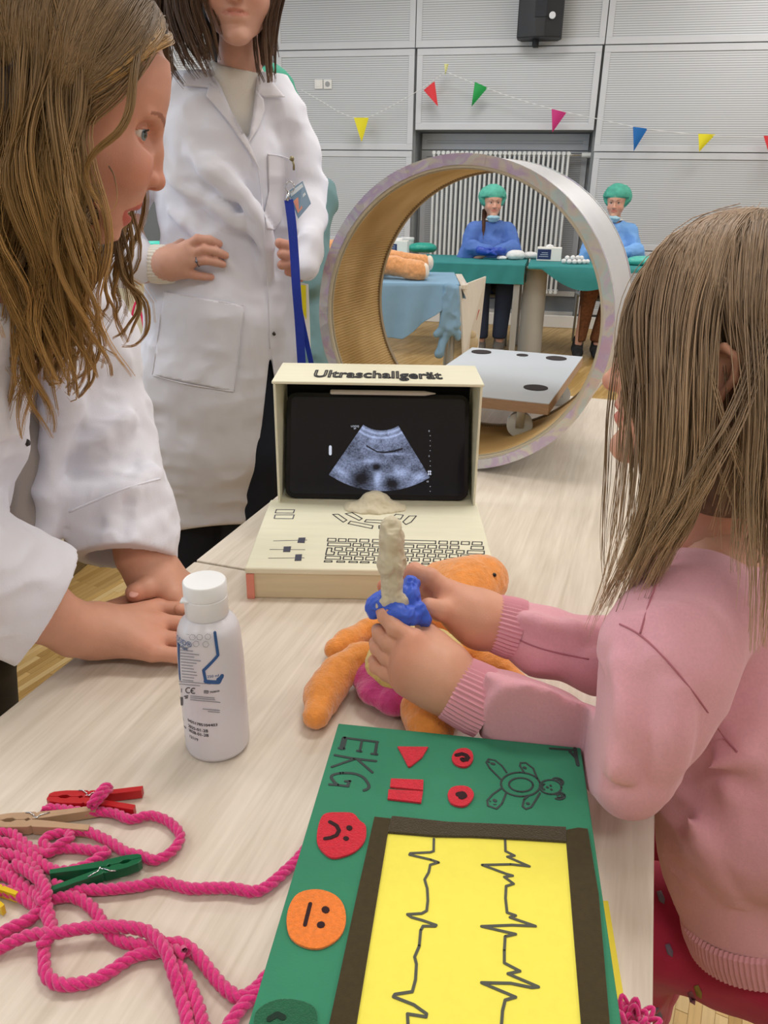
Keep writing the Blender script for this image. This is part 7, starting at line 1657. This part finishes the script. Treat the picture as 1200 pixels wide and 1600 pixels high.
def ktop(px, py): return atz(px, py, .757)
m_pkg = mat('white_pack', 'E2E3E4', .6, var=.06, vscale=60, bump=.4, bscale=80)
def pack(name, label, px, py, w, d, h, m=m_pkg, cat='pack', yaw=10, bump_=.5, group=None):
    c = ktop(px, py); t = thing(name, label, cat, c, group); s = SDF(c - [w, d, .01], c + [w, d, h + .03], .005)
    s.ell(c + [0, 0, h * .45], (w * .5, d * .5, h * .55), k=.01); s.ell(c + [-w * .2, 0, h * .4], (w * .3, d * .4, h * .45), k=.02); s.ell(c + [w * .22, .01, h * .4], (w * .28, d * .4, h * .5), k=.02)
    s.disp(lambda X, Y, Z: .008 * bump_ * np.abs(vnoise(X * 40, Y * 40, Z * 40))); s.plane_cut((0, 0, c[2]), (0, 0, -1)); V, F = s.mesh(); link_mesh('wrapping', V, F, m, t); return t
pack('gauze_pack', 'white gauze pack on the far table nearest the dark blue gloves', 805, 405, .16, .12, .075)
pack('gauze_pack', 'crumpled white gauze pack left of the blue and white glove box', 828, 404, .13, .10, .055)
pack('gauze_pack', 'flat white swab pack beside the dark blue gown', 784, 405, .08, .07, .025)
m_tbag = mat('teal_plastic_bag', '2FA594', .35, var=.1, vscale=30, bump=.5, bscale=50)
pack('instrument_bag', 'shiny teal plastic bag on the far left table', 660, 394, .26, .16, .085, m_tbag, 'bag')
pack('instrument_bag', 'light teal plastic bag on the right end of the far table', 1003, 414, .24, .16, .07, mat('pale_teal_bag', '57BDB0', .35, var=.1, vscale=30, bump=.5, bscale=50), 'bag')
pack('paper_heap', 'crumpled cream paper heap behind the child\'s head on the far table', 1048, 392, .20, .14, .11, mat('cream_paper', 'DDD6C4', .8, bump=.4, bscale=50), 'paper')
# cotton balls
for k, (dx, dy, dz) in enumerate([(-.09, 0, 0), (-.05, -.02, 0), (-.01, -.03, 0), (.03, -.02, 0), (.07, -.01, 0), (.10, .0, 0), (-.03, .03, 0), (.01, .02, 0), (.05, .03, 0), (-.02, 0, .028), (.02, 0, .028), (-.06, .02, .024), (.05, .005, .026)]):
    c = ktop(898, 412) + [dx, dy, .018 + dz]; b = MB(); b.ball(c, (.021, .020, .0185), u=12, v=8); o = b.build('cotton_ball', m_pkg, smooth=True); tag(o, 'white cotton ball in the small heap right of the glove box on the far table', 'cotton ball', 'cotton balls on the far table')
# glove box with open top and tissue
def carton(label, px, py, w, h, d, band):
    c = ktop(px, py); t = thing('glove_box', label, 'box', c); fr = frame(c, WX, z=(0, 0, 1))
    b = MB(fr); b.box((0, d / 2, h / 2), (w, d, h), .003); b.build('carton', m_cardw, t)
    b = MB(fr); b.box((band[0] * w, -.001, h * .5), (band[1] * w, .003, h * band[2]), .0005); b.build('printed_panel', mat('navy_print', '22305F', .5), t)
    b = MB(fr); 
    for k in range(3): b.box((band[0] * w - .004 + .004 * k, -.0030, h * (.34 + .14 * k)), (band[1] * w * (.7 - .12 * k), .001, h * .035))
    tag(b.build('print_lines', mat('pale_print', 'C8CEDF', .5), t), kind='stuff')
    s = SDF(c + [-.06, 0, h - .01], c + [.06, d, h + .05], .004); s.ell(put(fr, [(0, d / 2, h + .004)])[0], (.035, .03, .022), k=.01); s.disp(lambda X, Y, Z: .006 * np.abs(vnoise(X * 70, Y * 70, Z * 70))); V, F = s.mesh(); link_mesh('tissue', V, F, m_pkg, t)
carton('white and navy glove box with tissue on top on the far table', 857, 408, .20, .105, .12, (-.20, .55, .75))
carton('white and navy box behind the ginger bear on the far left table', 622, 398, .16, .115, .10, (-.30, .45, .55))
c = ktop(636, 393); t = thing('plastic_tub', 'white lidded plastic tub on the far left table', 'tub', c); b = MB((c, np.eye(3))); b.lathe([(.001, 0), (.055, 0), (.058, .005), (.060, .10), (.001, .101)], 24); b.build('tub_body', mat('translucent_tub', 'CFD2D3', .4), t, smooth=True, sharp=40); b = MB((c, np.eye(3))); b.lathe([(.001, .1012), (.064, .1012), (.065, .118), (.060, .124), (.001, .125)], 24); b.build('lid', m_pkg, t, smooth=True, sharp=40)

# chairs and seated women
def chair(label, base, yaw):
    fr = zrot(base, yaw); t = thing('chair', label, 'chair', base); m = mat('chair_shell', '9DA3A5', .5)
    b = MB(fr); b.box((0, 0, .44), (.42, .40, .03), .012); b.build('seat', m, t)
    b = MB(fr); b.box((0, .21, .68), (.40, .03, .26), .012); b.build('backrest', m, t)
    for x in (-.18, .18):
        for y in (-.17, .18): b = MB(fr); b.tube([(x, y, 0), (x, y, .43)] if y < 0 else [(x, y + .03, 0), (x, y, .43), (x, y + .03, .75)], .011, 8); b.build('leg', m_gleg, t, smooth=True)
def gowned(label, px, yb_, gown, cap, legcol, shoecol, seed, look, glove, z_h=None, hair_col='6B4632', legx=0, tail=0):
    r0 = aty(px, 318, yb_); X0 = r0[0]; root = thing('person', label, 'person', [X0, yb_, 0])
    sk = skinmat('skin_seated_%d' % seed, 'D3A28D'); B = Body(); g = gown
    h = Head(r0, look, (0, 0, 1), 1.0); s = SDF(h.O - [.13, .15, .22], h.O + [.13, .15, .15], .005); h.build(s, neck=[(h.w(-.02, 0, -.06), .045), (h.w(-.03, 0, -.17), .045)], ears=False); V, F = s.mesh(); B.add(V, F, h.colors(V, .6, brow=(.4, .28, .22)))
    zs = h.O[2] - .21; s = SDF([X0 - .32, yb_ - .75, 0.0], [X0 + .32, yb_ + .25, zs + .12], .012)
    chainp(s, [(np.array([X0, yb_ + .06, .56]), .10), (np.array([X0, yb_ + .04, zs - .05]), .09), (np.array([X0, yb_ + .03, zs + .05]), .05)], .05)
    for sg in (-1, 1):
        chainp(s, [(np.array([X0 + sg * .09, yb_ + .05, .52]), .075), (np.array([X0 + sg * .10 + legx, yb_ - .38, .52]), .055), (np.array([X0 + sg * .08 + legx * 1.5, yb_ - .40, .10]), .035)], .03)
        chainp(s, [(np.array([X0 + sg * .16, yb_ + .02, zs - .02]), .045), (np.array([X0 + sg * .21, yb_ - .06, zs - .27]), .035), (np.array([X0 + sg * .03, yb_ - .26, .82]), .028)], .02)
    V, F = s.mesh(); V = relax(V, F, 1); B.add(V, F, np.ones((len(V), 3)))
    bo = B.build(sk, root); h.eyes(bo, '4A4038')
    m_g = mat('gown_' + g, g, .8, var=.05, vscale=14, bump=.3, bscale=50)
    s = SDF([X0 - .36, yb_ - .50, .40], [X0 + .36, yb_ + .28, zs + .14], .008)
    chainp(s, [(np.array([X0, yb_ + .05, .55]), .17), (np.array([X0, yb_ + .03, zs - .18]), .145), (np.array([X0, yb_ + .03, zs - .02]), .10)], .05); chainp(s, [(np.array([X0 - .13, yb_ + .03, zs - .0]), .06), (np.array([X0 + .13, yb_ + .03, zs - .0]), .06)], .05)
    for sg in (-1, 1): chainp(s, [(np.array([X0 + sg * .15, yb_ + .02, zs - .02]), .07), (np.array([X0 + sg * .225, yb_ - .06, zs - .25]), .062), (np.array([X0 + sg * .17, yb_ - .17, .84]), .055), (np.array([X0 + sg * .05, yb_ - .24, .825]), .042)], .02)
    wr(s, .008, 14, seed=seed); wr(s, .003, 35, seed=seed); nk = h.w(-.03, 0, -.13); s.cone(nk, nk + [0, 0, .1], .055, .065, .01, cut=True); cloth('gown', s, m_g, root)
    b = MB(); b.tube([nk + [.058 * math.cos(a), .056 * math.sin(a) - .005, .004] for a in np.linspace(0, 2 * math.pi, 24)], .008, 8); b.build('collar_band', m_knit, root, smooth=True)
    # gloved hands folded
    m_gl = mat('glove_' + glove, glove, .4); hc_ = np.array([X0 - .02, yb_ - .29, .80])
    s = SDF(hc_ - .13, hc_ + .13, .005)
    for sg in (-1, 1):
        W1 = hc_ + [sg * .07, .03, .02]; s.cone(hc_ + [sg * .10, .04, .025], W1, .032, .028, .01)
        fingers(s, W1, .026, 4, [([hc_ + [sg * .025, -.018 + k * .014, .020 - k * .006 + sg * .006], hc_ + [-sg * .012, -.030 + k * .013, .012 - k * .004 + sg * .006], hc_ + [-sg * .035, -.022 + k * .012, .0 + sg * .006]], [.012, .0105, .009]) for k in range(4)], k=.003, kp=.014)
        fingers(s, W1, .016, 0, [([hc_ + [sg * .05, .0, .035], hc_ + [sg * .02, -.01, .042], hc_ + [-sg * .005, -.015, .04]], [.012, .011, .0095])], k=.008)
    cloth('gloves', s, m_gl, root)
    # cap, lowered mask, hair
    m_c = mat('cap_' + cap, cap, .75, var=.15, vscale=30, bump=.5, bscale=40)
    s = SDF(h.O - [.16, .17, .08], h.O + [.16, .19, .19], .005); A_ = np.array([h.f, h.s, h.u]); s.ell(h.w(-.028, 0, .058), (.122, .118, .100), A_, k=.01); s.ell(h.w(-.08, 0, .03), (.07, .08, .065), A_, k=.03)
    s.disp(lambda X, Y, Z: .006 * vnoise(X * 34 + seed, Y * 34, Z * 34)); s.fn(h.O - .2, h.O + .2, lambda X, Y, Z: -(lambda f, sd, u: np.minimum(f - .02, .045 - u))(*h.loc(X, Y, Z)), .006, True); cloth('surgical_cap', s, m_c, root)
    b = MB(); b.tube([h.w(.045 * math.cos(a) + .012, .082 * math.sin(a), .043 - .010 * math.cos(a)) if False else h.w(.093 * math.cos(a) - .004, .082 * math.sin(a), .046) for a in np.linspace(-1.5, 1.5, 20)], .006, 8); b.build('cap_hem', m_c, root, smooth=True)
    s = SDF(h.O - [.13, .16, .2], h.O + [.13, .13, 0], .004); s.ell(h.w(.050, 0, -.118), (.046, .058, .022), A_, k=.01); s.ell(h.w(.045, 0, -.135), (.035, .045, .02), A_, k=.01); s.disp(lambda X, Y, Z: .004 * vnoise(X * 60, Y * 60, Z * 60)); cloth('face_mask', s, mat('mask_blue', '9FC6D8', .8), root)
    if tail: 
        P = [h.w(-.03, tail * .07, -.05), h.w(.0, tail * .078, -.12), h.w(.045, tail * .085, -.20), h.w(.055, tail * .085, -.29)]
        hair('hair', [(P, .03, .012, 8, 8, {'curl': .002})], m_hair, root, seed=seed, npt=10, r=.0022, root='4A2F24', tip='6B4632')
    m_l = mat('trousers_' + legcol, legcol, .9, var=.35 if seed == 2 else .05, vscale=55)
    s = SDF([X0 - .30, yb_ - .60, .08], [X0 + .30, yb_ + .25, .66], .008)
    for sg in (-1, 1): chainp(s, [(np.array([X0 + sg * .09, yb_ + .05, .53]), .09), (np.array([X0 + sg * .10 + legx, yb_ - .38, .53]), .075), (np.array([X0 + sg * .08 + legx * 1.5, yb_ - .40, .15]), .062)], .03)
    s.plane_cut((0, 0, .12), (0, 0, -1)); cloth('trousers', s, m_l, root)
    for sg in (-1, 1):
        f0 = np.array([X0 + sg * .08 + legx * 1.5, yb_ - .40, .0]); s = SDF(f0 - [.09, .30, .01], f0 + [.09, .12, .17], .006); chainp(s, [(f0 + [0, .02, .13], .042), (f0 + [0, .02, .05], .045), (f0 + [-.02, -.10, .04], .042), (f0 + [-.04, -.19, .032], .030)], .02); s.plane_cut((0, 0, .003), (0, 0, -1)); cloth('shoe', s, mat('shoe_' + shoecol, shoecol, .7, bump=.3), root)
    chair('grey chair under the ' + ('woman in the dark blue gown' if seed == 1 else 'woman in the light blue gown'), [X0, yb_ + .06, 0], 0)
gowned('seated woman in dark blue gown and green surgical cap before the radiator', 770, 7.08, '5274BC', '56AF9C', '2B3347', '77716A', 1, (.08, -1, .10), '2B4BB0', tail=-1)
gowned('seated woman in light blue gown and green surgical cap beyond the ring rim', 963, 7.00, '79ABE8', '4DA894', '6E4427', '1E2126', 2, (-.45, -1, .06), '5F97DC', legx=-.14)

# person behind the standing woman, mostly hidden: green cap and teal gown
gp = thing('person', 'person in teal gown and green cap mostly hidden behind the standing woman', 'person', [-.28, 2.9, 0])
hG = Head(aty(412, 172, 2.9), (-.5, .86, -.1)); s = SDF(hG.O - [.13, .15, .26], hG.O + [.13, .15, .15], .006); hG.build(s, neck=[(hG.w(-.02, 0, -.06), .05), (hG.w(-.03, 0, -.20), .055)], eyes=False); Vh, Fh = s.mesh()
s = SDF([-.85, 2.6, .0], [.10, 3.2, 1.35], .016); gx, gy_ = aty(440, 300, 2.9)[0], 2.9
gz = hG.O[2] - .24; chainp(s, [(np.array([hG.O[0], 2.9, gz]), .09), (np.array([gx, 2.9, 1.0]), .11), (np.array([gx, 2.9, .82]), .11)], .05)
for sg in (-1, 1): chainp(s, [(np.array([gx + sg * .08, 2.9, .84]), .08), (np.array([gx + sg * .09, 2.9, .08]), .045)], .03)
V, F = s.mesh(); B = Body(); B.add(V, F, np.ones((len(V), 3))); B.add(Vh, Fh, np.ones((len(Vh), 3))); B.build(skinmat('skin_behind', 'CFA08C'), gp)
s = SDF([-.95, 2.55, .28], [.15, 3.25, gz + .12], .010)
chainp(s, [(np.array([hG.O[0], 2.9, gz - .03]), .12), (np.array([gx, 2.9, 1.0]), .16), (np.array([gx, 2.9, .78]), .19), (np.array([gx, 2.9, .40]), .20)], .05)
pe = aty(514, 345, 2.85); chainp(s, [(np.array([gx + .13, 2.9, gz - .04]), .075), (pe - [.055, 0, 0], .050), (aty(500, 410, 2.80) - [.03, 0, 0], .05), (aty(480, 440, 2.76), .045)], .03); chainp(s, [(np.array([gx - .13, 2.9, gz - .04]), .075), (np.array([gx - .24, 2.88, 1.0]), .06), (np.array([gx - .16, 2.78, .84]), .045)], .03)
wr(s, .009, 11); wr(s, .003, 30); s.plane_cut((0, 0, .34), (0, 0, -1)); cloth('gown', s, mat('gown_grey_teal', '6E9299', .8, var=.06, vscale=10, bump=.3, bscale=40), gp)
s = SDF([-.75, 2.7, .03], [.10, 3.1, .6], .010)
for sg in (-1, 1): chainp(s, [(np.array([gx + sg * .09, 2.9, .55]), .09), (np.array([gx + sg * .09, 2.9, .10]), .075)], .02)
cloth('trousers', s, mat('trousers_blue', '5A7C92', .85), gp)
for sg in (-1, 1):
    f0 = np.array([gx + sg * .09, 2.9, 0.]); s = SDF(f0 - [.08, .25, .01], f0 + [.08, .10, .14], .008); chainp(s, [(f0 + [0, .0, .06], .045), (f0 + [0, -.14, .035], .032)], .02); s.plane_cut((0, 0, .003), (0, 0, -1)); cloth('shoe', s, fab('dark_shoe', '26262A'), gp)
s = SDF(hG.O - [.18, .2, .14], hG.O + [.18, .2, .2], .006); s.ell(hG.w(-.02, 0, .03), (.128, .108, .105), np.array([hG.f, hG.s, hG.u]), k=.01); s.disp(lambda X, Y, Z: .008 * vnoise(X * 30, Y * 30, Z * 30)); cloth('surgical_cap', s, mat('cap_3FA28A', '3FA28A', .75), gp)

# things on and by the cream partition
zp = 1.052; c = aty(240, 385, 3.15); c[2] = zp
t = thing('plastic_bag', 'turquoise plastic bag lying on the cream partition', 'bag', c); s = SDF(c - [.13, .11, .01], c + [.13, .11, .08], .006); s.ell(c + [0, 0, .018], (.085, .06, .028), k=.01); s.disp(lambda X, Y, Z: .006 * np.abs(vnoise(X * 40, Y * 40, Z * 40))); s.plane_cut(c, (0, 0, -1)); V, F = s.mesh(); link_mesh('bag_body', V, F, mat('turquoise_bag', '2FC9B8', .5), t)

c = aty(219, 565, 2.75); t = thing('red_cloth_bag', 'small crimson cloth bag hanging by the cream partition behind the leaning woman', 'bag', c - [0, 0, .07]); s = SDF(c - .12, c + .12, .006); s.chain([c + [0, 0, .05], c, c - [0, 0, .04]], [.035, .045, .03], .02, flat=((0, 1, 0), .5)); wr(s, .004, 30); V, F = s.mesh(); link_mesh('bag_body', V, F, mat('crimson_cloth', 'D4235C', .7), t)
b = MB(); b.tube(spline([c + [-.03, 0, .07], c + [-.02, .03, .16], c + [.0, .05, .20], c + [.03, 0, .07]], 6), .004, 6); b.build('strap', mat('crimson_cloth', 'D4235C', .7), t, smooth=True)
